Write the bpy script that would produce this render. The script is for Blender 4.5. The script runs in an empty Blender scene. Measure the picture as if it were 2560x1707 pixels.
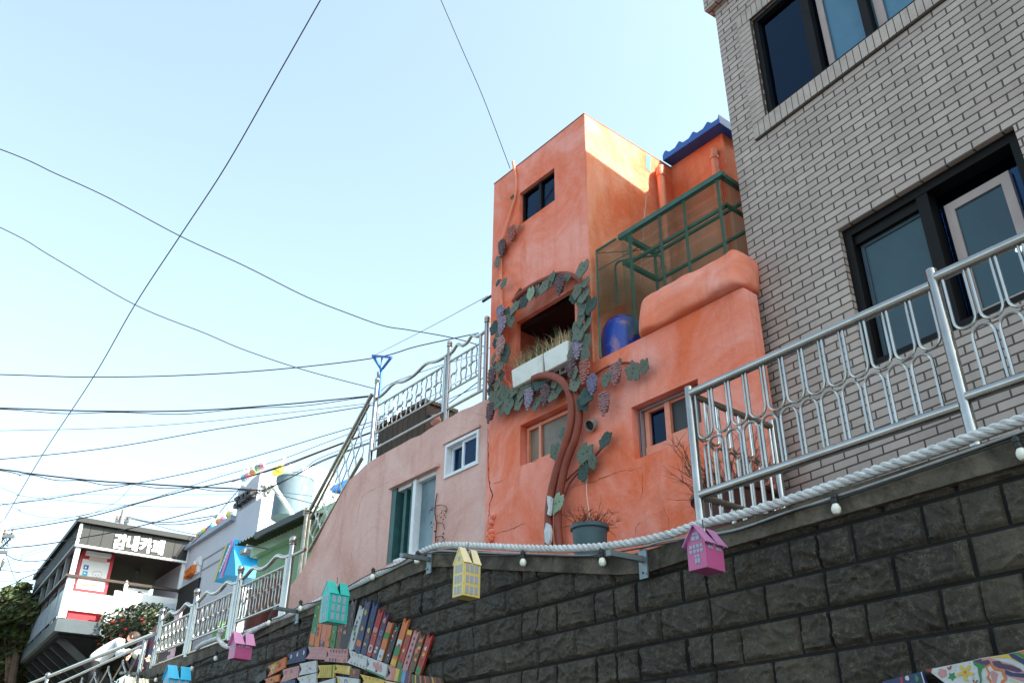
import bpy, bmesh, math, random
from mathutils import Vector, Matrix, noise
from mathutils.geometry import tessellate_polygon
R_ = math.radians
SC = bpy.context.scene
COL = SC.collection
random.seed(7)
# ------------------------------------------------------------ camera
FPX, PITCH, ROLL, CAMZ = 2250.0, R_(28.978), R_(0.785), 1.6
CAM = Vector((0, 0, CAMZ))
_U = Vector((0, -math.sin(PITCH), math.cos(PITCH)))
_F = Vector((0, math.cos(PITCH), math.sin(PITCH)))
cx_ = Vector((1, 0, 0)) * math.cos(ROLL) + _U * math.sin(ROLL)
cy_ = Vector((1, 0, 0)) * -math.sin(ROLL) + _U * math.cos(ROLL)
cam_data = bpy.data.cameras.new('camera')
cam = bpy.data.objects.new('camera', cam_data)
COL.objects.link(cam)
cam.matrix_world = Matrix(((cx_.x, cy_.x, -_F.x, 0), (cx_.y, cy_.y, -_F.y, 0), (cx_.z, cy_.z, -_F.z, CAMZ), (0, 0, 0, 1)))
cam_data.sensor_width = 36.0
cam_data.lens = FPX / 2560 * 36.0
cam_data.clip_start = 0.05
cam_data.clip_end = 3000
SC.camera = cam
# ------------------------------------------------------------ world, sun, exposure
SUN_AZ = Vector((0.90, -0.43, 0)).normalized()   # horizontal direction towards the sun
SUN_EL = R_(44)
world = bpy.data.worlds.new('World')
SC.world = world
world.use_nodes = True
nt = world.node_tree
nt.nodes.clear()
sky = nt.nodes.new('ShaderNodeTexSky')
sky.sky_type = 'NISHITA'
sky.sun_disc = False
sky.sun_elevation = SUN_EL
sky.sun_rotation = math.atan2(SUN_AZ.x, SUN_AZ.y)
sky.air_density = 1.0
sky.dust_density = 3.2
sky.ozone_density = 1.0
bg = nt.nodes.new('ShaderNodeBackground')
bg.inputs['Strength'].default_value = 0.15
wo = nt.nodes.new('ShaderNodeOutputWorld')
hsv = nt.nodes.new('ShaderNodeHueSaturation')
hsv.inputs['Saturation'].default_value = 0.66
nt.links.new(sky.outputs[0], hsv.inputs['Color'])
tint = nt.nodes.new('ShaderNodeMix'); tint.data_type = 'RGBA'; tint.blend_type = 'MULTIPLY'
tint.inputs['Factor'].default_value = 1.0; tint.inputs['B'].default_value = (0.87, 1.0, 0.95, 1)
nt.links.new(hsv.outputs[0], tint.inputs['A'])
nt.links.new(tint.outputs['Result'], bg.inputs[0])
nt.links.new(bg.outputs[0], wo.inputs[0])
sd = Vector((SUN_AZ.x * math.cos(SUN_EL), SUN_AZ.y * math.cos(SUN_EL), math.sin(SUN_EL)))
sl = bpy.data.lights.new('sun', 'SUN')
sl.energy = 5.0
sl.angle = R_(0.5)
sl.color = (1.0, 0.95, 0.86)
so = bpy.data.objects.new('sun', sl)
COL.objects.link(so)
so.rotation_euler = sd.to_track_quat('Z', 'Y').to_euler()
so.location = (20, -5, 30)
SC.view_settings.view_transform = 'Standard'
SC.view_settings.look = 'None'
SC.view_settings.exposure = 1.75
SC.view_settings.gamma = 1.0
SC.render.film_transparent = False

# ------------------------------------------------------------ frames: vertical street planes
def ray(x, y):
    u = x - 1280; v = y - 853.5
    c, s = math.cos(ROLL), math.sin(ROLL)
    u, v = c * u + s * v, -s * u + c * v
    return Vector((u, FPX * math.cos(PITCH) + v * math.sin(PITCH), FPX * math.sin(PITCH) - v * math.cos(PITCH)))
class Frame:
    """s runs right along the facade, t runs deeper behind it, z up."""
    def __init__(f, yaw, d):
        y = R_(yaw); f.n = Vector((math.cos(y), -math.sin(y), 0)); f.r = Vector((-math.sin(y), -math.cos(y), 0)); f.d = d
    def w(f, s, t, z): return f.n * (f.d + t) + f.r * s + Vector((0, 0, z))
    def px(f, x, y, t=0.0):
        q = ray(x, y); k = (f.d + t) / q.dot(f.n); P = CAM + q * k
        return (P.dot(f.r), P.z)
    def wp(f, x, y, t=0.0):
        s, z = f.px(x, y, t); return f.w(s, t, z)
    def sx(f, x, y, s0):
        q = ray(x, y); k = s0 / q.dot(f.r); P = CAM + q * k
        return (P.dot(f.n) - f.d, P.z)
def at(x, y, D):
    q = ray(x, y); h = math.hypot(q.x, q.y); return CAM + q * (D / h)
W = Frame(-37.4, 4.15)      # stone retaining wall
O = Frame(-39.0, 5.65)      # orange and pink houses
B = Frame(-33.08, 5.45)     # brick building
K = Frame(-33.0, 2.99)      # cafe terrace, long side
KF = Frame(-123.0, 24.21)    # cafe terrace, short front
L = Frame(-36.0, 6.94)       # lavender building
def crop(x0, y0, s): return lambda x, y: (x0 + x / s, y0 + y / s)

# ------------------------------------------------------------ mesh builder
def wloc(o):
    v = Vector((0, 0, 0))
    while o: v += o.location; o = o.parent
    return v
class MB:
    def __init__(m): m.v = []; m.f = []; m.uv = {}; m.mi = []; m.cur = 0
    def add(m, vs, fs, uvs=None):
        b = len(m.v); m.v += [Vector(x) for x in vs]
        for i, q in enumerate(fs):
            if uvs: m.uv[len(m.f)] = uvs[i]
            m.f.append([b + j for j in q]); m.mi.append(m.cur)
        return m
    def hexa(m, p):   # 8 points: bottom ring 0-3, top ring 4-7
        return m.add(p, [(3, 2, 1, 0), (4, 5, 6, 7), (0, 1, 5, 4), (1, 2, 6, 5), (2, 3, 7, 6), (3, 0, 4, 7)])
    def fbox(m, F, s0, s1, t0, t1, z0, z1):
        return m.hexa([F.w(s0, t0, z0), F.w(s1, t0, z0), F.w(s1, t1, z0), F.w(s0, t1, z0),
                       F.w(s0, t0, z1), F.w(s1, t0, z1), F.w(s1, t1, z1), F.w(s0, t1, z1)])
    def box(m, c, ax, ay, az, hx, hy, hz):
        c = Vector(c); p = []
        for k in (-1, 1):
            for i, j in ((-1, -1), (1, -1), (1, 1), (-1, 1)): p.append(c + ax * (i * hx) + ay * (j * hy) + az * (k * hz))
        return m.hexa(p)
    def bar(m, a, b, w, h, up=Vector((0, 0, 1))):
        a = Vector(a); b = Vector(b); d = (b - a); L_ = d.length; d.normalize()
        x = d.cross(up)
        if x.length < 1e-4: x = d.cross(Vector((1, 0, 0)))
        x.normalize(); y = x.cross(d)
        return m.box((a + b) / 2, d, x, y, L_ / 2, w / 2, h / 2)
    def tube(m, pts, r, n=8, cap=True):
        pts = [Vector(p) for p in pts]; N = len(pts)
        rs = r if isinstance(r, (list, tuple)) else [r] * N
        T = [(pts[min(i + 1, N - 1)] - pts[max(i - 1, 0)]).normalized() for i in range(N)]
        u = T[0].orthogonal().normalized(); vs = []; fs = []
        for i in range(N):
            u = (u - T[i] * u.dot(T[i]))
            u = u.normalized() if u.length > 1e-6 else T[i].orthogonal().normalized()
            w = T[i].cross(u)
            for k in range(n):
                a = 2 * math.pi * k / n
                vs.append(pts[i] + (u * math.cos(a) + w * math.sin(a)) * rs[i])
        for i in range(N - 1):
            for k in range(n):
                fs.append((i * n + k, i * n + (k + 1) % n, (i + 1) * n + (k + 1) % n, (i + 1) * n + k))
        if cap: fs.append(tuple(range(n - 1, -1, -1))); fs.append(tuple((N - 1) * n + k for k in range(n)))
        return m.add(vs, fs)
    def lathe(m, c, prof, n=16, ax=Vector((0, 0, 1))):
        c = Vector(c); ax = ax.normalized(); u = ax.orthogonal().normalized(); w = ax.cross(u); vs = []; fs = []
        for (r, h) in prof:
            for k in range(n):
                a = 2 * math.pi * k / n
                vs.append(c + ax * h + (u * math.cos(a) + w * math.sin(a)) * max(r, 1e-4))
        for i in range(len(prof) - 1):
            for k in range(n):
                fs.append((i * n + k, i * n + (k + 1) % n, (i + 1) * n + (k + 1) % n, (i + 1) * n + k))
        fs.append(tuple(range(n - 1, -1, -1))); fs.append(tuple((len(prof) - 1) * n + k for k in range(n)))
        return m.add(vs, fs)
    def sph(m, c, r, n=10, k=6, sq=(1, 1, 1)):
        c = Vector(c); vs = []; fs = []
        for i in range(k + 1):
            th = math.pi * i / k
            for j in range(n):
                a = 2 * math.pi * j / n
                vs.append(c + Vector((math.sin(th) * math.cos(a) * r * sq[0], math.sin(th) * math.sin(a) * r * sq[1], math.cos(th) * r * sq[2])))
        for i in range(k):
            for j in range(n): fs.append((i * n + j, (i + 1) * n + j, (i + 1) * n + (j + 1) % n, i * n + (j + 1) % n))
        return m.add(vs, fs)
    def prism(m, F, outline, t0, t1, holes=(), back=True, uv=False):
        """outline/holes in (s,z); front face at t0, extruded to t1; holes go right through with reveals."""
        loops = [outline] + list(holes)
        flat = [q for l in loops for q in l]
        tris = tessellate_polygon([[Vector((q[0], q[1], 0)) for q in l] for l in loops])
        nn = len(flat)
        b = len(m.v)
        m.v += [F.w(q[0], t0, q[1]) for q in flat] + [F.w(q[0], t1, q[1]) for q in flat]
        def addf(idx, tgt):
            # orient face so that its normal points along tgt
            P = [m.v[b + i] for i in idx]
            nrm = (P[1] - P[0]).cross(P[2] - P[1])
            if nrm.length < 1e-12 and len(P) > 3: nrm = (P[2] - P[1]).cross(P[3] - P[2])
            if nrm.dot(tgt) < 0: idx = list(reversed(idx))
            if uv: m.uv[len(m.f)] = [((m.v[b + i]).dot(F.r), m.v[b + i].z) for i in idx]
            m.f.append([b + i for i in idx]); m.mi.append(m.cur)
        for t in tris:
            addf(list(t), -F.n)
            if back: addf([i + nn for i in t], F.n)
        o = 0
        for li, l in enumerate(loops):
            k = len(l); area = sum(l[i][0] * l[(i + 1) % k][1] - l[(i + 1) % k][0] * l[i][1] for i in range(k))
            for i in range(k):
                a, c = o + i, o + (i + 1) % k
                dx, dz = l[(i + 1) % k][0] - l[i][0], l[(i + 1) % k][1] - l[i][1]
                out = F.r * dz - Vector((0, 0, 1)) * dx
                if area < 0: out = -out
                if li > 0: out = -out
                if uv:
                    idx = [a, c, c + nn, a + nn]
                    P = [m.v[b + q] for q in idx]; nrm = (P[1] - P[0]).cross(P[2] - P[1])
                    if nrm.dot(out) < 0: idx.reverse()
                    if abs(dx) < abs(dz): m.uv[len(m.f)] = [((m.v[b + q]).dot(F.n), m.v[b + q].z) for q in idx]
                    else: m.uv[len(m.f)] = [((m.v[b + q]).dot(F.r), (m.v[b + q]).dot(F.n)) for q in idx]
                    m.f.append([b + q for q in idx]); m.mi.append(m.cur)
                else: addf([a, c, c + nn, a + nn], out)
            o += k
        return m
    def build(m, name, mat, parent=None, loc=None, smooth=True, angle=38, **tags):
        me = bpy.data.meshes.new(name)
        off = Vector(loc) if loc is not None else (wloc(parent) if parent else Vector((0, 0, 0)))
        me.from_pydata([v - off for v in m.v], [], m.f)
        mats = mat if isinstance(mat, (list, tuple)) else [mat]
        for q in mats: me.materials.append(q)
        if len(mats) > 1: me.polygons.foreach_set('material_index', m.mi)
        if m.uv:
            ul = me.uv_layers.new(name='UVMap')
            for fi, uvs in m.uv.items():
                ls = me.polygons[fi].loop_start
                for j, q in enumerate(uvs): ul.data[ls + j].uv = q
        me.validate()
        if smooth:
            me.polygons.foreach_set('use_smooth', [True] * len(me.polygons)); me.set_sharp_from_angle(angle=R_(angle))
        me.update()
        ob = bpy.data.objects.new(name, me); COL.objects.link(ob)
        if parent: ob.parent = parent
        elif loc is not None: ob.location = off
        for k_, v_ in tags.items(): ob[k_] = v_
        return ob
def thing(name, label, cat, loc, group=None):
    o = bpy.data.objects.new(name, None); COL.objects.link(o); o.location = Vector(loc)
    o.empty_display_size = 0.2
    o['label'] = label; o['category'] = cat
    if group: o['group'] = group
    return o
def clone(o, parent=None, loc=None, rot=None, scale=None):
    c = o.copy(); COL.objects.link(c)
    if parent is not None: c.parent = parent
    if loc is not None: c.location = loc
    if rot is not None: c.rotation_euler = rot
    if scale is not None: c.scale = scale
    for ch in list(o.children): clone(ch, c)
    return c
def basis_euler(x, y, z):
    return Matrix(((x.x, y.x, z.x), (x.y, y.y, z.y), (x.z, y.z, z.z))).to_euler()
def smooth_path(P, k=6):
    P = [Vector(p) for p in P]; out = []
    for i in range(len(P) - 1):
        a = P[max(i - 1, 0)]; b = P[i]; c = P[i + 1]; d = P[min(i + 2, len(P) - 1)]
        for j in range(k):
            t = j / k
            out.append(0.5 * ((2 * b) + (c - a) * t + (2 * a - 5 * b + 4 * c - d) * t * t + (3 * b - a - 3 * c + d) * t ** 3))
    out.append(P[-1]); return out

# ------------------------------------------------------------ materials
def new_mat(name):
    m = bpy.data.materials.new(name); m.use_nodes = True
    n = m.node_tree; n.nodes.clear()
    out = n.nodes.new('ShaderNodeOutputMaterial'); p = n.nodes.new('ShaderNodeBsdfPrincipled')
    n.links.new(p.outputs[0], out.inputs[0]); return m, n, p
def c4(c): return (c[0], c[1], c[2], 1)
def setp(p, rough=.6, metal=0, spec=.5):
    p.inputs['Roughness'].default_value = rough; p.inputs['Metallic'].default_value = metal
    p.inputs['Specular IOR Level'].default_value = spec
def M(name, col, col2=None, scale=3.0, rough=.65, metal=0, spec=.4, bump=0, bscale=25, dirt=None, dscale=1.2, damt=.5, contrast=(.35, .7), emit=None, rvar=0):
    m, n, p = new_mat(name); setp(p, rough, metal, spec)
    p.inputs['Base Color'].default_value = c4(col)
    tc = n.nodes.new('ShaderNodeTexCoord')
    def nz(sc, det=6, ro=.6, dist=0):
        t = n.nodes.new('ShaderNodeTexNoise'); t.inputs['Scale'].default_value = sc; t.inputs['Detail'].default_value = det
        t.inputs['Roughness'].default_value = ro; t.inputs['Distortion'].default_value = dist
        n.links.new(tc.outputs['Object'], t.inputs['Vector']); return t
    last = None
    if col2 is not None:
        t = nz(scale, 8, .65, .6); mr = n.nodes.new('ShaderNodeMapRange')
        mr.inputs['From Min'].default_value = contrast[0]; mr.inputs['From Max'].default_value = contrast[1]
        n.links.new(t.outputs['Fac'], mr.inputs['Value'])
        mx = n.nodes.new('ShaderNodeMix'); mx.data_type = 'RGBA'
        mx.inputs['A'].default_value = c4(col); mx.inputs['B'].default_value = c4(col2)
        n.links.new(mr.outputs[0], mx.inputs['Factor']); last = mx.outputs['Result']
    if dirt is not None:
        t = nz(dscale, 10, .7, 1.0); mr = n.nodes.new('ShaderNodeMapRange')
        mr.inputs['From Min'].default_value = .5; mr.inputs['From Max'].default_value = .72; mr.inputs['To Max'].default_value = damt
        n.links.new(t.outputs['Fac'], mr.inputs['Value'])
        mx = n.nodes.new('ShaderNodeMix'); mx.data_type = 'RGBA'
        if last: n.links.new(last, mx.inputs['A'])
        else: mx.inputs['A'].default_value = c4(col)
        mx.inputs['B'].default_value = c4(dirt); n.links.new(mr.outputs[0], mx.inputs['Factor']); last = mx.outputs['Result']
    if last: n.links.new(last, p.inputs['Base Color'])
    if rvar:
        t = nz(bscale * .4); mr = n.nodes.new('ShaderNodeMapRange')
        mr.inputs['To Min'].default_value = max(0.02, rough - rvar); mr.inputs['To Max'].default_value = rough + rvar
        n.links.new(t.outputs['Fac'], mr.inputs['Value']); n.links.new(mr.outputs[0], p.inputs['Roughness'])
    if bump:
        t = nz(bscale, 8, .6); b = n.nodes.new('ShaderNodeBump'); b.inputs['Strength'].default_value = min(bump, 1)
        b.inputs['Distance'].default_value = .02 * max(bump, 1) ; n.links.new(t.outputs['Fac'], b.inputs['Height'])
        t2 = nz(bscale * .14, 4, .5); b2 = n.nodes.new('ShaderNodeBump'); b2.inputs['Strength'].default_value = min(bump, 1)
        b2.inputs['Distance'].default_value = .05; n.links.new(t2.outputs['Fac'], b2.inputs['Height'])
        n.links.new(b2.outputs[0], b.inputs['Normal']); n.links.new(b.outputs[0], p.inputs['Normal'])
    if emit:
        p.inputs['Emission Color'].default_value = c4(emit[0]); p.inputs['Emission Strength'].default_value = emit[1]
    return m
def plaster(name, cols, scale=1.5, bump=.7):
    """weathered hand-painted render: patches of several paint layers, faint scuffs, hairline cracks"""
    m, n, p = new_mat(name); setp(p, .78, 0, .25)
    tc = n.nodes.new('ShaderNodeTexCoord')
    def nz(sc, det, ro, dist):
        t = n.nodes.new('ShaderNodeTexNoise'); t.inputs['Scale'].default_value = sc; t.inputs['Detail'].default_value = det
        t.inputs['Roughness'].default_value = ro; t.inputs['Distortion'].default_value = dist
        n.links.new(tc.outputs['Object'], t.inputs['Vector']); return t
    a = nz(scale, 9, .62, .9); r = n.nodes.new('ShaderNodeValToRGB')
    el = r.color_ramp.elements
    el[0].position = .37; el[0].color = c4(cols[0]); el[1].position = .63; el[1].color = c4(cols[2])
    e = el.new(.5); e.color = c4(cols[1])
    n.links.new(a.outputs['Fac'], r.inputs['Fac'])
    s = nz(scale * 9, 10, .75, 2.0); mr = n.nodes.new('ShaderNodeMapRange'); mr.inputs['From Min'].default_value = .56; mr.inputs['From Max'].default_value = .72
    mr.inputs['To Max'].default_value = .35; n.links.new(s.outputs['Fac'], mr.inputs['Value'])
    mx = n.nodes.new('ShaderNodeMix'); mx.data_type = 'RGBA'; n.links.new(r.outputs[0], mx.inputs['A']); mx.inputs['B'].default_value = c4(cols[3])
    n.links.new(mr.outputs[0], mx.inputs['Factor'])
    # rain streaks and grime with their own irregular shape
    mp = n.nodes.new('ShaderNodeMapping'); mp.inputs['Scale'].default_value = (3.2, 3.2, .45); n.links.new(tc.outputs['Object'], mp.inputs['Vector'])
    sk = n.nodes.new('ShaderNodeTexNoise'); sk.inputs['Scale'].default_value = 1.6; sk.inputs['Detail'].default_value = 9; sk.inputs['Roughness'].default_value = .72; n.links.new(mp.outputs[0], sk.inputs['Vector'])
    kr = n.nodes.new('ShaderNodeMapRange'); kr.inputs['From Min'].default_value = .50; kr.inputs['From Max'].default_value = .68; kr.inputs['To Max'].default_value = .36; n.links.new(sk.outputs['Fac'], kr.inputs['Value'])
    m3 = n.nodes.new('ShaderNodeMix'); m3.data_type = 'RGBA'; n.links.new(mx.outputs['Result'], m3.inputs['A']); m3.inputs['B'].default_value = c4(tuple(c * k for c, k in zip(cols[0], (.72, .62, .6))))
    n.links.new(kr.outputs[0], m3.inputs['Factor'])
    sp = nz(scale * 22, 8, .8, 0); pr = n.nodes.new('ShaderNodeMapRange'); pr.inputs['From Min'].default_value = .63; pr.inputs['From Max'].default_value = .70; pr.inputs['To Max'].default_value = .35; n.links.new(sp.outputs['Fac'], pr.inputs['Value'])
    m4 = n.nodes.new('ShaderNodeMix'); m4.data_type = 'RGBA'; n.links.new(m3.outputs['Result'], m4.inputs['A']); m4.inputs['B'].default_value = c4(tuple(c * .45 for c in cols[1])); n.links.new(pr.outputs[0], m4.inputs['Factor'])
    n.links.new(m4.outputs['Result'], p.inputs['Base Color'])
    # rippled trowel relief and soft dents
    b1 = nz(scale * 1.6, 3, .5, 1.2); b2 = nz(14, 8, .65, .5); b3 = nz(90, 4, .6, 0)
    prev = None
    for t, d in ((b1, .035), (b2, .012), (b3, .002)):
        b = n.nodes.new('ShaderNodeBump'); b.inputs['Strength'].default_value = bump; b.inputs['Distance'].default_value = d
        n.links.new(t.outputs['Fac'], b.inputs['Height'])
        if prev: n.links.new(prev.outputs[0], b.inputs['Normal'])
        prev = b
    n.links.new(prev.outputs[0], p.inputs['Normal'])
    return m
def brick_mat(name, c1, c2, mortar, bw, bh, ms, ox=0, oy=0, offs=.5):
    m, n, p = new_mat(name); setp(p, .55, 0, .35)
    uv = n.nodes.new('ShaderNodeUVMap'); uv.uv_map = 'UVMap'
    mp = n.nodes.new('ShaderNodeMapping'); mp.inputs['Location'].default_value = (ox, oy, 0)
    n.links.new(uv.outputs[0], mp.inputs['Vector'])
    b = n.nodes.new('ShaderNodeTexBrick'); b.offset = offs; b.offset_frequency = 2
    b.inputs['Scale'].default_value = 1; b.inputs['Brick Width'].default_value = bw; b.inputs['Row Height'].default_value = bh
    b.inputs['Mortar Size'].default_value = ms; b.inputs['Mortar Smooth'].default_value = .12; b.inputs['Bias'].default_value = -.1
    b.inputs['Color1'].default_value = c4(c1); b.inputs['Color2'].default_value = c4(c2); b.inputs['Mortar'].default_value = c4(mortar)
    n.links.new(mp.outputs[0], b.inputs['Vector'])
    tc = n.nodes.new('ShaderNodeTexCoord')
    t = n.nodes.new('ShaderNodeTexNoise'); t.inputs['Scale'].default_value = 1.4; t.inputs['Detail'].default_value = 10; t.inputs['Roughness'].default_value = .7
    st = n.nodes.new('ShaderNodeMapping'); st.inputs['Scale'].default_value = (1.8, 1.8, .35)
    n.links.new(tc.outputs['Object'], st.inputs['Vector']); n.links.new(st.outputs[0], t.inputs['Vector'])
    mr = n.nodes.new('ShaderNodeMapRange'); mr.inputs['From Min'].default_value = .35; mr.inputs['From Max'].default_value = .72
    mr.inputs['To Min'].default_value = 1.06; mr.inputs['To Max'].default_value = .78
    n.links.new(t.outputs['Fac'], mr.inputs['Value'])
    hs = n.nodes.new('ShaderNodeHueSaturation'); n.links.new(b.outputs['Color'], hs.inputs['Color']); n.links.new(mr.outputs[0], hs.inputs['Value'])
    n.links.new(hs.outputs[0], p.inputs['Base Color'])
    inv = n.nodes.new('ShaderNodeMath'); inv.operation = 'SUBTRACT'; inv.inputs[0].default_value = 1; n.links.new(b.outputs['Fac'], inv.inputs[1])
    f = n.nodes.new('ShaderNodeTexNoise'); f.inputs['Scale'].default_value = 60; f.inputs['Detail'].default_value = 6
    n.links.new(tc.outputs['Object'], f.inputs['Vector'])
    ml = n.nodes.new('ShaderNodeMath'); ml.operation = 'MULTIPLY_ADD'; n.links.new(f.outputs['Fac'], ml.inputs[0]); ml.inputs[1].default_value = .12; n.links.new(inv.outputs[0], ml.inputs[2])
    bp = n.nodes.new('ShaderNodeBump'); bp.inputs['Strength'].default_value = 1; bp.inputs['Distance'].default_value = .012
    n.links.new(ml.outputs[0], bp.inputs['Height']); n.links.new(bp.outputs[0], p.inputs['Normal'])
    return m
# ============================================================ SETTING
m_asphalt = M('asphalt', (.05, .05, .052), (.07, .07, .07), 4, .9, bump=.4, bscale=60)
m_conc = M('terrace_concrete', (.16, .155, .15), (.22, .215, .2), 2, .9, bump=.5, bscale=30, dirt=(.06, .055, .05))
def sheet(name, pts, mat, **k):
    m = MB(); m.add(pts, [tuple(range(len(pts)))]); return m.build(name, mat, smooth=False, **k)
sheet('ground', [(-400, -400, 0), (400, -400, 0), (400, 400, 0), (-400, 400, 0)], m_asphalt, kind='structure')
def P2(F, s, t, z): return F.w(s, t, z)
m = MB()
tz = lambda s: 3.2 if s > -4.6 else 3.52
m.fbox(W, -4.2, 3.0, .18, 7.0, 2.9, 3.215)
m.fbox(W, -6.3, -4.2, .18, 7.0, 2.9, 3.22)
m.fbox(W, -14.5, -6.3, .18, 9.0, 2.9, 3.52)
m.build('terrace_pavement', m_conc, smooth=False, kind='structure')
m = MB()
m.fbox(W, -14.5, -4.0, 9.0, 16.0, 2.0, 3.4)
for i in range(10):   # stepped lane climbing towards the cafe
    m.fbox(W, -14.5 - 1.0 * (i + 1), -14.5 - 1.0 * i, 3.4, 9.5, 2.0, 3.52 + .2 * i)
m.build('stepped_lane', m_conc, smooth=False, kind='structure')
m = MB(); m.fbox(W, -26, -14.55, -1.5, 3.39, 1.9, 2.72); m.build('lower_landing', m_conc, smooth=False, kind='structure')

# ============================================================ STONE RETAINING WALL
m_stone = None
def make_stone():
    m, n, p = new_mat('rock_face_block'); setp(p, .62, 0, .45)
    tc = n.nodes.new('ShaderNodeTexCoord')
    def nz(sc, det, ro, di=0):
        t = n.nodes.new('ShaderNodeTexNoise'); t.inputs['Scale'].default_value = sc; t.inputs['Detail'].default_value = det
        t.inputs['Roughness'].default_value = ro; t.inputs['Distortion'].default_value = di; n.links.new(tc.outputs['Object'], t.inputs['Vector']); return t
    a = nz(.9, 8, .6, .6); r = n.nodes.new('ShaderNodeValToRGB'); e = r.color_ramp.elements
    e[0].position = .36; e[0].color = (.012, .0085, .0048, 1); e[1].position = .74; e[1].color = (.082, .063, .039, 1)
    q = e.new(.53); q.color = (.028, .0200, .0115, 1)
    n.links.new(a.outputs['Fac'], r.inputs['Fac'])
    b = nz(22, 8, .75, 1.0); mr = n.nodes.new('ShaderNodeMapRange'); mr.inputs['From Min'].default_value = .52; mr.inputs['From Max'].default_value = .75; mr.inputs['To Max'].default_value = .6
    n.links.new(b.outputs['Fac'], mr.inputs['Value'])
    mx = n.nodes.new('ShaderNodeMix'); mx.data_type = 'RGBA'; n.links.new(r.outputs[0], mx.inputs['A']); mx.inputs['B'].default_value = (.12, .095, .063, 1)
    n.links.new(mr.outputs[0], mx.inputs['Factor']); n.links.new(mx.outputs['Result'], p.inputs['Base Color'])
    v = nz(11, 7, .6, .8); sb_ = n.nodes.new('ShaderNodeMath'); sb_.operation = 'SUBTRACT'; n.links.new(v.outputs['Fac'], sb_.inputs[0]); sb_.inputs[1].default_value = .5  # thin pale veins: light catching the block ridges, painted into the colour
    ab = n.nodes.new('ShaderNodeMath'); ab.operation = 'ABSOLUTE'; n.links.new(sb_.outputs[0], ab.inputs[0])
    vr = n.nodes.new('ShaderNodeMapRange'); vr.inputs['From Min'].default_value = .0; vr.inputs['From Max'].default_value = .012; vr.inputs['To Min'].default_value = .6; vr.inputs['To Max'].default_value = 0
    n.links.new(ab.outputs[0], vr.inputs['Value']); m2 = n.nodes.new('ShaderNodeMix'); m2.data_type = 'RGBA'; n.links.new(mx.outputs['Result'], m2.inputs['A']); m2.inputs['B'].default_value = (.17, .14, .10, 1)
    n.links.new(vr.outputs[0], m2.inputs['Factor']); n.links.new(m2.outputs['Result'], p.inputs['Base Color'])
    bb = n.nodes.new('ShaderNodeBump'); bb.inputs['Strength'].default_value = 1; bb.inputs['Distance'].default_value = .010
    c = nz(70, 8, .7); n.links.new(c.outputs['Fac'], bb.inputs['Height']); n.links.new(bb.outputs[0], p.inputs['Normal'])
    return m
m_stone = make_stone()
m_cap = M('cap_concrete', (.125, .10, .070), (.032, .024, .016), 3.5, .8, bump=.8, bscale=28, dirt=(.015, .014, .012), dscale=5, damt=.8, contrast=(.38, .62))
cap_top = [(3.0, None)] ; cap_bot = []
tp = [(2560, 1072), (1950, 1272), (1690, 1352), (1600, 1380), (1540, 1392), (1400, 1388), (1250, 1380), (1130, 1370), (1082, 1374), (1000, 1410), (900, 1458), (810, 1497), (740, 1530), (640, 1573), (570, 1599), (470, 1638), (349, 1678)]
bt = [(2397, 1203), (1900, 1344), (1760, 1384), (1680, 1410), (1610, 1432), (1540, 1436), (1400, 1430), (1250, 1424), (1150, 1416), (1082, 1416), (1000, 1448), (917, 1486), (742, 1548), (640, 1596), (539, 1634), (455, 1668), (355, 1698)]
T_ = sorted([W.px(*q, t=-.05) for q in tp]); Bo = sorted([W.px(*q, t=-.05) for q in bt])
def flatten(Lst, lo, hi, z):   # straight cast runs either side of the dip
    return [(s, z if lo < s < hi else zz) for s, zz in Lst]
zl = sum(z for s, z in T_[:7]) / 7
T_ = [(-14.62, T_[0][1])] + [q for q in T_ if q[0] > -14.5] + [(2.8, T_[-1][1])]
Bo = [(-14.62, Bo[0][1])] + [q for q in Bo if q[0] > -14.5] + [(2.8, Bo[-1][1])]
def interp(Lst, s):
    for (a, za), (b, zb) in zip(Lst, Lst[1:]):
        if a <= s <= b: return za + (zb - za) * (s - a) / max(b - a, 1e-6)
    return Lst[0][1] if s < Lst[0][0] else Lst[-1][1]
wall = thing('stone_retaining_wall', 'dark weathered rock-faced concrete block retaining wall with flat concrete cap', 'wall', W.w(-6, 0, 0))
BZ0, BS0, BH, BW = 2.655, -2.714, .2, .39
def block_h(s, z):
    row = math.floor((z - BZ0) / BH); fz = (z - BZ0) / BH - row
    off = 0.5 * (row % 2)
    fs_ = (s - BS0) / BW + off; cb = math.floor(fs_); fs_ -= cb
    dz = min(fz, 1 - fz) * BH; ds = min(fs_, 1 - fs_) * BW
    ps = ((s - BS0) / (2 * BW)) % 1.0; dp = min(ps, 1 - ps) * 2 * BW
    d = min(dz, ds)
    g = max(0.0, min(1.0, (d - .009) / .011)); g = g * g * (3 - 2 * g)
    seed = (row * 37 + cb * 101) % 97 * 1.7
    q = Vector((s * 6.0 + z * 3.0 + seed, z * 9.0 + seed * .6, seed))
    wv = Vector((noise.noise(q * .8), noise.noise(q * .8 + Vector((7, 3, 1))), 0)) * .7
    rg = max(0, 1 - abs(noise.noise(q + wv)) * 4.2); rg2 = max(0, 1 - abs(noise.noise((q + wv) * 1.9 + Vector((3, 9, 2)))) * 4.2)
    h = .015 * rg ** 2 + .011 * rg2 ** 2 + .010 * noise.noise(q * .9) + .005 * noise.noise(q * 5)
    out = g * (.017 + h * min(1, d / .022) + .005 * math.sin(fz * math.pi))
    if dp < .006: out = min(out, .004); d = min(d, dp)
    return (out, d)
def strip_cols(a, b, f):
    xs = [a]
    while xs[-1] < b: xs.append(min(b, xs[-1] + f(xs[-1])))
    return xs
m = MB()
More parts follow.
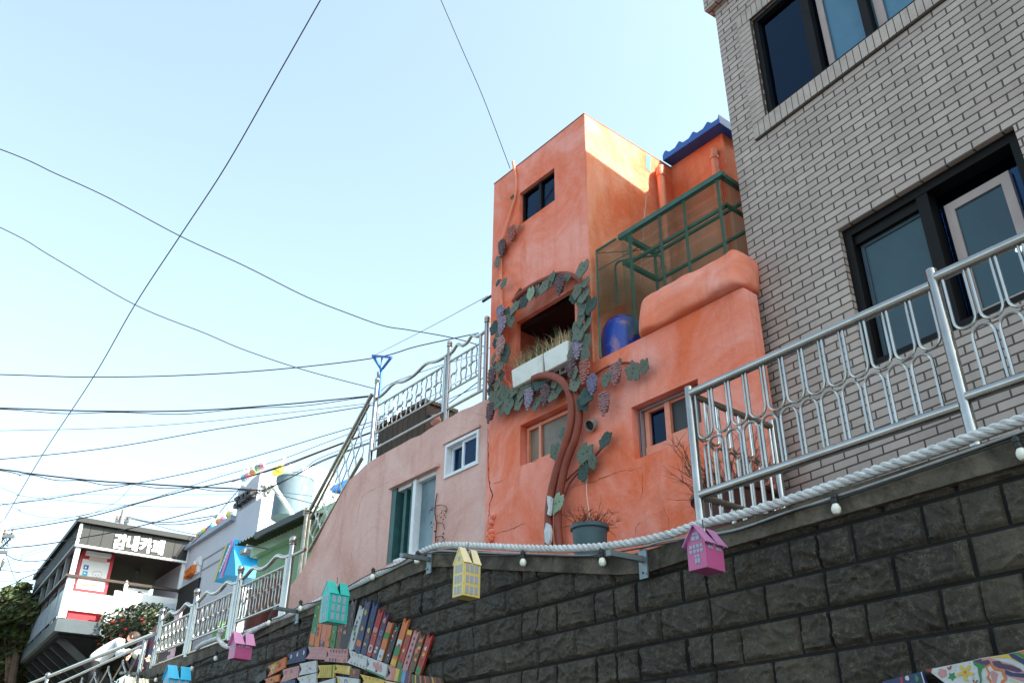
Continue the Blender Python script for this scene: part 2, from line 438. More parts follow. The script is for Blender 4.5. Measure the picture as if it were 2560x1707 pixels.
xs = strip_cols(-14.6, 2.8, lambda s: .0095 if s > -5.5 and s < .3 else (.014 if s < -5.5 and s > -9 else .03))
zs0 = [1.95 + .0098 * i for i in range(215)]
vs = []; fs = []; idx = {}
for i, s in enumerate(xs):
    top = interp(Bo, s) + .01
    for j, z in enumerate(zs0):
        zz = min(z, top)
        vs.append(W.w(s, .0 - block_h(s, zz)[0], zz))
nz_ = len(zs0)
for i in range(len(xs) - 1):
    top = interp(Bo, xs[i]) + .01
    for j in range(nz_ - 1):
        if zs0[j] > top + .02: break
        fs.append((i * nz_ + j, (i + 1) * nz_ + j, (i + 1) * nz_ + j + 1, i * nz_ + j + 1))
m.add(vs, fs)
m_joint = M('dark_block_joint', (.004, .0035, .003), (.008, .007, .006), 10, .9)
for k_, q_ in enumerate(fs):
    i_, j_ = divmod(q_[0], nz_); s_ = xs[i_] + .006; z_ = zs0[j_] + .006
    if block_h(s_, z_)[1] < .0095: m.mi[k_] = 1
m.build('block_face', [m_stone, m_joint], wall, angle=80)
m = MB(); m.fbox(W, -14.6, 2.8, .02, .45, 0, 3.02); m.fbox(W, -14.6, -4.0, .02, .3, 3.02, 3.2); m.fbox(W, -14.6, 2.8, -.004, .019, 0, 1.949)
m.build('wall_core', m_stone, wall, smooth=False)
m = MB()
out = [(s, z) for s, z in T_] + [(s, z) for s, z in reversed(Bo)]
m.prism(W, out, -.05, .2)
cap = m.build('concrete_cap', m_cap, wall, smooth=False)
bv = cap.modifiers.new('bevel', 'BEVEL'); bv.width = .012; bv.segments = 2; bv.limit_method = 'ANGLE'

# ============================================================ BRICK BUILDING
m_brick = brick_mat('glazed_grey_brick', (.40, .31, .265), (.49, .39, .34), (.075, .052, .042), .214, .0672, .0066, ox=.0, oy=-4.018 + .0672 * 60)
m_soldier = M('soldier_brick', (.46, .37, .32), (.39, .305, .26), 5, .55, bump=.15, bscale=40, dirt=(.16, .13, .11), dscale=3, damt=.5)
m_mortar = M('dark_mortar', (.06, .05, .045), (.09, .075, .065), 20, .9)
m_frame = M('dark_window_frame', (.004, .0032, .003), (.007, .0055, .005), 8, .55, spec=.18)
m_cream = M('cream_window_sash', (.40, .31, .28), (.34, .26, .24), 4, .5)
def glass(name, col, rough, spec=.5, c2=None, bump=0, bscale=3, emit=None):
    return M(name, col, c2, 1.2, rough, 0, spec, bump, bscale, emit=emit, contrast=(.4, .62))
def clear_glass(name, tint):
    m, n, p = new_mat(name); n.nodes.remove(p); tr = n.nodes.new('ShaderNodeBsdfTransparent'); tr.inputs[0].default_value = c4(tint); gl = n.nodes.new('ShaderNodeBsdfGlossy'); gl.inputs['Roughness'].default_value = .03; gl.inputs[0].default_value = (.35, .55, .85, 1)
    fr = n.nodes.new('ShaderNodeFresnel'); fr.inputs['IOR'].default_value = 1.45; mx = n.nodes.new('ShaderNodeMixShader')
    n.links.new(fr.outputs[0], mx.inputs[0]); n.links.new(tr.outputs[0], mx.inputs[1]); n.links.new(gl.outputs[0], mx.inputs[2]); n.links.new(mx.outputs[0], n.nodes['Material Output'].inputs[0]); return m
m_gl_dark = clear_glass('dark_clear_glass', (.55, .66, .76))
m_gl_frost = glass('blue_frosted_glass', (.06, .17, .26), .28, .5, (.04, .12, .19))
m_gl_frost2 = glass('teal_frosted_glass', (.012, .036, .055), .2, .5, (.016, .055, .07))
bb = thing('brick_building', 'pale grey glazed brick building at right with dark framed windows', 'building', B.w(-1, 3, 3.2))
g3 = crop(1750, 0, 3.92); gz2 = crop(1650, 550, 1.9604); gz1 = crop(1700, 0, 2.2395); gr4 = crop(2060, 250, 2.24)
SB0, SB1, ZB0, ZB1 = -4.47, 2.2, 3.15, 10.45
w1 = [-4.03, -1.55, 7.565, 8.845]
w2s0, w2z1 = B.px(2095, 576); w2s1 = B.px(2533, 317)[0]; w2 = [w2s0, w2s1, 4.69, w2z1]
def rect(s0, s1, z0, z1): return [(s0, z0), (s1, z0), (s1, z1), (s0, z1)]
m = MB(); m.prism(B, rect(SB0, SB1, ZB0, 9.42), 0, .22, [rect(*w1), rect(*w2)], uv=True)
m.build('front_wall', m_brick, bb, smooth=False)
def brick_box(name, s0, s1, t0, t1, z0, z1, mat=None):
    m = MB(); m.prism(B, rect(s0, s1, z0, z1), t0, t1, uv=True); return m.build(name, mat or m_brick, bb, smooth=False)
brick_box('side_wall', SB0, SB0 + .22, .22, 6.5, ZB0, 9.42)
brick_box('upper_storey', SB0 - .075, SB1, -.075, 6.5, 9.421, ZB1)
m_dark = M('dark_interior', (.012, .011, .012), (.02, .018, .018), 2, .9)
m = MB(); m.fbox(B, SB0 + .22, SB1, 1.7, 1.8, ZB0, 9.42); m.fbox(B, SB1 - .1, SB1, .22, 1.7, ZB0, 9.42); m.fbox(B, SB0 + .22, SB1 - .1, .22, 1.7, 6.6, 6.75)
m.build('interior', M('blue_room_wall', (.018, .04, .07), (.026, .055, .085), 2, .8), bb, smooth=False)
# projecting surround of the upper window: header courses at the side, soldier course below and above
s0, s1, z0, z1 = w1; so0, zo0, zo1 = -4.195, 7.39, 9.02
m = MB(); m.prism(B, [(so0, zo0 - .004), (s1 + .2, zo0 - .004), (s1 + .2, zo1), (so0, zo1)], -.022, -.001, [rect(*w1)])
sur = m.build('window_surround', m_mortar, bb, smooth=False)
m = MB()
n_ = int((s1 + .2 - so0) / .0672)
for k in range(n_):
    a = so0 + k * .0672
    m.fbox(B, a + .004, a + .0632, -.027, -.0225, zo0, z0 - .006); m.fbox(B, a + .004, a + .0632, -.027, -.0225, z1 + .006, zo1 - .006)
k = 0
while z0 + (k + 1) * .0672 < z1 + .04:
    a = z0 + k * .0672; m.fbox(B, so0 + .004, s0 - .005, -.027, -.0225, a + .004, min(a + .0632, z1)); k += 1
m.build('soldier_course', m_soldier, sur, smooth=False)
m = MB(); m.fbox(B, so0 + .02, s1 + .2, -.02, -.001, zo0 - .014, zo0 - .005); m.build('drip_joint', m_mortar, bb, smooth=False)
# upper window
win = None
def win_frame(F, root, s0, s1, z0, z1, t0, t1, w, mat, name='window'):
    m = MB(); m.prism(F, rect(s0, s1, z0, z1), t0, t1, [rect(s0 + w, s1 - w, z0 + w, z1 - w)])
    return m.build(name, mat, root, smooth=False)
def pane(F, root, s0, s1, z0, z1, t, mat, name='pane'):
    m = MB(); m.fbox(F, s0, s1, t, t + .006, z0, z1); return m.build(name, mat, root, smooth=False)
s0, s1, z0, z1 = w1
uw = win_frame(B, bb, s0, s1, z0, z1, .015, .12, .055, m_frame)
ma = B.px(*g3(1110, 700), t=.02)[0]; mb_ = B.px(*g3(1200, 700), t=.02)[0]
mc = B.px(*gz1(1045, 225), t=.02)[0]; md = mc + .075
m = MB(); m.fbox(B, ma, mb_, .02, .1, z0 + .05, z1 - .05); m.fbox(B, mc, md, .02, .1, z0 + .05, z1 - .05); m.build('mullion', m_frame, uw, smooth=False)
pane(B, uw, s0 + .05, ma + .01, z0 + .05, z1 - .05, .07, m_gl_dark)
m = MB(); m.fbox(B, mb_ + .045, mb_ + .105, .075, .09, z0 + .05, z1 - .05); m.fbox(B, md + .03, md + .11, .075, .09, z0 + .05, z1 - .05); m.fbox(B, s0 + .075, s0 + .135, .078, .09, z0 + .05, z1 - .25)
m.build('inner_sash', m_cream, uw, smooth=False)
pane(B, uw, mb_ - .01, s1 - .05, z0 + .05, z1 - .05, .1, m_gl_frost)
m = MB(); m.fbox(B, mb_, mb_ + .045, .085, .095, z0 + .05, z1 - .05); m.build('sash_edge', m_gl_dark, uw, smooth=False)
# lower window
s0, s1, z0, z1 = w2
lw = win_frame(B, bb, s0, s1 + .0, z0, z1, .05, .2, .075, m_frame)
mx1 = B.px(*gr4(545, 700), t=.06)[0]; mx2 = B.px(*gr4(608, 700), t=.06)[0]
m = MB(); m.fbox(B, mx1 + .01, mx2 + .02, .055, .17, z0 + .07, z1 - .07); m.build('mullion', m_frame, lw, smooth=False)
win_frame(B, lw, s0 + .09, mx1 + .02, z0 + .075, z1 - .16, .12, .14, .03, M('blue_grey_sash', (.05, .075, .1), rough=.4), 'outer_sash')
m = MB(); m.fbox(B, s0 + .075, mx1 + .01, .08, .17, z1 - .16, z1 - .075); m.build('head_rail', m_frame, lw, smooth=False)
pane(B, lw, s0 + .12, mx1, z0 + .1, z1 - .18, .13, m_gl_frost2)
i0 = mx2 + .07; i1 = i0 + .5
win_frame(B, lw, i0, i1, z0 + .075, z1 - .2, .15, .19, .07, m_cream, 'inner_sash')
pane(B, lw, i0 + .07, i1 - .07, z0 + .145, z1 - .27, .165, m_gl_frost2)
pane(B, lw, i1, s1 - .07, z0 + .075, z1 - .075, .185, m_gl_dark); pane(B, lw, mx2 + .02, i1, z1 - .2, z1 - .075, .186, m_gl_dark); pane(B, lw, mx2 + .02, i0, z0 + .075, z1 - .2, .187, m_gl_dark)
fl = W and None
m = MB(); ls, lz = B.px(2552, 610, t=.16); m.lathe(B.w(ls, .15, lz), [(.012, -.06), (.02, -.055), (.022, .0), (.02, .055), (.012, .06)], 14, (B.r * .5 + Vector((0, 0, 1))).normalized())
m.build('ceiling_lamp', M('lit_lamp_glass', (.9, 1, .98), emit=((.75, 1, .95), .55)), lw)

# ============================================================ ORANGE HOUSE
og = [(.73, .150, .064), (.77, .225, .145), (.80, .315, .25), (.80, .44, .39)]
m_or = plaster('orange_painted_render', og, 1.1)
m_or_side = plaster('orange_render_upper', [(.70, .15, .055), (.75, .24, .12), (.80, .37, .24), (.82, .52, .44)], .9)
m_pot = M('dark_dark', (.02, .02, .02))
g4 = crop(1180, 600, 3.136); g5 = crop(1180, 250, 3.267); g6 = crop(1150, 1000, 2.94); g7 = crop(1200, 900, 3.136); g8 = crop(1480, 380, 4.126); g2 = crop(600, 1200, 3.093); gc3 = crop(850, 780, 3.92)
house = thing('orange_house', 'salmon orange rendered house with tall tower and arched balcony', 'house', O.w(-5.6, 1, 3.5))
OS0 = -7.39; OS1 = O.px(1460, 283)[0]; OZT = 9.09; OSR = -3.79
par = [O.px(1483, 897), O.px(1680, 806), O.px(1868, 722)]
zp = sum(q[1] for q in par) / 3
outl = [(OS0, 3.3), (OSR, 3.3), (OSR, zp - .05), (OSR - .04, zp - .01), (OSR - .1, zp), (OS1, zp), (OS1, OZT), (OS0, OZT + .0)]
def poly(F, g, pts, t=0): return [F.px(*g(*q), t=t) for q in pts]
def prect(F, g, a, b, t=0):   # rect hole from two opposite pixel corners (top-left, bottom-right)
    s0, z1 = F.px(*g(*a), t=t); s1, z0 = F.px(*g(*b), t=t); return [s0, s1, z0, z1]
hw_t = prect(O, g5, (390, 765), (676, 818))      # tower window
hw_l = prect(O, g7, (316, 512), (700, 668))
hw_r0 = O.px(*g7(1185, 365)); hw_r1 = O.px(1744, 948); hwrb = O.px(*g7(1245, 770)); hw_r = [hw_r0[0], hw_r1[0], hwrb[1], (hw_r0[1] + hw_r1[1]) / 2]
arch = poly(O, g4, [(232, 1085), (222, 1000), (235, 800), (265, 640), (300, 540), (345, 470), (420, 400), (530, 335), (620, 298), (700, 280), (770, 290), (830, 325), (848, 400), (852, 700), (850, 960), (790, 1010), (560, 1120), (305, 1130)])
bal = poly(O, g4, [(350, 642), (797, 382), (808, 880), (345, 1080)], t=.07)
bs0 = bal[0][0]; bs1 = bal[1][0] + .01; bz1 = (bal[0][1] + bal[1][1]) / 2; bz0 = 5.75
bal_r = [bs0, bs1, bz0, bz1]
holes = [rect(*hw_t), rect(*hw_l), rect(*hw_r)]
def fix(h): return rect(*h)
m = MB(); m.prism(O, outl, 0, .07, holes + [arch], back=False); m.build('front_render', m_or, house, angle=50)
m = MB(); m.prism(O, outl, .07, .13, holes + [rect(*bal_r)], back=True); m.build('front_wall', m_or, house, smooth=False)
TD = O.sx(1682, 470, OS1)[0]     # depth at which the rear wing stands
m = MB(); m.fbox(O, OS1 - .19, OS1 + .004, .004, TD + .9, zp - .002, OZT - .004); m.build('tower_side_wall', m_or_side, house, smooth=False)
m = MB(); m.fbox(O, OS0, OS0 + .2, .26, TD + .9, 3.3, OZT); m.fbox(O, OS0 + .2, OS1 - .2, TD + .7, TD + .9, 3.3, OZT); m.fbox(O, OS0 + .2, OS1 - .2, .26, TD + .7, OZT - .12, OZT - .01)
m.fbox(O, OS0 + .2, OS1 - .2, .26, TD + .7, bz0 - .15, bz0)
m.fbox(O, OSR - .2, OSR - .005, .26, 3.4, 3.3, zp - .1); m.fbox(O, OS1, OSR - .2, .26, 3.4, zp - .25, zp - .1)
m.build('rear_wall', m_or, house, smooth=False)
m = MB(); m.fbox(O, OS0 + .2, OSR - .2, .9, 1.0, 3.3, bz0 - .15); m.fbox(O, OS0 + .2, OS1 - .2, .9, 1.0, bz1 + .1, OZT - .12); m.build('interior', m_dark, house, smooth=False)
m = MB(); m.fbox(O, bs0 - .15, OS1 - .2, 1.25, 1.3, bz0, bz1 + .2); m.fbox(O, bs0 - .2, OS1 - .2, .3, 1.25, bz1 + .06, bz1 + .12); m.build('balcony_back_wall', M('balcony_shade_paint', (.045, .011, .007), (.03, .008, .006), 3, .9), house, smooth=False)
m = MB(); m.fbox(O, OS0 - .006, OS1 + .006, -.006, TD + .92, OZT + .002, OZT + .014); m.build('roof_edge', M('roof_edge_mortar', (.35, .14, .09), (.2, .12, .1), 8, .9), house, smooth=False)
# rear wing with blue tiled roof
ws1 = O.px(*g5(2060, 400), t=TD)[0]; wz = O.px(*g5(1600, 560), t=TD)[1]
m = MB(); m.fbox(O, OS1 + .001, ws1, TD, TD + 2.5, zp - .1, wz); m.build('rear_wing', m_or_side, house, smooth=False)
m_blue = M('blue_roof_tile', (.012, .10, .42), (.01, .075, .33), 5, .35, spec=.5, bump=.2)
rl = O.px(*g5(1565, 525), t=TD - .15); rr = O.px(*g5(2035, 222), t=TD - .15)
m = MB(); rz0 = wz - .01; rs0 = OS1 + .02; rs1 = rr[0]; nt_ = 4; zt = rr[1] - .02
prof = [(rs0, rz0), (rs0, rz0 + .075)]
for k in range(nt_):
    w_ = (rs1 - rs0) / nt_; a = rs0 + w_ * k
    for j in range(1, 10):
        u = j / 10; prof.append((a + w_ * u, rz0 + .075 + (.055 * math.sin(u / .45 * math.pi) if u < .45 else 0)))
prof += [(rs1, rz0 + .13), (rs1, rz0)]
prof = [prof[0]] + prof[1:]
m.prism(O, prof[::-1] if False else prof, TD - .17, TD + 2.6); m.build('blue_tile_roof', m_blue, house, smooth=False)
# drain pipes
m_pipe = M('painted_drain_pipe', (.72, .24, .12), (.66, .17, .08), 3, .45)
def pipe_down(px_, py_, t, z1, z0, r, elbow=True):
    s, _ = O.px(px_, py_, t=t); P = [O.w(s, t, z0), O.w(s, t, z1 - .06)]
    if elbow: P += [O.w(s, t + .01, z1 - .02), O.w(s - .03, t + .05, z1 + .01), O.w(s - .08, t + .1, z1 + .01)]
    m = MB(); m.tube(P, r, 12); m.lathe(O.w(s, t, z1 - .16), [(r, 0), (r + .008, .004), (r + .008, .05), (r, .054)], 12); m.build('drain_pipe', m_pipe, house)
zt1 = O.px(*g5(1535, 545), t=TD - .35)[1]; pipe_down(*g5(1540, 600), TD - .35, zt1, zp + .1, .05)
zt2 = O.px(*g5(1970, 390), t=TD - .12)[1]; pipe_down(*g5(1975, 450), TD - .1, zt2, zp + .1, .045)
# teal scrap of old paint on the tower side
a = O.sx(*g5(1415, 440), OS1); b = O.sx(*g5(1460, 465), OS1); c = O.sx(*g5(1455, 600), OS1); d = O.sx(*g5(1420, 560), OS1)
m = MB(); m.add([O.w(OS1 + .008, q[0], q[1]) for q in (a, b, c, d)], [(0, 1, 2, 3)]); m.build('teal_paint_patch', M('old_teal_paint', (.03, .20, .16), rough=.7), house, smooth=False)
# windows of the orange house
tw = win_frame(O, house, hw_t[0] + .02, hw_t[1], hw_t[2], hw_t[3] - .01, .04, .09, .02, m_frame)
mid = (hw_t[0] + hw_t[1]) / 2 + .02
m = MB(); m.fbox(O, mid - .02, mid + .02, .035, .085, hw_t[2], hw_t[3] - .01); m.build('mullion', m_frame, tw, smooth=False)
pane(O, tw, hw_t[0] + .04, hw_t[1] - .02, hw_t[2] + .02, hw_t[3] - .03, .065, m_gl_dark)
m_gl_brown = glass('dusty_brown_glass', (.20, .15, .10), .35, .5, (.11, .085, .06))
m_orf = M('orange_window_frame', (.66, .20, .12), (.72, .30, .2), 8, .5)
s0, s1, z0, z1 = hw_l
lwn = win_frame(O, house, s0 + .015, s1, z0, z1 - .02, .08, .13, .035, m_orf)
mid = O.px(*g7(512, 600), t=.15)[0]
m = MB(); m.fbox(O, mid - .018, mid + .018, .075, .13, z0, z1 - .02); m.build('mullion', m_orf, lwn, smooth=False)
pane(O, lwn, s0 + .05, mid, z0 + .03, z1 - .055, .11, m_gl_brown); pane(O, lwn, mid, s1 - .03, z0 + .03, z1 - .055, .10, m_gl_brown)
s0, s1, z0, z1 = hw_r
rwn = win_frame(O, house, s0 + .05, s1, z0, z1, .12, .18, .05, m_orf)
m = MB(); m.fbox(O, s0 + .008, s0 + .02, .08, .12, z0, z1 - .03); m.fbox(O, s0 + .03, s0 + .045, .08, .12, z0, z1 - .03); m.fbox(O, s0 + .02, s1, .08, .12, z1 - .03, z1 - .015); m.build('steel_track', M('steel_track', (.35, .42, .48), rough=.3, metal=.8), rwn, smooth=False)
mid = O.px(*g7(1475, 400), t=.12)[0]
m = MB(); m.fbox(O, mid - .03, mid + .03, .105, .18, z0, z1); m.fbox(O, s0 + .05, mid, .11, .17, z0, z0 + .13); m.fbox(O, mid, s1, .11, .17, z0, z0 + .17); m.build('mullion', m_orf, rwn, smooth=False)
pane(O, rwn, s0 + .09, mid, z0 + .12, z1 - .04, .15, m_gl_dark); pane(O, rwn, mid, s1 - .04, z0 + .16, z1 - .04, .14, M('grey_insect_screen', (.03, .032, .035), rough=.5))

# ============================================================ PINK HOUSE
m_pk = plaster('dusty_pink_render', [(.55, .29, .235), (.62, .37, .32), (.67, .43, .38), (.70, .50, .46)], .9)
pink = thing('pink_house', 'dusty pink rendered house with ragged sloping parapet beside the orange tower', 'house', O.w(-9, 1, 3.5))
top = [(1217, 1000), (1205, 1003), (1179, 1016), (1151, 1026), (1138, 1036), (1113, 1050), (1095, 1059), (1072, 1073), (1050, 1088), (1028, 1096), (1000, 1112), (970, 1128), (934, 1148), (914, 1162), (896, 1180), (873, 1200), (846, 1248), (813, 1310), (781, 1375), (752, 1430), (723, 1468), (716, 1530)]
PT = .04
tps = [O.px(*q, t=PT) for q in top]
z_b = 3.3
outp = [(OS0 - .002, z_b), (OS0 - .002, tps[0][1])] + tps[1:] + [(tps[-1][0], z_b)]
sd_ = [O.px(*g2(*q), t=PT) for q in ((1178, 55), (1525, -70), (1480, 525), (1115, 660))]
pd = [sd_[0][0], (sd_[1][0] + sd_[2][0]) / 2, max(3.56, (sd_[2][1] + sd_[3][1]) / 2), (sd_[0][1] + sd_[1][1]) / 2]
sw_ = [O.px(*gc3(*q), t=PT) for q in ((1050, 1310), (1380, 1140), (1352, 1490), (1022, 1640))]
pw = [(sw_[0][0] + sw_[3][0]) / 2, (sw_[1][0] + sw_[2][0]) / 2, (sw_[2][1] + sw_[3][1]) / 2, (sw_[0][1] + sw_[1][1]) / 2]
m = MB(); m.prism(O, outp, PT, PT + .22, [rect(*pd), rect(*pw)]); m.build('front_wall', m_pk, pink, smooth=False)
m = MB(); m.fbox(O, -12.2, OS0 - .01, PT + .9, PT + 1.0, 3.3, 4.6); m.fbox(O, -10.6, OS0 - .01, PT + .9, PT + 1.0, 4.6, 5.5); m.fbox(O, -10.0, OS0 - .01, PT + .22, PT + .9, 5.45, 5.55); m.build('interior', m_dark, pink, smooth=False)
# lintel ledges
m = MB(); m.fbox(O, pd[0] - .03, pd[1] + .07, PT - .045, PT + .0, pd[3] + .005, pd[3] + .045); m.fbox(O, pw[0] - .05, pw[1] + .02, PT - .03, PT, pw[3] + .02, pw[3] + .045)
lt = m.build('lintel_ledge', m_pk, pink, smooth=False)
m_wht = M('white_window_frame', (.72, .74, .76), (.6, .62, .65), 8, .45)
m_tealf = M('teal_window_frame', (.035, .115, .115), (.02, .06, .06), 6, .5)
dw = win_frame(O, pink, pd[0], pd[1], pd[2], pd[3], PT + .03, PT + .2, .045, m_wht, 'sliding_door')
ww = pd[1] - pd[0]; mid = pd[0] + ww * .53
m = MB(); m.fbox(O, pd[0] - .005, pd[0] + .10, PT + .005, PT + .15, pd[2], pd[3] - .002); m.fbox(O, pd[0] + .2, pd[0] + .26, PT + .06, PT + .12, pd[2], pd[3] - .04); m.fbox(O, mid - .1, mid - .03, PT + .02, PT + .12, pd[2], pd[3] - .03)
m.build('teal_frame', m_tealf, dw, smooth=False)
m = MB(); m.fbox(O, mid - .03, mid + .035, PT - .002, PT + .1, pd[2], pd[3] - .01); m.build('white_stile', m_wht, dw, smooth=False)
pane(O, dw, pd[0] + .1, mid, pd[2], pd[3] - .04, PT + .14, glass('deep_teal_glass', (.008, .045, .045), .15, .5, (.012, .06, .06)))
pane(O, dw, mid + .03, pd[1] - .04, pd[2], pd[3] - .04, PT + .09, glass('pale_blue_frosted_glass', (.16, .235, .27), .3, .5, (.09, .14, .17)))
sw = win_frame(O, pink, pw[0], pw[1], pw[2], pw[3], PT - .02, PT + .1, .035, m_wht)
mid = (pw[0] + pw[1]) / 2
win_frame(O, sw, mid - .02, pw[1] - .03, pw[2] + .03, pw[3] - .03, PT + .01, PT + .04, .035, m_wht, 'sash')
win_frame(O, sw, pw[0] + .04, mid, pw[2] + .03, pw[3] - .03, PT + .05, PT + .08, .035, m_wht, 'sash')
pane(O, sw, mid, pw[1] - .05, pw[2] + .05, pw[3] - .05, PT + .03, m_gl_dark); pane(O, sw, pw[0] + .06, mid, pw[2] + .05, pw[3] - .05, PT + .07, m_gl_dark)
# ============================================================ STAINLESS RAILINGS
def m_steel_():
    m = M('brushed_stainless', (.44, .43, .41), (.34, .325, .30), 6, .2, 1.0, .5); return m
m_steel = m_steel_()
m_steel_old = M('tarnished_stainless', (.40, .36, .30), (.26, .2, .15), 7, .28, 1.0, .5)
def wseg(F, t): return lambda s, z: F.w(s, t, z)
def u_loop(w, s0, s1, zo, zc, up, n=9):
    """leg down, half circle, leg up; zo open end height, zc extreme of curve"""
    r = (s1 - s0) / 2; c = (s0 + s1) / 2; zz = zc + r if not up else zc - r
    P = [w(s0, zo)]
    for k in range(n + 1):
        a = math.pi * k / n
        P.append(w(c - r * math.cos(a), zz + (-1 if not up else 1) * r * math.sin(a)))
    P.append(w(s1, zo)); return P
near = thing('stainless_railing', 'tall bright stainless steel railing with U-shaped loops before the brick building', 'railing', W.w(-2, .2, 3.2))
RT = .16
p1a = W.px(1722, 968, t=RT); p1b = W.px(1745, 1300, t=RT); p2a = W.px(2327, 675, t=RT); r1 = W.px(1735, 985, t=RT); r2 = W.px(2560, 612, t=RT); b1_ = W.px(1760, 1240, t=RT); b2_ = W.px(2560, 950, t=RT)
zt_ = (r1[1] + W.px(2320, 713, t=RT)[1]) / 2 - .0; zb_ = (b1_[1] + W.px(2400, 1010, t=RT)[1]) / 2
sA = p1a[0]; sB = W.px(2377, 870, t=RT)[0]; zA = p1a[1]
def post(F, root, s, t, z0, z1, r, mat=m_steel, ball=0, name='post'):
    m = MB(); prof = [(r, 0), (r, z1 - z0 - .006), (r - .004, z1 - z0)]
    m.lathe(F.w(s, t, z0), prof, 18)
    if ball: m.sph(F.w(s, t, z1 + ball * .8), ball, 14, 10); m.lathe(F.w(s, t, z1 - .015), [(r + .008, 0), (r + .01, .012), (r * .8, .03)], 16)
    return m.build(name, mat, root)
post(W, near, sA, RT, 3.1, zA, .031); post(W, near, sB, RT, 3.1, p2a[1], .031); post(W, near, sB + (sB - sA), RT, 3.1, p2a[1], .031)
wr = wseg(W, RT)
def railpipe(root, P, r, mat=m_steel, name='rail'):
    m = MB(); m.tube(P, r, 14); return m.build(name, mat, root)
stp = .035
sC = sB + (sB - sA)
for (a, b, zt, zb) in ((sA, sB, zt_, zb_), (sB, sC, zt_ + stp, zb_ + stp)):
    railpipe(near, [wr(a + .02, zt), wr(b - .02, zt)], .031, name='top_rail'); railpipe(near, [wr(a + .02, zb), wr(b - .02, zb)], .031, name='bottom_rail')
    n = 12; pw_ = (b - a - .06) / n; zm = (zt + zb) / 2
    for k in range(n):
        x0 = a + .035 + k * pw_
        m = MB(); m.tube(u_loop(wr, x0 + .013, x0 + pw_ - .013, zt - .02, zm + .006, False), .0090, 8); m.build('loop_bar', m_steel, near)
        if k < n:
            x1 = x0 + pw_ * .5
            if x1 + pw_ < b - .01:
                m = MB(); m.tube(u_loop(wr, x1 + .013, x1 + pw_ - .013, zb + .02, zm - .004, True), .0090, 8); m.build('loop_bar', m_steel, near)
# side return of the railing
t3, z3 = W.sx(1925, 1030, sA); t3 = min(max(t3, RT + .5), 1.7)
post(W, near, sA, t3, 3.1, zA + .0, .028)
for zz, nm in ((zt_, 'top_rail'), (zb_, 'bottom_rail')): railpipe(near, [W.w(sA, RT + .02, zz), W.w(sA, t3 - .02, zz)], .024, m_steel_old, nm)
ws = lambda t, z: W.w(sA, t, z)
n = 7; pw_ = (t3 - RT - .06) / n
for k in range(n):
    x0 = RT + .035 + k * pw_
    m = MB(); m.tube(u_loop(ws, x0 + .013, x0 + pw_ - .013, zt_ - .02, zm + .006, False), .0090, 8); m.build('loop_bar', m_steel, near)
    x1 = x0 + pw_ * .5
    if k < n - 1:
        m = MB(); m.tube(u_loop(ws, x1 + .013, x1 + pw_ - .013, zb_ - .12, zm - .004, True), .0090, 8); m.build('loop_bar', m_steel, near)

def bumpy_rail(a, b, h=.05, n=26):
    """top rail that rises and dips twice between two posts (points are Vectors)"""
    P = []
    for k in range(n + 1):
        u = k / n; f = 0
        for c, w_, s in ((.27, .16, 1), (.73, .16, 1)):
            f += s * math.exp(-((u - c) / w_) ** 2 * 2.2)
        f *= min(1, u * 9, (1 - u) * 9)
        P.append(a.lerp(b, u) + Vector((0, 0, h * f)))
    return P
def serp_bar(f, u0, u1, zlo, zhi, cols, side=1):
    """interlaced S-curved bars filling a panel; f(u,v) -> world"""
    out = []
    w_ = (u1 - u0) / cols
    for k in range(cols):
        for half in (0, 1):
            c = u0 + (k + .5) * w_; r = w_ * .36
            za, zb = (zlo, (zlo + zhi) / 2 - .0) if half == 0 else ((zlo + zhi) / 2, zhi)
            P = []; H = zb - za
            for j in range(17):
                v = j / 16
                P.append(f(c + side * r * math.sin(2 * math.pi * v) * (1 if half == 0 else -1) + (half - .5) * w_ * .5, za + v * H))
            out.append(P)
    return out
def ring_wave(f, u0, u1, z0, z1, cols):
    """rows of snaking bar: two rows of tall loops joined like the photo's panels"""
    w_ = (u1 - u0) / cols; out = []
    for row in (0, 1):
        za = z0 + (z1 - z0) * (.02 if row == 0 else .48); zb = z0 + (z1 - z0) * (.53 if row == 0 else .98)
        P = []
        for k in range(cols):
            c = u0 + (k + .5) * w_ + (row * w_ * .5 if k < cols - 1 else 0); r = w_ * .25
            for j in range(12):
                v = j / 12; ang = 2 * math.pi * v
                P.append(f(c + (v - .5) * w_ * 1.0 + .15 * w_ * math.sin(2 * ang), (za + zb) / 2 - (zb - za) / 2 * math.cos(ang)))
        out.append(P)
    return out
# ---- railing on the pink roof: two level bays, then the flight going down
up = thing('roof_railing', 'shiny ball-topped steel railing with wavy handrail along the pink roof edge', 'railing', O.w(-8.2, .2, 5.4))
UT = .2
def upx(x, y): return O.px(*gc3(x, y), t=UT)
posts = [(1440, 90, 870), (1072, 330, 1050), (358, 690, 1480)]
pp = []
for (x, yt, yb) in posts:
    s = O.px(*gc3(x, yt + 60), t=UT)[0]; pp.append((s, upx(x, yt)[1], upx(x, yb)[1]))
zt_top = sum(q[1] for q in pp) / 3; zlow = min(q[2] for q in pp) - .3
for s, a, b in pp: post(O, up, s, UT, 4.6, a, .03, ball=.04)
zr = [upx(1400, 190)[1], upx(1020, 440)[1], upx(350, 880)[1]]; zr_ = sum(zr) / 3
zi = [upx(1340, 330)[1], upx(960, 555)[1], upx(420, 900)[1]]
zl_ = [upx(1310, 640)[1], upx(940, 850)[1], upx(370, 1185)[1]]
zf_ = [upx(1380, 770)[1], upx(990, 990)[1], upx(290, 1370)[1]]
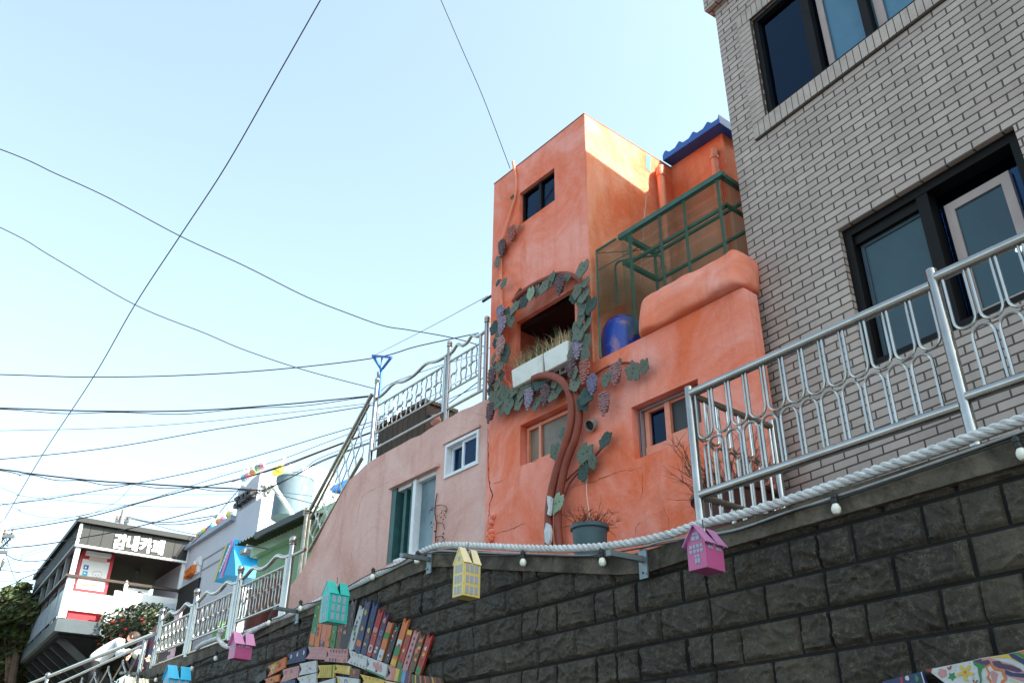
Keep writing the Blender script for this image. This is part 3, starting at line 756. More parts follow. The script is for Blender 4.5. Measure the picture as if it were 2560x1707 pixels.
for (a, b) in ((1, 0), (2, 1)):
    sa, sb = pp[a][0], pp[b][0]
    sub = sb - (.12 if b == 0 else .075); sl_ = sa + (.09 if a == 2 else .0)
    f = wseg(O, UT)
    railpipe(up, bumpy_rail(f(sa, zr_), f(sub + .0, zr_ + .0), .07) + [f(sb, zr_ + .02)], .022, name='wavy_handrail')
    zI = (zi[a] + zi[b]) / 2; zL = (zl_[a] + zl_[b]) / 2; zF = (zf_[a] + zf_[b]) / 2
    railpipe(up, [f(sl_, zI), f(sub, zI)], .014, name='inner_rail'); railpipe(up, [f(sl_, zL), f(sub, zL)], .014, name='inner_rail'); railpipe(up, [f(sa, zF), f(sb, zF)], .02, name='bottom_rail')
    m = MB(); m.tube([f(sub, zF), f(sub, zr_ - .01)], .022, 12); m.build('baluster', m_steel, up)
    if a == 2: m = MB(); m.tube([f(sl_, zF), f(sl_, zr_ - .02)], .016, 12); m.build('baluster', m_steel, up)
    for P in ring_wave(f, sl_ + .02, sub - .02, zL, zI, 3 if a == 1 else 7):
        m = MB(); m.tube(smooth_path(P, 2), .0105, 7); m.build('scroll_bar', m_steel, up)
# flight: follows the sloping parapet of the stairs
fl_ = thing('stair_railing', 'steel railing of the steep outdoor stairs down the left edge of the pink house', 'railing', O.w(-9.9, .2, 4.2))
FT = .12
A1 = O.px(930, 985, t=FT); A0 = O.px(775, 1275, t=FT)      # handrail ends
h0 = O.px(915, 1135, t=FT); 
B1 = O.px(905, 1145, t=FT); B0 = O.px(772, 1378, t=FT)
f = wseg(O, FT)
d_ = (A1[0] - A0[0])
def lin(a, b, u): return (a[0] + (b[0] - a[0]) * u, a[1] + (b[1] - a[1]) * u)
railpipe(fl_, [f(*A0), f(*A1)], .03, m_steel, 'handrail')
off = .14
railpipe(fl_, [f(A0[0] + .05, A0[1] - off), f(A1[0] - .05, A1[1] - off)], .02, m_steel_old, 'inner_rail')
railpipe(fl_, [f(B0[0], B0[1]), f(B1[0], B1[1])], .026, m_steel_old, 'bottom_rail')
for k in range(15):
    u0 = (k + .5) / 15; a = lin(B0, B1, u0); c = lin(A0, A1, u0); hh = (c[1] - off) - a[1]
    P = [f(a[0] + .06 * math.sin(3 * math.pi * v + math.pi * (k % 2)) + .10 * (v - .5) * 0, a[1] + v * hh) for v in [j / 14 for j in range(15)]]
    m = MB(); m.tube(P, .009, 7); m.build('scroll_bar', m_steel, fl_)
gl = crop(600, 1200, 3.093)
q0 = O.px(*gl(520, 240), t=FT); q1 = O.px(*gl(470, 710), t=FT)
post(O, fl_, q0[0], FT, 3.4, q0[1] - .02, .032, ball=.045, mat=m_steel_old)
q2 = O.px(*gl(550, 260), t=FT); post(O, fl_, q2[0] - .01, FT, 3.4, q2[1], .022, mat=m_steel_old)
# ---- railing standing on the stone wall, left
lr = thing('wall_top_railing', 'long ball-topped steel railing on the far left stretch of the stone wall', 'railing', W.w(-11, .15, 3.6))
LT = .12
gA = crop(0, 1100, 2.584); gB = crop(340, 1520, 6.533)
def lp(g, x, y): return W.px(*g(x, y), t=LT)
lposts = [(gA, 1895, 640, 1845, 1060), (gA, 1560, 825, 1490, 1240), (gA, 1275, 975, 1210, 1370), (gA, 1050, 1100, 985, 1460)]
LP = []
for g, xt, yt, xb, yb in lposts:
    a = lp(g, xt, yt); b = lp(g, xb, yb); s = (a[0] + b[0]) / 2; LP.append((s, a[1])); 
tops = sorted(LP); 
for s, z in LP: post(W, lr, s, LT, interp(T_, s) - .03, z - .05, .035, ball=.05)
f = wseg(W, LT)
for (a, b) in zip(tops, tops[1:]):
    H = (a[1] + b[1]) / 2; sa, sb = a[0], b[0]; zb0 = (interp(T_, sa) + interp(T_, sb)) / 2
    zr0 = H - .17; zI = H - .27; zF = zb0 + .1; zL = zb0 + .27
    railpipe(lr, bumpy_rail(f(sa, zr0), f(sb, zr0), .075), .026, name='wavy_handrail')
    railpipe(lr, [f(sa + .1, zI), f(sb - .1, zI)], .016, name='inner_rail'); railpipe(lr, [f(sa + .1, zL), f(sb - .1, zL)], .016, name='inner_rail'); railpipe(lr, [f(sa, zF), f(sb, zF)], .022, m_steel_old, name='bottom_rail')
    for q in (sa + .1, sb - .1):
        m = MB(); m.tube([f(q, zF), f(q, zr0)], .024, 10); m.build('baluster', m_steel, lr)
    cols = 7; w_ = (sb - sa - .26) / cols; zm2 = (zI + zL) / 2
    for k in range(cols):
        x0 = sa + .13 + k * w_
        for (za, zb2, dx) in ((zL + .01, zm2 + .03, 0), (zm2 - .02, zI - .01, w_ * .45)):
            r = w_ * .27; c = x0 + w_ / 2 + dx - w_ * .2; P = []
            if za > zb2: continue
            for j in range(17):
                an = 2 * math.pi * j / 16; y_ = math.sin(an); x_ = math.cos(an)
                hh = (zb2 - za) / 2 - r
                P.append(f(c + r * x_, (za + zb2) / 2 + (hh if y_ > 1e-6 else (-hh if y_ < -1e-6 else 0)) + r * y_))
            m = MB(); m.tube(P, .012, 6); m.build('loop_bar', m_steel, lr)
# short link pipes joining to the stairs railing
railpipe(lr, [f(tops[-1][0], tops[-1][1] - .2), f(tops[-1][0] + .35, tops[-1][1] - .2)], .02, name='link_pipe')
# ---- stair handrail at the far left, sloping away
hr = thing('stair_handrail', 'polished twin-pipe handrail with wavy infill in front of the two stooping people', 'railing', W.w(-17, 0, 3.2))
gC = crop(200, 1520, 8.386); HT = -.05
a0 = W.px(*gC(1570, 530), t=HT); b0 = W.px(20, 1730, t=HT)
c0 = W.px(*gC(1330, 770), t=HT); d0 = W.px(60, 1745, t=HT)
f = wseg(W, HT)
railpipe(hr, [f(*b0), f(*a0)], .032, name='handrail'); railpipe(hr, [f(d0[0], d0[1] - .02), f(*c0)], .022, name='lower_rail')
pa = W.px(*gC(1390, 650), t=HT); pb = W.px(*gC(1225, 1320), t=HT)
post(W, hr, (pa[0] + pb[0]) / 2, HT, 2.9, pa[1], .03)
pc = W.px(120, 1690, t=HT); post(W, hr, pc[0], HT, 2.6, pc[1] - .02, .035, ball=.055)
P = []
for k in range(9):
    u0 = k / 9
    for j in range(10):
        u = (k + j / 10) / 9; x = c0[0] + (d0[0] - c0[0]) * u * .9; z = c0[1] + (d0[1] - c0[1]) * u * .9 - .25
        an = 2 * math.pi * j / 10
        P.append(f(x - .14 + .075 * math.sin(2 * an), z + .15 * math.cos(an)))
m = MB(); m.tube(smooth_path(P, 2), .014, 7); m.build('wavy_bar', m_steel, hr)
P2_ = [p + Vector((0, 0, -.38)) - W.r * .25 for p in P]
m = MB(); m.tube(smooth_path(P2_, 2), .014, 7); m.build('wavy_bar', m_steel, hr)

# ============================================================ ROPE, CONDUIT, BULBS, BRACKETS
m_rope = M('white_twisted_rope', (.60, .60, .60), (.38, .38, .37), 12, .85, bump=.3, bscale=90)
rp = [(2640, 1018), (2560, 1047), (2400, 1102), (2200, 1172), (2000, 1240), (1850, 1285), (1750, 1309), (1680, 1333), (1600, 1352), (1520, 1364), (1450, 1369), (1380, 1371), (1300, 1369), (1220, 1365), (1150, 1362), (1105, 1362), (1070, 1372), (1030, 1392), (960, 1428), (880, 1465), (800, 1500), (730, 1533), (690, 1548), (640, 1572), (610, 1590), (590, 1610), (572, 1616), (558, 1610), (547, 1596), (548, 1582), (556, 1573)]
RP = [W.wp(*q, t=-.055 if q[0] > 640 else -.09) for q in rp]
path = smooth_path(RP, 14)
# resample evenly
rs_ = [path[0]]; acc = 0
for a, b in zip(path, path[1:]):
    L_ = (b - a).length
    while acc + L_ >= .011:
        k = (.011 - acc) / L_; a = a.lerp(b, k); rs_.append(a); L_ = (b - a).length; acc = 0
    acc += L_
m = MB(); u = (rs_[1] - rs_[0]).orthogonal().normalized(); fr = []
for i, p in enumerate(rs_):
    T = (rs_[min(i + 1, len(rs_) - 1)] - rs_[max(i - 1, 0)]).normalized(); u = (u - T * u.dot(T)).normalized(); fr.append((p, u.copy(), T.cross(u)))
for st in range(3):
    P = []
    for i, (p, u_, w_) in enumerate(fr):
        a = i * .011 / .155 * 2 * math.pi + st * 2 * math.pi / 3
        P.append(p + (u_ * math.cos(a) + w_ * math.sin(a)) * .0135)
    m.tube(P, .0155, 7)
m.build('rope', m_rope, loc=W.w(-5, 0, 3.3), label='thick white twisted rope lying along the top edge of the stone wall', category='rope')
q = [(556, 1573), (548, 1592), (530, 1600), (505, 1610), (492, 1620)]
m = MB(); m.tube(smooth_path([W.wp(*p, t=-.07) for p in q], 5), .03, 10); m.build('wrapped_rope_end', m_rope, loc=W.wp(530, 1600, t=-.07), label='white tape-wrapped rope end lashed to the wall-top railing post', category='rope')
m_cond = M('grey_conduit', (.32, .32, .31), (.18, .17, .16), 8, .5)
def cable(name, pts, r, mat, label, cat, group=None, F=W, t=-.06, n=6, k=6):
    P = [F.wp(*p, t=t) for p in pts]; m = MB(); m.tube(smooth_path(P, k), r, n)
    d = dict(label=label, category=cat)
    if group: d['group'] = group
    return m.build(name, mat, loc=P[len(P) // 2], **d)
cable('conduit', [(2640, 1048), (2560, 1076), (2200, 1204), (1960, 1283), (1830, 1326), (1660, 1352), (1600, 1372)], .008, m_cond, 'thin pale conduit clipped below the rope on the right of the wall cap', 'conduit', t=-.062)
cable('conduit', [(1560, 1388), (1420, 1388), (1250, 1382), (1150, 1378), (1085, 1378), (1020, 1404), (900, 1462), (810, 1500)], .008, m_cond, 'thin pale conduit running under the rope across the middle of the wall', 'conduit', t=-.062)
m_blk = M('black_rubber', (.012, .012, .013), rough=.5)
cable('festoon_cable', [(2640, 1062), (2540, 1096), (2300, 1178), (2085, 1250), (1990, 1275), (1830, 1330), (1700, 1352), (1610, 1368), (1502, 1386), (1440, 1390), (1307, 1386), (1200, 1388), (1130, 1384), (1044, 1385), (990, 1412), (934, 1430), (860, 1470), (800, 1500), (752, 1513), (700, 1542), (676, 1552), (600, 1610), (540, 1640), (483, 1668), (392, 1696), (352, 1700)], .005, m_blk, 'black festoon light cable looping under the white rope', 'cable', t=-.085)
m_bulb = M('white_bulb', (.72, .71, .64), (.66, .65, .56), 10, .3, spec=.5)
def bulb_at(px_, py_, label, sc=.85):
    P = W.wp(px_, py_, t=-.09); r = thing('festoon_bulb', label, 'light bulb', P, 'round bulbs on the festoon cable')
    r.scale = (sc,) * 3; return r
def bulb_parts(r):
    c = Vector(r.location)
    m = MB(); m.lathe(c + Vector((0, 0, -.115)), [(.004, 0), (.018, .004), (.027, .018), (.030, .033), (.026, .05), (.019, .062), (.0185, .07)], 16); m.build('glass_bulb', m_bulb, r)
    m = MB(); m.lathe(c + Vector((0, 0, -.046)), [(.02, -.004), (.022, .0), (.022, .012), (.019, .014), (.019, .03), (.023, .034), (.023, .055), (.010, .066), (.006, .075)], 14); m.build('socket', m_blk, r)
bl = [((2085, 1240), 'white bulb in black socket beneath the wall cap right of the big pink lantern'), ((2540, 1100), 'white bulb at the far right edge of the photo under the rope'),
      ((1502, 1378), 'white bulb in black socket beside the middle steel bracket'), ((1307, 1382), 'white bulb hanging between the yellow lantern and the middle bracket'),
      ((1044, 1382), 'white bulb hanging from the steel bracket left of the yellow lantern'), ((933, 1424), 'white bulb between the teal and yellow lanterns'),
      ((752, 1504), 'white bulb at the tip of the left steel bracket'), ((676, 1540), 'white bulb between the left bracket and the small pink lantern'),
      ((541, 1630), 'white bulb just left of the small pink lantern'), ((484, 1656), 'white bulb between the small pink and blue lanterns'),
      ((392, 1685), 'white bulb just left of the blue lantern'), ((353, 1688), 'white bulb at the left end of the stone wall')]
r0 = bulb_at(*bl[0][0], bl[0][1]); bulb_parts(r0)
for q, lb in bl[1:]:
    c = clone(r0, loc=W.wp(*q, t=-.09)); c['label'] = lb; c.rotation_euler = (random.uniform(-.15, .15), random.uniform(-.15, .15), 0)
m_galv = M('galvanised_steel', (.23, .27, .29), (.16, .19, .2), 9, .5, .6, bump=.1)
def bracket(a, b, ta, tb, lab):
    """steel arm: b is bolted to the wall, a is the free end standing off the wall"""
    A = W.wp(*a, t=ta); Bp = W.wp(*b, t=tb); r = thing('steel_bracket', lab, 'bracket', Bp, 'steel arms carrying the lanterns')
    m = MB(); m.bar(A, Bp, .035, .035); m.build('arm', m_galv, r)
    m = MB(); m.box(Bp + W.n * .0 - Vector((0, 0, .03)), W.r, W.n, Vector((0, 0, 1)), .035, .006, .09); m.lathe(Bp - W.n * .02 + W.r * .015 - Vector((0, 0, .09)), [(.008, 0), (.008, .02)], 8, -W.n); m.build('wall_plate', m_galv, r)
bracket((1520, 1381), (1608, 1398), -.40, -.06, 'grey steel bracket arm right of the middle of the wall under the rope')
bracket((1003, 1387), (1074, 1398), -.40, -.06, 'grey steel bracket arm just left of the yellow lantern')
bracket((686, 1519), (745, 1528), -.40, -.06, 'grey steel bracket arm below the foot of the stair railing')
bracket((302, 1681), (345, 1683), -.40, -.06, 'grey steel bracket arm over the cream lantern at the left end')

# ============================================================ HOUSE-SHAPED LANTERNS
def win_quad(m, o, ax, up, nrm, cx, cz, w_, h_):
    c = o + ax * cx + up * cz; m.box(c, ax, up, nrm, w_ / 2, h_ / 2, .0015)
def lantern(loc, yaw, w_, d_, h_, rh, mats, lab, rows, eave=.012, roofsplit=True, style=0, group='house-shaped lanterns hanging along the wall'):
    """w_ along the long front, d_ gable width, h_ wall height, rh roof height; loc = bottom centre"""
    r = thing('house_lantern', lab, 'lantern', loc, group)
    X = Vector((math.cos(yaw), math.sin(yaw), 0)); Y = Vector((-math.sin(yaw), math.cos(yaw), 0)); Z = Vector((0, 0, 1)); c = Vector(loc)
    mw, mr, mp = mats
    m = MB(); p = []
    a, b = w_ / 2, d_ / 2
    vs = [c + X * i + Y * j for i, j in ((-a, -b), (a, -b), (a, b), (-a, b))]
    v2 = [v + Z * h_ for v in vs]; ap = [c - X * a + Z * (h_ + rh - .004), c + X * a + Z * (h_ + rh - .004)]
    m.add(vs + v2 + ap, [(3, 2, 1, 0), (0, 1, 5, 4), (2, 3, 7, 6), (1, 2, 6, 9, 5), (3, 0, 4, 8, 7)]); m.build('body', mw, r, smooth=False)
    # roof: two halves along X with a small gap where the hanging ring sits
    g = .006 if roofsplit else 0
    m = MB()
    for (x0, x1, nota, notb) in ((-a - eave, -g, 0, 1), (g, a + eave, 1, 0)):
        for sgn in (-1, 1):
            e = b + eave; k = (rh / b)
            P = [c + X * x0 + Y * sgn * e + Z * (h_ - eave * k), c + X * x1 + Y * sgn * e + Z * (h_ - eave * k), c + X * (x1 - (.02 if notb else 0)) + Z * (h_ + rh), c + X * (x0 + (.02 if nota else 0)) + Z * (h_ + rh)]
            N = (P[1] - P[0]).cross(P[3] - P[0]).normalized()
            if N.z < 0: N = -N
            m.add(P + [q + N * .005 for q in P], [(0, 1, 2, 3), (7, 6, 5, 4), (0, 4, 5, 1), (1, 5, 6, 2), (2, 6, 7, 3), (3, 7, 4, 0)])
    m.build('roof', mr, r, smooth=False)
    k = 0
    def panes(lst, ax, org, nrm):
        for (cx, cz, ww, hh) in lst:
            m = MB(); win_quad(m, org + nrm * .0016, ax, Z, nrm, cx, cz, ww, hh); m.build('window_pane', mp, r, smooth=False)
    panes(rows[0], X, c - Y * b, -Y); panes(rows[1], Y, c - X * a, -X)
    m = MB(); m.tube([c + Z * (h_ + rh - .01), c + Z * (h_ + rh + .05)], .003, 6); m.build('hanging_wire', m_blk, r)
    return r
def grid3(w_, h_, nx, nz, ww, hh, z0, z1):
    return [((i - (nx - 1) / 2) * w_, z0 + (z1 - z0) * j / max(nz - 1, 1), ww, hh) for i in range(nx) for j in range(nz)]
m_lp = M('lantern_window_film', (.28, .31, .40), rough=.4)
def lmat(nm, c): return M(nm, c, tuple(x * .85 for x in c), 3, .38, spec=.5)
def placed(px_, py_, t): return W.wp(px_, py_, t=t)
wy = math.atan2(W.r.y, W.r.x)   # yaw along the wall
# yellow
yl = lmat('yellow_lantern_paint', (.62, .47, .14)); yr = lmat('cream_lantern_roof', (.76, .64, .40))
b0 = placed(1165, 1494, -.36)
lantern(b0, R_(40), .155, .125, .245, .115, (yl, yr, m_lp), 'tall yellow house lantern with cream roof, nine windows on its broad side', (grid3(.042, 0, 3, 3, .027, .056, .045, .20), grid3(.032, 0, 3, 3, .018, .056, .045, .20) + [(0, .275, .025, .03)]), eave=.004)
tl = lmat('teal_lantern_paint', (.02, .42, .36))
b0 = placed(832, 1558, -.36)
lantern(b0, R_(40), .20, .14, .25, .115, (tl, tl, m_lp), 'teal green house lantern hanging in front of the painted boards', (grid3(.055, 0, 3, 3, .032, .062, .05, .20), grid3(.036, 0, 3, 3, .018, .06, .05, .20) + [(0, .29, .02, .03)]), eave=.004)
pk = lmat('pink_lantern_paint', (.43, .085, .22)); pr = lmat('mauve_lantern_roof', (.40, .15, .31))
b0 = placed(1768, 1428, -.33)
pk_front = [(cx + dx, z, .017, .020) for cx in (-.035, .035) for dx in (-.011, .011) for z in (.118, .142)]
pk_side = [((i - 1.5) * .024, z, .017, .019) for i in range(4) for z in (.098, .124)] + [(-.012, .045, .014, .026), (.006, .045, .014, .026), (-.012, .07, .014, .014), (.006, .07, .014, .014), (-.017, .17, .026, .024), (.014, .17, .026, .024), (-.012, .192, .018, .012), (.01, .192, .018, .012)]
lantern(b0, R_(40), .155, .125, .155, .085, (pk, pr, m_lp), 'large pink house lantern with mauve roof at the right end of the rope sag', (pk_front, pk_side), eave=.018)
b0 = placed(598, 1648, -.33)
lantern(b0, R_(40), .19, .15, .17, .105, (pk, lmat('pale_pink_roof', (.66, .25, .45)), m_lp), 'small far pink house lantern on the dark wall below the railing', ([(x * 1.2, z * 1.08, .02, .022) for x, z, _, _ in pk_front], [(x * 1.1, z * 1.05, .017, .02) for x, z, _, _ in pk_side[:8]]), eave=.022)
bm = lmat('sky_blue_lantern_paint', (.02, .42, .68))
b0 = placed(432, 1750, -.33)
lantern(b0, R_(40), .25, .18, .25, .14, (bm, bm, m_lp), 'glossy sky blue house lantern at the bottom left end of the wall', (grid3(.08, 0, 3, 2, .045, .08, .07, .19), grid3(.05, 0, 3, 2, .03, .08, .07, .19)), eave=.015)
cm = lmat('cream_lantern_paint', (.62, .55, .38))
b0 = placed(321, 1800, -.33)
lantern(b0, R_(40), .3, .22, .36, .17, (cm, cm, m_lp), 'cream house lantern under the leftmost steel bracket', (grid3(.09, 0, 3, 2, .05, .1, .08, .25), []), eave=.01)
# ============================================================ BALCONY PLANTERS, CONCRETE BLOCK, DRY GRASS
m_styro = M('white_planter_foam', (.70, .70, .66), (.62, .62, .58), 3, .6, dirt=(.35, .32, .26), dscale=4, damt=.35)
PLT = -.16
def planter(a, b, c, lab):
    """a top-left, b top-right, c bottom-right of the front face in crop g4"""
    A = O.px(*g4(*a), t=PLT); Bq = O.px(*g4(*b), t=PLT); Cq = O.px(*g4(*c), t=PLT)
    s0, s1 = A[0], Bq[0]; z1 = (A[1] + Bq[1]) / 2; z0 = Cq[1]
    r = thing('white_planter', lab, 'planter', O.w((s0 + s1) / 2, PLT + .14, z0), 'white planters on the arched balcony')
    m = MB(); sl = .015
    m.hexa([O.w(s0 + sl, PLT + sl, z0), O.w(s1 - sl, PLT + sl, z0), O.w(s1 - sl, PLT + .27, z0), O.w(s0 + sl, PLT + .27, z0),
            O.w(s0, PLT, z1), O.w(s1, PLT, z1), O.w(s1, PLT + .28, z1), O.w(s0, PLT + .28, z1)])
    o = m.build('box', m_styro, r, smooth=False); bv = o.modifiers.new('bevel', 'BEVEL'); bv.width = .012; bv.segments = 2
    m = MB(); m.fbox(O, s0 + .02, s1 - .02, PLT + .02, PLT + .26, z1 + .0015, z1 + .006); m.build('soil', M('potting_soil', (.03, .02, .014), rough=1), r, smooth=False)
    return s0, s1, z0, z1
pl1 = planter((306, 1024), (549, 884), (550, 1032), 'white foam planter on the balcony ledge, left half, full of dry leaf stalks')
pl2 = planter((556, 880), (746, 788), (757, 930), 'white foam planter on the balcony ledge, right half, with cut straw tufts')
def blade(m, p, d, h, w_, bend, n=4):
    """one flat strap leaf"""
    d = d.normalized(); side = Vector((0, 0, 1)).cross(d); side = side.normalized() if side.length > .01 else Vector((1, 0, 0))
    vs = []
    for i in range(n + 1):
        u = i / n; c = p + Vector((0, 0, 1)) * h * u * (1 - .35 * bend * u) + d * (bend * h * u * u)
        ww = w_ * (1 - u ** 1.6) + .0006
        vs += [c - side * ww / 2, c + side * ww / 2]
    fs = [(2 * i, 2 * i + 1, 2 * i + 3, 2 * i + 2) for i in range(n)]
    m.add(vs, fs)
m_straw = M('dry_straw_leaf', (.58, .47, .30), (.42, .31, .17), 20, .9)
m_strap = M('dark_green_strap_leaf', (.03, .055, .022), (.05, .085, .03), 9, .6)
def foliage(name, mats_spec, loc, lab, cat, group=None):
    r = thing(name, lab, cat, loc, group)
    for nm, mat, fn in mats_spec:
        m = MB(); fn(m); m.build(nm, mat, r, smooth=False)
    return r
rnd = random.Random(3)
def tuft(s0, s1, z, n, hmin, hmax, bend, w_, droop=False):
    def fn(m):
        for i in range(n):
            s = rnd.uniform(s0 + .02, s1 - .02); t = PLT + rnd.uniform(.02, .2)
            a = rnd.uniform(0, 6.28); d = Vector((math.cos(a), math.sin(a), 0)) - O.n * .6
            blade(m, O.w(s, t, z - .01), d, rnd.uniform(hmin, hmax), w_ * rnd.uniform(.7, 1.3), rnd.uniform(-.1, bend))
    return fn
foliage('balcony_grass', [('dry_stalks', m_straw, tuft(pl1[0], pl1[1], pl1[3], 300, .08, .24, 1.9, .011)), ('green_leaves', m_strap, tuft(pl1[0] + .1, pl1[1], pl1[3], 40, .15, .34, .9, .018))],
        O.w((pl1[0] + pl1[1]) / 2, PLT + .1, pl1[3]), 'dry and green strap leaves growing in the left white balcony planter', 'plant', 'strap-leaved plants in the balcony planters')
foliage('balcony_grass', [('dry_stalks', m_straw, tuft(pl2[0], pl2[1], pl2[3], 260, .08, .2, .9, .013)), ('green_leaves', m_strap, tuft(pl2[0], pl2[1], pl2[3], 14, .18, .34, .6, .014))],
        O.w((pl2[0] + pl2[1]) / 2, PLT + .1, pl2[3]), 'clipped straw-coloured stubble growing in the right white balcony planter', 'plant', 'strap-leaved plants in the balcony planters')
# hollow concrete block and ledge that carry the planters
m_cblk = M('grey_cement', (.19, .175, .155), (.12, .11, .1), 10, .9, bump=.4, bscale=60)
s0, z1 = O.px(*g4(575, 1030), t=-.1); s1, z1b = O.px(*g4(735, 935), t=-.1)
zb_b = min(pl1[2], pl2[2])
cb = thing('hollow_concrete_block', 'grey hollow concrete block under the right white planter', 'block', O.w((s0 + s1) / 2, -.04, zb_b - .085))
m = MB(); w_ = (s1 - s0); hz = zb_b - .003
m.prism(O, rect(s0, s1, hz - .085, hz), -.10, .02, [rect(s0 + w_ * (.18 + .28 * k), s0 + w_ * (.40 + .28 * k), hz - .065, hz - .02) for k in range(3)])
m.build('block', m_cblk, cb, smooth=False)
# ============================================================ VINE SCULPTURE
vine = thing('grape_vine_sculpture', 'painted relief of a twin-trunked grape vine climbing the orange house around the balcony', 'wall sculpture', O.w(-6.5, -.1, 3.4))
m_trunk = M('red_brown_trunk_paint', (.17, .032, .018), (.26, .06, .034), 2.2, .6, bump=.25, bscale=18)
m_chip = M('bare_chipped_white', (.62, .64, .66), (.4, .4, .4), 14, .7)
def vtube(pts, g, t, r, name='trunk', mat=None, k=6):
    P = [O.wp(*g(*q), t=t) for q in pts]; m = MB(); m.tube(smooth_path(P, k), r, 12); return m.build(name, mat or m_trunk, vine)
vtube([(540, 1460), (537, 1300), (543, 1150), (560, 1040), (592, 900), (630, 770), (675, 640), (705, 530), (720, 430), (718, 340), (702, 260), (670, 195), (620, 150), (555, 125), (480, 125), (420, 150)], g7, -.12, .042)
vtube([(628, 1460), (612, 1330), (610, 1200), (618, 1080), (640, 960), (668, 830), (705, 720), (745, 620), (772, 500), (778, 400), (765, 310), (748, 240), (735, 170)], g7, -.09, .040)
vtube([(800, 1210), (815, 1080), (850, 960), (885, 850), (905, 700), (905, 560), (895, 450), (880, 370), (830, 305), (760, 272), (690, 268), (620, 290), (540, 325), (460, 368), (400, 410), (350, 455), (325, 490)], g4, -.05, .032, 'branch')
vtube([(385, 380), (345, 440)], g4, -.03, .02, 'branch')
vtube([(800, 1190), (775, 1060), (720, 1010)], g4, -.05, .022, 'branch')
vtube([(905, 1110), (960, 1060), (1030, 1010), (1110, 975), (1200, 962), (1290, 968), (1320, 985)], g4, -.03, .012, 'branch')
vtube([(655, 1075), (690, 990), (735, 920), (790, 860), (830, 810), (890, 760), (940, 705), (985, 640), (1013, 565)], g7, -.05, .012, 'branch')
vtube([(655, 970), (700, 920), (770, 855)], g7, -.04, .009, 'branch')
vtube([(335, 505), (352, 600), (360, 680), (352, 780), (330, 870), (305, 950), (280, 1040), (255, 1130), (240, 1200), (236, 1330), (236, 1470)], g5, -.03, .018, 'branch', m_pipe)
vtube([(228, 370), (230, 430), (235, 520)], g4, -.03, .016, 'branch', m_pipe)
for pts in ([(640, 700), (655, 705), (668, 722), (662, 800), (655, 845), (640, 835), (648, 790), (640, 750)], [(632, 900), (655, 915), (665, 960), (660, 1030), (648, 1062), (622, 1040), (618, 960)]):
    q = [g6(*a) for a in pts]; c = [O.px(*a, t=-.178) for a in q]
    m = MB(); m.prism(O, c, -.178, -.15); m.build('chipped_paint', m_chip, vine, smooth=False)
m_leaf = M('verdigris_leaf', (.13, .165, .12), (.065, .09, .068), 26, .7, bump=.4, bscale=60, dirt=(.22, .28, .22), dscale=11, damt=.5)
m_leafd = M('dark_green_leaf', (.028, .055, .05), (.05, .09, .075), 30, .7, bump=.4, bscale=60)
m_leafp = M('pale_leaf', (.32, .40, .27), (.20, .27, .2), 30, .75, bump=.4, bscale=60)
m_leafg = M('grey_green_leaf', (.19, .21, .16), (.10, .115, .09), 30, .7, bump=.5, bscale=50, dirt=(.045, .06, .05), dscale=9, damt=.6)
def leaf_mesh(seed):
    rn = random.Random(seed); N = 40; pts = []
    for k in range(N):
        a = 2 * math.pi * k / N
        r = .90 + .07 * math.cos(5 * (a + math.pi / 2)) + .055 * rn.uniform(-1, 1) + .05 * math.cos(13 * a)
        if a > math.pi * 1.3 and a < math.pi * 1.7: r += .16 * (1 - abs(a - 1.5 * math.pi) / (.2 * math.pi))
        if abs(a - math.pi / 2) < .32: r *= .62 + .38 * abs(a - math.pi / 2) / .32
        pts.append((r * math.cos(a) * .92, r * math.sin(a) * 1.05 - .05))
    # lobed outline: tip at the bottom (-y), notch with stalk at top
    vs = [(0, -.10, 0)]; fs = []
    rings = ((.45, .0), (.85, .10), (1.0, .02))
    for rr, dd in rings:
        for k, (x, y) in enumerate(pts):
            a = math.atan2(y, x); vein = .10 * max(0, math.cos(5 * (a + math.pi / 2))) ** 4
            vs.append((x * rr, -dd - .12 - vein * rr * .9, y * rr))
    for x, y in pts: vs.append((x * .97, .16, y * .97))
    for k in range(N): fs.append((0, 1 + k, 1 + (k + 1) % N))
    for j in range(3):
        for k in range(N): fs.append((1 + j * N + k, 1 + (j + 1) * N + k, 1 + (j + 1) * N + (k + 1) % N, 1 + j * N + (k + 1) % N))
    m = MB(); m.add(vs, fs)
    for (hx, hy) in ((.2, .1), (-.15, -.2)): m.lathe(Vector((hx, -.26, hy)), [(.07, 0), (.07, .08)], 8, Vector((0, 1, 0)))
    return m
lmesh = []
for i in range(4):
    o = leaf_mesh(i + 1).build('leaf', [m_leaf, m_blk], None, angle=50); n0 = len(o.data.polygons)
    for pl in o.data.polygons[-20:]: pl.material_index = 1
    lmesh.append(o.data); bpy.data.objects.remove(o)
OE = basis_euler(O.r, O.n, Vector((0, 0, 1)))
variants = {}
def leaf_data(i, mat):
    if (i, mat.name) not in variants:
        d = lmesh[i].copy(); d.materials[0] = mat; variants[(i, mat.name)] = d
    return variants[(i, mat.name)]
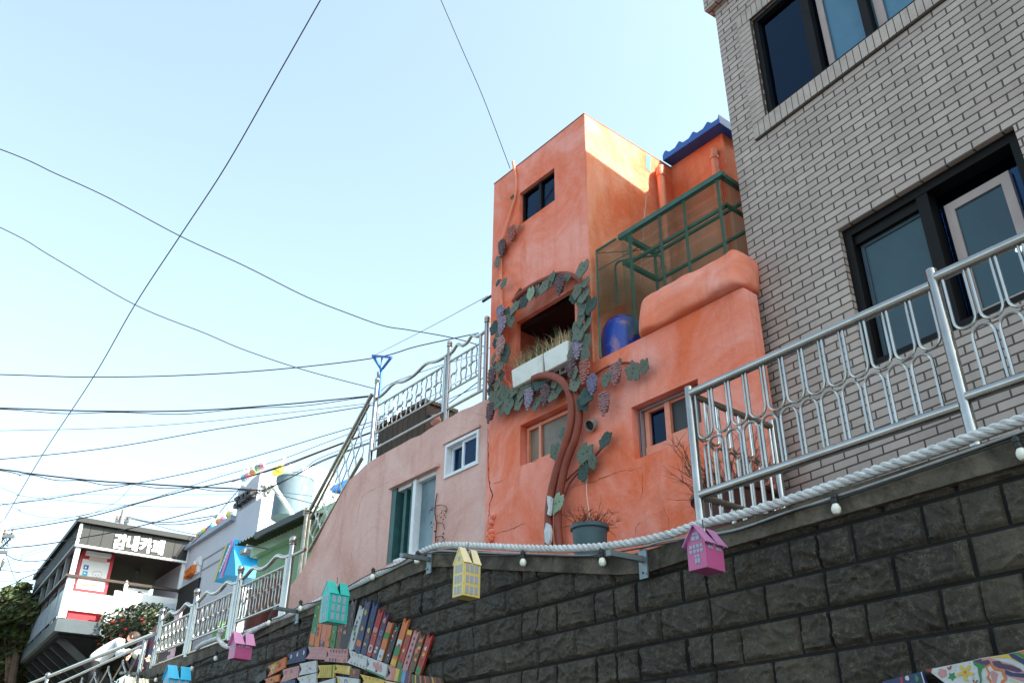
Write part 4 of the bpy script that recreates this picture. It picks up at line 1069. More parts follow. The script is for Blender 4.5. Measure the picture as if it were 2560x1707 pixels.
def add_leaf(g, x, y, size, kind='n', rot=None, t=-.10):
    mat = {'n': rnd.choice((m_leaf, m_leafg)), 'd': m_leafd, 'p': m_leafp}[kind]
    o = bpy.data.objects.new('leaf', leaf_data(rnd.randrange(4), mat)); COL.objects.link(o); o.parent = vine
    P = O.wp(*g(x, y), t=t); o.location = P - wloc(vine)
    a = rnd.uniform(-.5, .5) if rot is None else rot
    Mx = Matrix.Rotation(rnd.uniform(-.2, .2), 3, 'Z') @ Matrix((O.r, O.n, Vector((0, 0, 1)))).transposed() @ Matrix.Rotation(a, 3, 'Y') @ Matrix.Rotation(rnd.uniform(-.3, .15), 3, 'X')
    o.rotation_euler = Mx.to_euler(); o.scale = (size, size * .32, size * rnd.uniform(.95, 1.1))
L4 = [(202, 172, .085), (205, 332, .065, 'd'), (250, 335, .10), (868, 218, .155), (630, 285, .09), (890, 330, .10), (565, 368, .12), (460, 415, .12, 'p'), (825, 397, .12), (877, 430, .14), (405, 477, .10, 'd'), (930, 502, .13, 'd'),
      (340, 522, .125), (275, 557, .08, 'd'), (860, 542, .12), (852, 608, .12), (300, 622, .115), (182, 680, .12, 'd'), (910, 648, .11), (840, 722, .15), (205, 748, .085), (902, 785, .10), (165, 928, .10), (262, 880, .15, 'd'), (888, 893, .13),
      (215, 985, .115), (785, 885, .10), (152, 1010, .085), (803, 1037, .10), (810, 1117, .13), (198, 1122, .095), (216, 1172, .105), (162, 1226, .10), (258, 1198, .12), (210, 1262, .125), (287, 1284, .145), (234, 1332, .09), (336, 1172, .11),
      (385, 1203, .10), (425, 1120, .14), (367, 1276, .125), (546, 1090, .155, 'd'), (502, 1140, .09, 'd'), (510, 1270, .115), (650, 1118, .10), (692, 1148, .085), (645, 1200, .115), (1052, 1082, .12), (1260, 1022, .135), (1350, 982, .105),
      (900, 1215, .14, 'd'), (868, 1268, .125, 'd'), (1160, 945, .04)]
for q in L4: add_leaf(g4, q[0], q[1], q[2] * .76, *(q[3:4]), t=-.10 if q[0] < 700 or q[0] > 950 else -.13)
for q in [(320, 560, .10), (382, 505, .10), (430, 450, .10, 'd'), (508, 395, .11), (535, 395, .09, 'd'), (600, 330, .10), (655, 300, .09, 'd'), (745, 290, .09), (805, 440, .12, 'd'), (850, 470, .12), (905, 560, .11, 'd'), (815, 680, .12), (880, 700, .11), (800, 770, .10, 'd'), (870, 850, .12), (185, 800, .09, 'd'), (235, 690, .09), (170, 990, .1), (230, 1060, .1, 'd'), (320, 1230, .12, 'd'), (470, 1190, .11), (420, 1180, .1), (600, 1180, .11, 'd'), (150, 1170, .1, 'd')]: add_leaf(g4, q[0], q[1], q[2] * .68, *(q[3:4]), t=-.085)
for q in [(665, 572, .11), (595, 712, .13), (826, 722, .15), (985, 620, .12, 'd'), (880, 792, .115), (810, 870, .135, 'd'), (612, 1112, .14, 'p')]: add_leaf(g7, q[0], q[1], q[2] * .72, *(q[3:4]), t=-.13 if q[0] < 680 else -.08)
for q in [(385, 1036, .08), (207, 1312, .11), (328, 792, .07, 'd')]: add_leaf(g5, q[0], q[1], q[2] * .6, *(q[3:4]), t=-.05)
gcol = {'lav': ((.30, .25, .34), (.21, .17, .24)), 'dark': ((.15, .085, .095), (.095, .06, .07)), 'pink': ((.42, .27, .26), (.31, .18, .18)), 'mauve': ((.33, .165, .165), (.22, .115, .125)), 'blue': ((.20, .19, .31), (.14, .12, .2)), 'red': ((.38, .13, .10), (.26, .085, .075))}
gm = {k: M('grape_' + k, a, b, 30, .55, bump=.2, bscale=80) for k, (a, b) in gcol.items()}
def bunch(seed):
    rn = random.Random(seed); m = MB(); rows = 9
    for j in range(rows):
        u = j / (rows - 1); hw = (.34 + .16 * math.sin(min(u * 3.2, 1.6))) * (1 - u ** 2.2) + .03; n = max(1, round(hw * 2 / .19))
        for i in range(n):
            x = (i - (n - 1) / 2) * .19 + rn.uniform(-.02, .02) + .06 * math.sin(u * 4); z = .92 - u * 1.85 + rn.uniform(-.03, .03)
            y = -.16 * math.cos(x / .55 * 1.4) + rn.uniform(-.04, .04)
            m.sph((x, y, z), .125, 8, 5)
    m.lathe(Vector((0, .1, .0)), [(.2, -.6), (.35, .2), (.3, .8), (.05, .95)], 8)
    m.tube([(0, 0, .9), (.03, .02, 1.15)], .035, 6)
    return m
bmesh_ = []
for i in range(4):
    o = bunch(i).build('grape_bunch', gm['lav'], None, angle=180); bmesh_.append(o.data); bpy.data.objects.remove(o)
def add_bunch(g, x, y0, y1, kind, t=-.10, wf=1.0):
    d = bmesh_[rnd.randrange(4)]; key = (d.name, kind)
    if key not in variants: dd = d.copy(); dd.materials[0] = gm[kind]; variants[key] = dd
    o = bpy.data.objects.new('grape_bunch', variants[key]); COL.objects.link(o); o.parent = vine
    A = O.wp(*g(x, y0), t=t); Bq = O.wp(*g(x, y1), t=t); h = (A.z - Bq.z) / 2
    o.location = (A + Bq) / 2 - wloc(vine); Mx = Matrix((O.r, O.n, Vector((0, 0, 1)))).transposed() @ Matrix.Rotation(rnd.uniform(-.1, .12), 3, 'Y')
    o.rotation_euler = Mx.to_euler(); o.scale = (h * 1.2 * wf, h * .9, h)
for q in [(222, 522, 640, 'lav', 1.2), (235, 615, 748, 'lav', 1.1), (225, 768, 922, 'pink', .95), (153, 1018, 1155, 'dark', 1.05), (143, 1282, 1435, 'dark', .95), (690, 288, 436, 'dark', 1.1), (830, 772, 942, 'lav', 1.0), (777, 925, 1082, 'dark', 1.05),
          (885, 952, 1130, 'red', 1.05), (447, 1172, 1336, 'lav', 1.0), (577, 1143, 1306, 'dark', 1.05), (945, 1062, 1222, 'blue', 1.15), (1130, 966, 1148, 'mauve', 1.05), (1038, 1198, 1382, 'mauve', 1.05)]: add_bunch(g4, *q[:4], t=-.12, wf=q[4])
add_bunch(g5, 325, 1040, 1172, 'red', t=-.06, wf=1.1); add_bunch(g5, 248, 1150, 1284, 'dark', t=-.06, wf=1.0)
# exposed vent pipe, small wall details
vp = O.wp(*g7(893, 502), t=-.0); r = thing('vent_pipe', 'short grey vent pipe sticking out of the orange wall beside the vine trunk', 'pipe', vp)
m = MB(); dirn = (-O.n + Vector((0, 0, -.55)) + O.r * .1).normalized(); R0 = .056
m.lathe(vp - dirn * .02, [(R0, -.05), (R0, .1), (R0 - .006, .1), (R0 - .006, .02)], 20, dirn); m.build('pipe', M('grey_pvc', (.25, .24, .22), (.35, .33, .3), 20, .6), r)
m = MB(); m.lathe(vp + dirn * .05, [(R0 - .007, 0), (R0 - .007, .002)], 20, dirn); m.build('pipe_mouth', m_blk, r)
a = O.wp(1228, 740, t=0.1); r = thing('wire_insulator', 'small black wire holder on the left edge of the tower', 'insulator', a); m = MB(); m.tube([a, a - O.r * .17 + Vector((0, 0, .0))], .018, 8); m.build('holder', m_blk, r)
# cracks in the render
m_crack = M('crack_shadow', (.10, .03, .018), rough=1)
def crack(g, pts, root, mat, w_=.006, t=-.0015, F=O, seed=1):
    rn = random.Random(seed); P = [F.px(*g(*q), t=t) for q in pts]; Q = []
    for a, b in zip(P, P[1:]):
        n = max(2, int(math.hypot(b[0] - a[0], b[1] - a[1]) / .03))
        for k in range(n): u = k / n; Q.append((a[0] + (b[0] - a[0]) * u + rn.uniform(-.008, .008), a[1] + (b[1] - a[1]) * u + rn.uniform(-.008, .008)))
    Q.append(P[-1]); vs = []; fs = []
    for i, (s, z) in enumerate(Q):
        a = Q[max(i - 1, 0)]; b = Q[min(i + 1, len(Q) - 1)]; dx, dz = b[0] - a[0], b[1] - a[1]; l = math.hypot(dx, dz) or 1
        ww = w_ * .62 * rn.uniform(.3, 1.2) * (.3 + math.sin(math.pi * (i + .3) / (len(Q) + .1)))
        vs += [F.w(s - dz / l * ww / 2, t, z + dx / l * ww / 2), F.w(s + dz / l * ww / 2, t, z - dx / l * ww / 2)]
    for i in range(len(Q) - 1): fs.append((2 * i, 2 * i + 1, 2 * i + 3, 2 * i + 2))
    m = MB(); m.add(vs, fs); m.build('crack', mat, root, smooth=False)
crack(g7, [(60, 500), (62, 700), (66, 900), (80, 1000), (98, 1060), (75, 1130), (70, 1220), (62, 1330), (66, 1440)], house, m_crack, .022, seed=4)
crack(g7, [(80, 975), (150, 955), (200, 925)], house, m_crack, .006, seed=5); crack(g7, [(125, 1360), (220, 1335), (300, 1300), (350, 1275)], house, m_crack, .009, seed=6)
crack(g7, [(690, 1005), (780, 975), (900, 950), (1000, 905), (1100, 870), (1200, 860), (1275, 840)], house, m_crack, .008, seed=7); crack(g7, [(1440, 1150), (1475, 1240), (1480, 1310)], house, m_crack, .006, seed=8)
crack(g7, [(800, 560), (803, 650)], house, m_crack, .006, seed=9); crack(g7, [(1265, 850), (1275, 960), (1262, 1100)], house, m_crack, .005, seed=10); crack(g7, [(1215, 1380), (1225, 1310), (1265, 1265)], house, m_crack, .005, seed=12)
crack(g7, [(375, 805), (445, 782)], house, m_crack, .012, seed=13)
m_crp = M('pink_crack', (.30, .13, .10), rough=1)
crack(g2, [(1160, 10), (1050, 60), (955, 110), (925, 180), (905, 290), (880, 420)], pink, m_crp, .009, t=PT - .0015, seed=14)
crack(g2, [(880, 420), (870, 540), (850, 640), (870, 740)], pink, m_crp, .005, t=PT - .0015, seed=15)
crack(gc3, [(1290, 980), (1370, 1000), (1430, 1030)], pink, m_crp, .006, t=PT - .0015, seed=16); crack(g2, [(1700, 320), (1670, 400), (1640, 480)], pink, m_crp, .005, t=PT - .0015, seed=17)
# spalled plaster lump on the party line
c = O.wp(*g7(88, 1310), t=-.01); m = MB()
for i in range(14): m.sph(c + O.r * rnd.uniform(-.035, .035) + Vector((0, 0, rnd.uniform(-.16, .12))), rnd.uniform(.02, .04), 8, 5)
m.build('broken_plaster', m_or, house, smooth=False)

# ============================================================ ROOF TERRACE: BULGING PARAPET, CAGE, BARREL
bt_ = -.10
bl0 = O.px(1568, 741, t=bt_); bl1 = O.px(1596, 846, t=bt_); br0 = O.px(1815, 614, t=bt_); br1 = O.px(1877, 724, t=bt_)
rings = []; n = 22; s_a = O.px(1569, 760, t=bt_)[0]; s_b = O.px(1868, 660, t=0)[0] - .02
zlo = zp + .0; ztl = O.px(1640, 700, t=bt_)[1]; ztr = O.px(1800, 617, t=bt_)[1]; ztl0 = bl0[1]
for i in range(n + 1):
    u = i / n; s = s_a + (s_b - s_a) * u
    e = min(1, math.sin(math.pi * min(u * 6, .5)) ) * min(1, math.sin(math.pi * min((1 - u) * 9, .5)) ** .5 if u < 1 else .15)
    e = max(e, .25)
    zt2 = ztl0 + (ztl - ztl0) * min(1, u / .18) + (ztr - ztl) * max(0, (u - .18) / .82)
    if u > .93: zt2 -= .12 * (u - .93) / .07
    seam = -.018 * math.exp(-((u - .70) / .012) ** 2) - .014 * math.exp(-((u - .76) / .012) ** 2) - .012 * math.exp(-((u - .22) / .02) ** 2)
    H = zt2 - zlo; prof = []
    for k in range(16):
        a = 2 * math.pi * k / 16; ca, sa_ = math.cos(a), math.sin(a)
        ex = .38
        y = math.copysign(abs(ca) ** ex, ca); zz = math.copysign(abs(sa_) ** ex, sa_)
        nn_ = noise.noise(Vector((s * 3.1, zz * 1.2, y * .8))) * .045 + noise.noise(Vector((s * 8, zz * 3, y * 2))) * .012
        prof.append(O.w(s, .12 - y * -.19 * e * (1) - (seam if y < 0 else 0) + .03 * zz + nn_ * (-1 if y < 0 else 0), zlo + H / 2 + zz * H / 2 * (.94 + .06 * e) + nn_ * .5))
    rings.append(prof)
m = MB(); vs = [p for r_ in rings for p in r_]; fs = []
for i in range(n):
    for k in range(16): fs.append((i * 16 + k, i * 16 + (k + 1) % 16, (i + 1) * 16 + (k + 1) % 16, (i + 1) * 16 + k))
fs.append(tuple(range(15, -1, -1))); fs.append(tuple(n * 16 + k for k in range(16)))
m.add(vs, fs); o = m.build('bulging_parapet', plaster('salmon_parapet_render', [(.73, .18, .09), (.76, .25, .165), (.79, .32, .25), (.80, .44, .38)], 1.3), house, angle=80)
sb = o.modifiers.new('subd', 'SUBSURF'); sb.levels = 1; sb.render_levels = 2
# green mesh cage
m_grn = M('dark_green_angle_iron', (.016, .055, .036), (.03, .09, .06), 10, .45)
m_grt = M('weathered_green_beam', (.045, .12, .09), (.025, .07, .05), 10, .5)
CT = .12
cage = thing('green_mesh_cage', 'dark green steel frame cage covered with wire netting on the roof terrace', 'cage', O.w(-4.5, .5, zp))
fl = O.px(*g8(310, 838), t=CT); frr = O.px(*g8(1335, 272), t=CT); cz = (fl[1] + frr[1]) / 2; cs0 = fl[0]; cs1 = frr[0]
cd = O.sx(*g8(1510, 400), cs1)[0]; cd = max(CT + .5, min(cd, 1.9))
zm_ = O.px(*g8(965, 775), t=CT)[1]; zb0 = zp + .38
sv = [O.px(*g8(x, y), t=CT)[0] for x, y in ((390, 900), (705, 800), (955, 650), (1305, 450))]
def cbar(a, b, w_=.03, mat=None, nm='frame_bar'):
    m = MB(); m.bar(a, b, w_, w_); m.build(nm, mat or m_grn, cage, smooth=False)
cbar(O.w(cs0 - .04, CT, cz), O.w(cs1 + .03, CT, cz), .055, m_grt, 'top_beam')
cbar(O.w(cs0, cd, cz - .0), O.w(cs1, cd, cz - .0), .03)
for s in (cs0 + .02, cs1 - .0): cbar(O.w(s, CT + .03, cz - .01), O.w(s, cd, cz - .01), .05)
for s in sv: cbar(O.w(s, CT, zp + .15), O.w(s, CT, cz - .03), .024)
cbar(O.w(cs0, CT + .035, zm_), O.w(cs1, CT + .035, zm_), .03, m_grt)
cbar(O.w(cs1, CT, zm_), O.w(cs1, cd, zm_), .03); cbar(O.w(cs0, CT, zm_ + .02), O.w(cs0, cd, zm_ + .02), .045)
cbar(O.w(cs0, cd, zm_), O.w(cs1, cd, zm_), .028, m_grt); cbar(O.w(cs1, CT, zb0), O.w(cs1, cd, zb0), .045)
for s in (cs0, cs1): cbar(O.w(s, cd, zp), O.w(s, cd, cz), .028)
def net_mat():
    m, n, p = new_mat('green_wire_netting'); setp(p, .6, 0, .3); p.inputs['Base Color'].default_value = (.025, .085, .04, 1)
    uv = n.nodes.new('ShaderNodeUVMap'); uv.uv_map = 'UVMap'; b = n.nodes.new('ShaderNodeTexBrick')
    b.inputs['Scale'].default_value = 1; b.inputs['Brick Width'].default_value = .022; b.inputs['Row Height'].default_value = .016; b.inputs['Mortar Size'].default_value = .0016; b.inputs['Mortar Smooth'].default_value = 0
    n.links.new(uv.outputs[0], b.inputs['Vector']); t = n.nodes.new('ShaderNodeBsdfTransparent'); mx = n.nodes.new('ShaderNodeMixShader')
    n.links.new(b.outputs['Fac'], mx.inputs[0]); n.links.new(t.outputs[0], mx.inputs[1]); n.links.new(p.outputs[0], mx.inputs[2])
    n.links.new(mx.outputs[0], n.nodes['Material Output'].inputs[0]); return m
m_net = net_mat()
def net(P, nm='wire_netting', root=cage):
    m = MB(); P = [Vector(p) for p in P]; U = (P[1] - P[0]).length; V = (P[3] - P[0]).length
    m.add(P, [(0, 1, 2, 3)], [[(0, 0), (U, 0), (U, V), (0, V)]]); m.build(nm, m_net, root, smooth=False)
net([O.w(cs0, CT - .018, zp + .15), O.w(cs1, CT - .018, zp + .15), O.w(cs1, CT - .018, cz), O.w(cs0, CT - .018, cz)])
net([O.w(cs1 + .018, CT, zp + .15), O.w(cs1 + .018, cd, zp + .15), O.w(cs1 + .018, cd, cz), O.w(cs1 + .018, CT, cz)])
net([O.w(cs0, cd + .018, zp + .15), O.w(cs1, cd + .018, zp + .15), O.w(cs1, cd + .018, cz), O.w(cs0, cd + .018, cz)])
net([O.w(cs0, CT, cz - .018), O.w(cs1, CT, cz - .018), O.w(cs1, cd, cz - .018), O.w(cs0, cd, cz - .018)])
zt_b = O.px(*g4(1160, 562), t=.1)[1]
# lower annexe of the cage
ET = .02
e0 = O.px(*g8(45, 1022), t=ET); es0 = e0[0]; ez = e0[1]
for a, b in (((es0, ez), (cs0, ez)), ((es0, ez), (es0, zp + .02))):
    m = MB(); m.bar(O.w(a[0], ET, a[1]), O.w(b[0], ET, b[1]), .02, .02); m.build('frame_bar', m_grt, cage, smooth=False)
m = MB(); m.tube([O.w(es0, ET, ez - .25), O.w(cs0, ET + .4, ez + .1)], .006, 6); m.tube([O.w(es0, ET, ez - .03), O.w(cs0 + .3, ET + .4, ez - .1)], .005, 6); m.build('stay_wire', m_grn, cage)
net([O.w(es0, ET - .01, zt_b), O.w(cs0 + .25, ET - .01, zt_b), O.w(cs0 + .25, ET - .01, ez), O.w(es0, ET - .01, ez)])
net([O.w(es0, ET, ez), O.w(cs0, ET, ez), O.w(cs0, 1.0, ez), O.w(es0, 1.0, ez)])
net([O.w(es0, ET, zt_b), O.w(es0, 1.0, zt_b), O.w(es0, 1.0, ez), O.w(es0, ET, ez)])
m = MB(); P = [O.wp(*g8(*q), t=.3) for q in ((265, 1560), (255, 1400), (240, 1230), (245, 1170), (280, 1130), (340, 1115), (480, 1090), (600, 1075), (690, 1070), (715, 1085), (722, 1180))]; m.tube(smooth_path(P, 4), .012, 8); m.build('bent_hoop', m_grt, cage)
# blue barrel
m_bar = M('blue_barrel_plastic', (.012, .045, .30), (.02, .06, .36), 3, .38, spec=.5, dirt=(.55, .27, .18), dscale=3.5, damt=.9)
bc = O.px(*g4(1170, 850), t=.28); bl_ = O.px(*g4(1058, 700), t=.28)[0]; rr_ = .225
bcs = bl_ + rr_; zt_b = O.px(*g4(1160, 562), t=.1)[1]; H = zt_b - zp
bar = thing('blue_barrel', 'blue plastic barrel with flaking pink paint between the tower and the parapet', 'barrel', O.w(bcs, .28, zp))
m = MB(); m.lathe(O.w(bcs, .28, zp), [(.19, 0), (.205, .01), (.215, H * .15), (rr_, H * .4), (rr_, H * .62), (.21, H * .82), (.18, H * .95), (.14, H)], 28); m.build('body', m_bar, bar)
m = MB(); m.lathe(O.w(bcs, .28, zp + H), [(.13, -.002), (.14, .0), (.14, .02), (.12, .03)], 24); m.build('lid', m_bar, bar)
# cord hanging down the tower side
cable('cord', [g5(1425, 770), g5(1418, 860), g5(1408, 950), g5(1395, 1150), g5(1375, 1470)], .005, M('pale_cord', (.5, .42, .33)), 'thin pale cord hanging down the tower side behind the mesh cage', 'cord', F=O, t=.5)
# ============================================================ PAINTED BOARDS ON THE WALL
gD = crop(640, 1480, 5.113); gE = crop(2240, 1580, 7.35)
PAL = dict(nv=(.02, .035, .10), bk=(.018, .016, .02), wh=(.46, .46, .46), gr=(.03, .17, .05), rd=(.33, .03, .022), og=(.50, .14, .035), ye=(.52, .36, .05), pk=(.42, .20, .20), sl=(.46, .16, .10), pu=(.07, .035, .075), br=(.12, .055, .03), lb=(.12, .24, .42), cy=(.05, .25, .25), ma=(.30, .05, .14), dg=(.02, .06, .03), cr=(.62, .5, .3))
pm = {k: M('board_paint_' + k, v, tuple(x * .78 for x in v), 14, .55) for k, v in PAL.items()}
m_wood = M('board_edge_wood', (.16, .12, .08), (.08, .06, .045), 20, .85)
BT = -.055
def bil(Q, u, v):
    a = (Q[0][0] + (Q[1][0] - Q[0][0]) * u, Q[0][1] + (Q[1][1] - Q[0][1]) * u); b = (Q[3][0] + (Q[2][0] - Q[3][0]) * u, Q[3][1] + (Q[2][1] - Q[3][1]) * u)
    return (a[0] + (b[0] - a[0]) * v, a[1] + (b[1] - a[1]) * v)
def board(Q, base, motifs, lab, notch='left', name='painted_board', t=BT, th=.02, group='folk-painted wooden boards fixed to the stone wall'):
    """Q px quad TL,TR,BR,BL already mapped; motifs: list of (kind, colour, u, v, size) on the face"""
    q = [W.px(*p, t=t) for p in Q]
    ol = list(q)
    if notch == 'left': ol = [q[0], q[1], q[2], q[3], bil(q, .16, .5)]
    elif notch == 'top': ol = [q[0], bil(q, .5, .11), q[1], q[2], bil(q, .1, 1.02), q[3]]; ol = [q[0], bil(q, .5, .11), q[1], bil(q, 1, .97), bil(q, .75, 1.015), q[3]]
    c = ((q[0][0] + q[2][0]) / 2, (q[0][1] + q[2][1]) / 2)
    r = thing(name, lab, 'painted board', W.w(c[0], t, c[1]), group)
    cols = [base]; mo = MB(); mo.prism(W, ol, t, t + th)
    for (kind, col, u, v, sz) in motifs:
        if col not in cols: cols.append(col)
        mo.cur = cols.index(col); L1 = math.hypot(q[1][0] - q[0][0], q[1][1] - q[0][1]); L2 = math.hypot(q[3][0] - q[0][0], q[3][1] - q[0][1])
        mn = min(L1, L2)
        def blob(fn, n):
            P = []
            for k in range(n):
                a = 2 * math.pi * k / n; rr = fn(a) * sz * mn; P.append(bil(q, min(max(u + rr * math.cos(a) / L1, .03), .97), min(max(v + rr * math.sin(a) / L2, .03), .97)))
            return P
        tt = t - .0012 - .0003 * (len(mo.v) % 5)
        if kind == 'band': P = [bil(q, .02, max(.01, v - sz / 2)), bil(q, .98, max(.01, v - sz / 2)), bil(q, .98, min(.99, v + sz / 2)), bil(q, .02, min(.99, v + sz / 2))]
        elif kind == 'col': P = [bil(q, max(.01, u - sz / 2), .02), bil(q, min(.99, u + sz / 2), .02), bil(q, min(.99, u + sz / 2), .98), bil(q, max(.01, u - sz / 2), .98)]
        elif kind == 'ring': P = None
        elif kind == 'flower': P = blob(lambda a: .75 + .35 * math.cos(5 * a), 20)
        elif kind == 'star': P = blob(lambda a: .65 + .4 * math.cos(5 * a + 1), 10)
        elif kind == 'leafm': P = blob(lambda a: abs(math.cos(a)) ** .6 * .9 + .25, 10)
        else: P = blob(lambda a: 1 + .15 * math.sin(3 * a + u * 9), 12)
        if kind == 'ring':
            o_ = blob(lambda a: 1, 14); i_ = blob(lambda a: .62, 14)
            b0 = len(mo.v); mo.add([W.w(p[0], tt, p[1]) for p in o_] + [W.w(p[0], tt, p[1]) for p in i_], [(k, (k + 1) % 14, 14 + (k + 1) % 14, 14 + k) for k in range(14)])
        else: mo.add([W.w(p[0], tt, p[1]) for p in P], [tuple(range(len(P)))])
    mo.build('board', [pm[c_] for c_ in cols], r, smooth=False)
    return r
rb = random.Random(11)
def rand_motifs(cols, n, sz=(.12, .3), kinds=('blob', 'flower', 'star', 'leafm')):
    return [(rb.choice(kinds), rb.choice(cols), rb.uniform(.25, .8), rb.uniform(.1, .92), rb.uniform(*sz)) for _ in range(n)]
def vboard(t_, b_, w_, base, motifs, lab, wt=None):
    (xt, yt), (xb, yb) = t_, b_
    wt = wt or w_
    Q = [gD(xt - wt / 2, yt + wt * .0), gD(xt + wt / 2, yt + wt * .22), gD(xb + w_ / 2, yb + w_ * .35), gD(xb - w_ / 2, yb - w_ * .1)]
    return board(Q, base, motifs, lab, 'top')
vb = [((808, 92), (700, 682), 60, 'gr', [('band', 'og', 0, .84, .24), ('leafm', 'ye', .5, .85, .4)] + rand_motifs(['ye', 'cy'], 4), 'green board fading to orange at its foot, leftmost of the upright row'),
      ((862, 110), (768, 684), 56, 'og', rand_motifs(['gr', 'rd', 'br'], 8), 'orange-red upright board partly behind the teal lantern, second from left'),
      ((925, 120), (838, 684), 56, 'sl', [('band', 'pu', 0, .93, .12)] + rand_motifs(['pk', 'rd'], 6), 'salmon upright board with violet foot below the teal lantern'),
      ((985, 130), (900, 690), 56, 'og', rand_motifs(['pk', 'ye', 'gr'], 8), 'orange and pink mottled upright board below the teal lantern'),
      ((1050, 140), (968, 702), 56, 'gr', rand_motifs(['wh', 'dg'], 7, (.08, .16)), 'leaf green upright board under the right side of the teal lantern'),
      ((1120, 150), (1040, 706), 56, 'br', rand_motifs(['pk', 'rd', 'gr'], 8), 'brown and pink mottled upright board just right of the teal lantern'),
      ((1185, 120), (1100, 712), 58, 'bk', rand_motifs(['nv', 'sl'], 6), 'near black upright board with a salmon figure low down'),
      ((1262, 60), (1160, 715), 60, 'bk', rand_motifs(['nv', 'br'], 5), 'tallest black upright board left of the white one'),
      ((1358, 165), (1200, 720), 66, 'wh', rand_motifs(['dg', 'gr', 'pu'], 9, (.1, .26)), 'white upright board with green leaves and a deep forked top'),
      ((1440, 78), (1290, 765), 64, 'nv', [('flower', 'ye', .5, .25, .3), ('leafm', 'og', .5, .82, .4), ('star', 'ye', .5, .55, .35), ('blob', 'rd', .6, .08, .15)], 'navy upright board with yellow and orange figures'),
      ((1535, 105), (1368, 785), 62, 'nv', rand_motifs(['ye', 'dg', 'gr', 'rd'], 8), 'dark navy upright board with small yellow butterflies'),
      ((1600, 205), (1440, 800), 60, 'rd', [('leafm', 'pk', .5, .45, .4), ('ring', 'wh', .5, .85, .4)] + rand_motifs(['sl'], 3), 'dark red upright board with a pale scroll and ring'),
      ((1672, 245), (1508, 832), 58, 'pu', [('blob', 'pk', .55, .18, .3), ('ring', 'pk', .3, .93, .2), ('ring', 'pk', .6, .66, .2), ('leafm', 'wh', .5, .78, .22), ('leafm', 'wh', .4, .86, .22), ('ring', 'lb', .5, .45, .3)], 'dark purple upright board with round white lettering near its foot'),
      ((1722, 370), (1572, 865), 60, 'og', [('band', 'gr', 0, .35, .16), ('band', 'sl', 0, .12, .2), ('band', 'wh', 0, .85, .28), ('leafm', 'lb', .5, .88, .2)], 'upright board banded salmon, green, orange and white'),
      ((1818, 385), (1662, 890), 60, 'bk', rand_motifs(['gr', 'wh', 'lb', 'rd'], 11, (.1, .2)), 'black upright board with green snake and white dots'),
      ((1925, 325), (1742, 942), 64, 'og', [('band', 'gr', 0, .68, .2), ('band', 'ye', 0, .9, .12), ('leafm', 'wh', .5, .5, .45), ('leafm', 'pu', .6, .55, .2)], 'orange upright board with green patch and white jellyfish'),
      ((1972, 470), (1828, 965), 60, 'rd', [('band', 'ye', 0, .06, .14), ('band', 'gr', 0, .92, .16)] + rand_motifs(['gr', 'pu', 'wh'], 5), 'red upright board with yellow forked top and green foot'),
      ((2055, 480), (1897, 990), 60, 'pk', [('star', 'pu', .5, v, .3) for v in (.2, .35, .5, .65, .8)], 'dusty pink upright board with row of violet crosses'),
      ((2135, 520), (1980, 1005), 60, 'br', rand_motifs(['ye', 'og', 'gr', 'pk'], 10, (.15, .35)), 'patchwork upright board of ochre, orange and green, second from right'),
      ((2225, 530), (2062, 1042), 64, 'rd', [('band', 'gr', 0, .9, .18), ('flower', 'ye', .5, .5, .3), ('blob', 'wh', .5, .35, .22), ('star', 'pu', .4, .65, .2)], 'scarlet upright board with green foot, rightmost of the upright row')]
for a in vb: vboard(*a)
def dots(cols, nx, ny, sz, u0=.25, u1=.9, v0=.2, v1=.85, kinds=('blob',)):
    return [(rb.choice(kinds), rb.choice(cols), u0 + (u1 - u0) * i / max(nx - 1, 1), v0 + (v1 - v0) * j / max(ny - 1, 1), sz) for i in range(nx) for j in range(ny)]
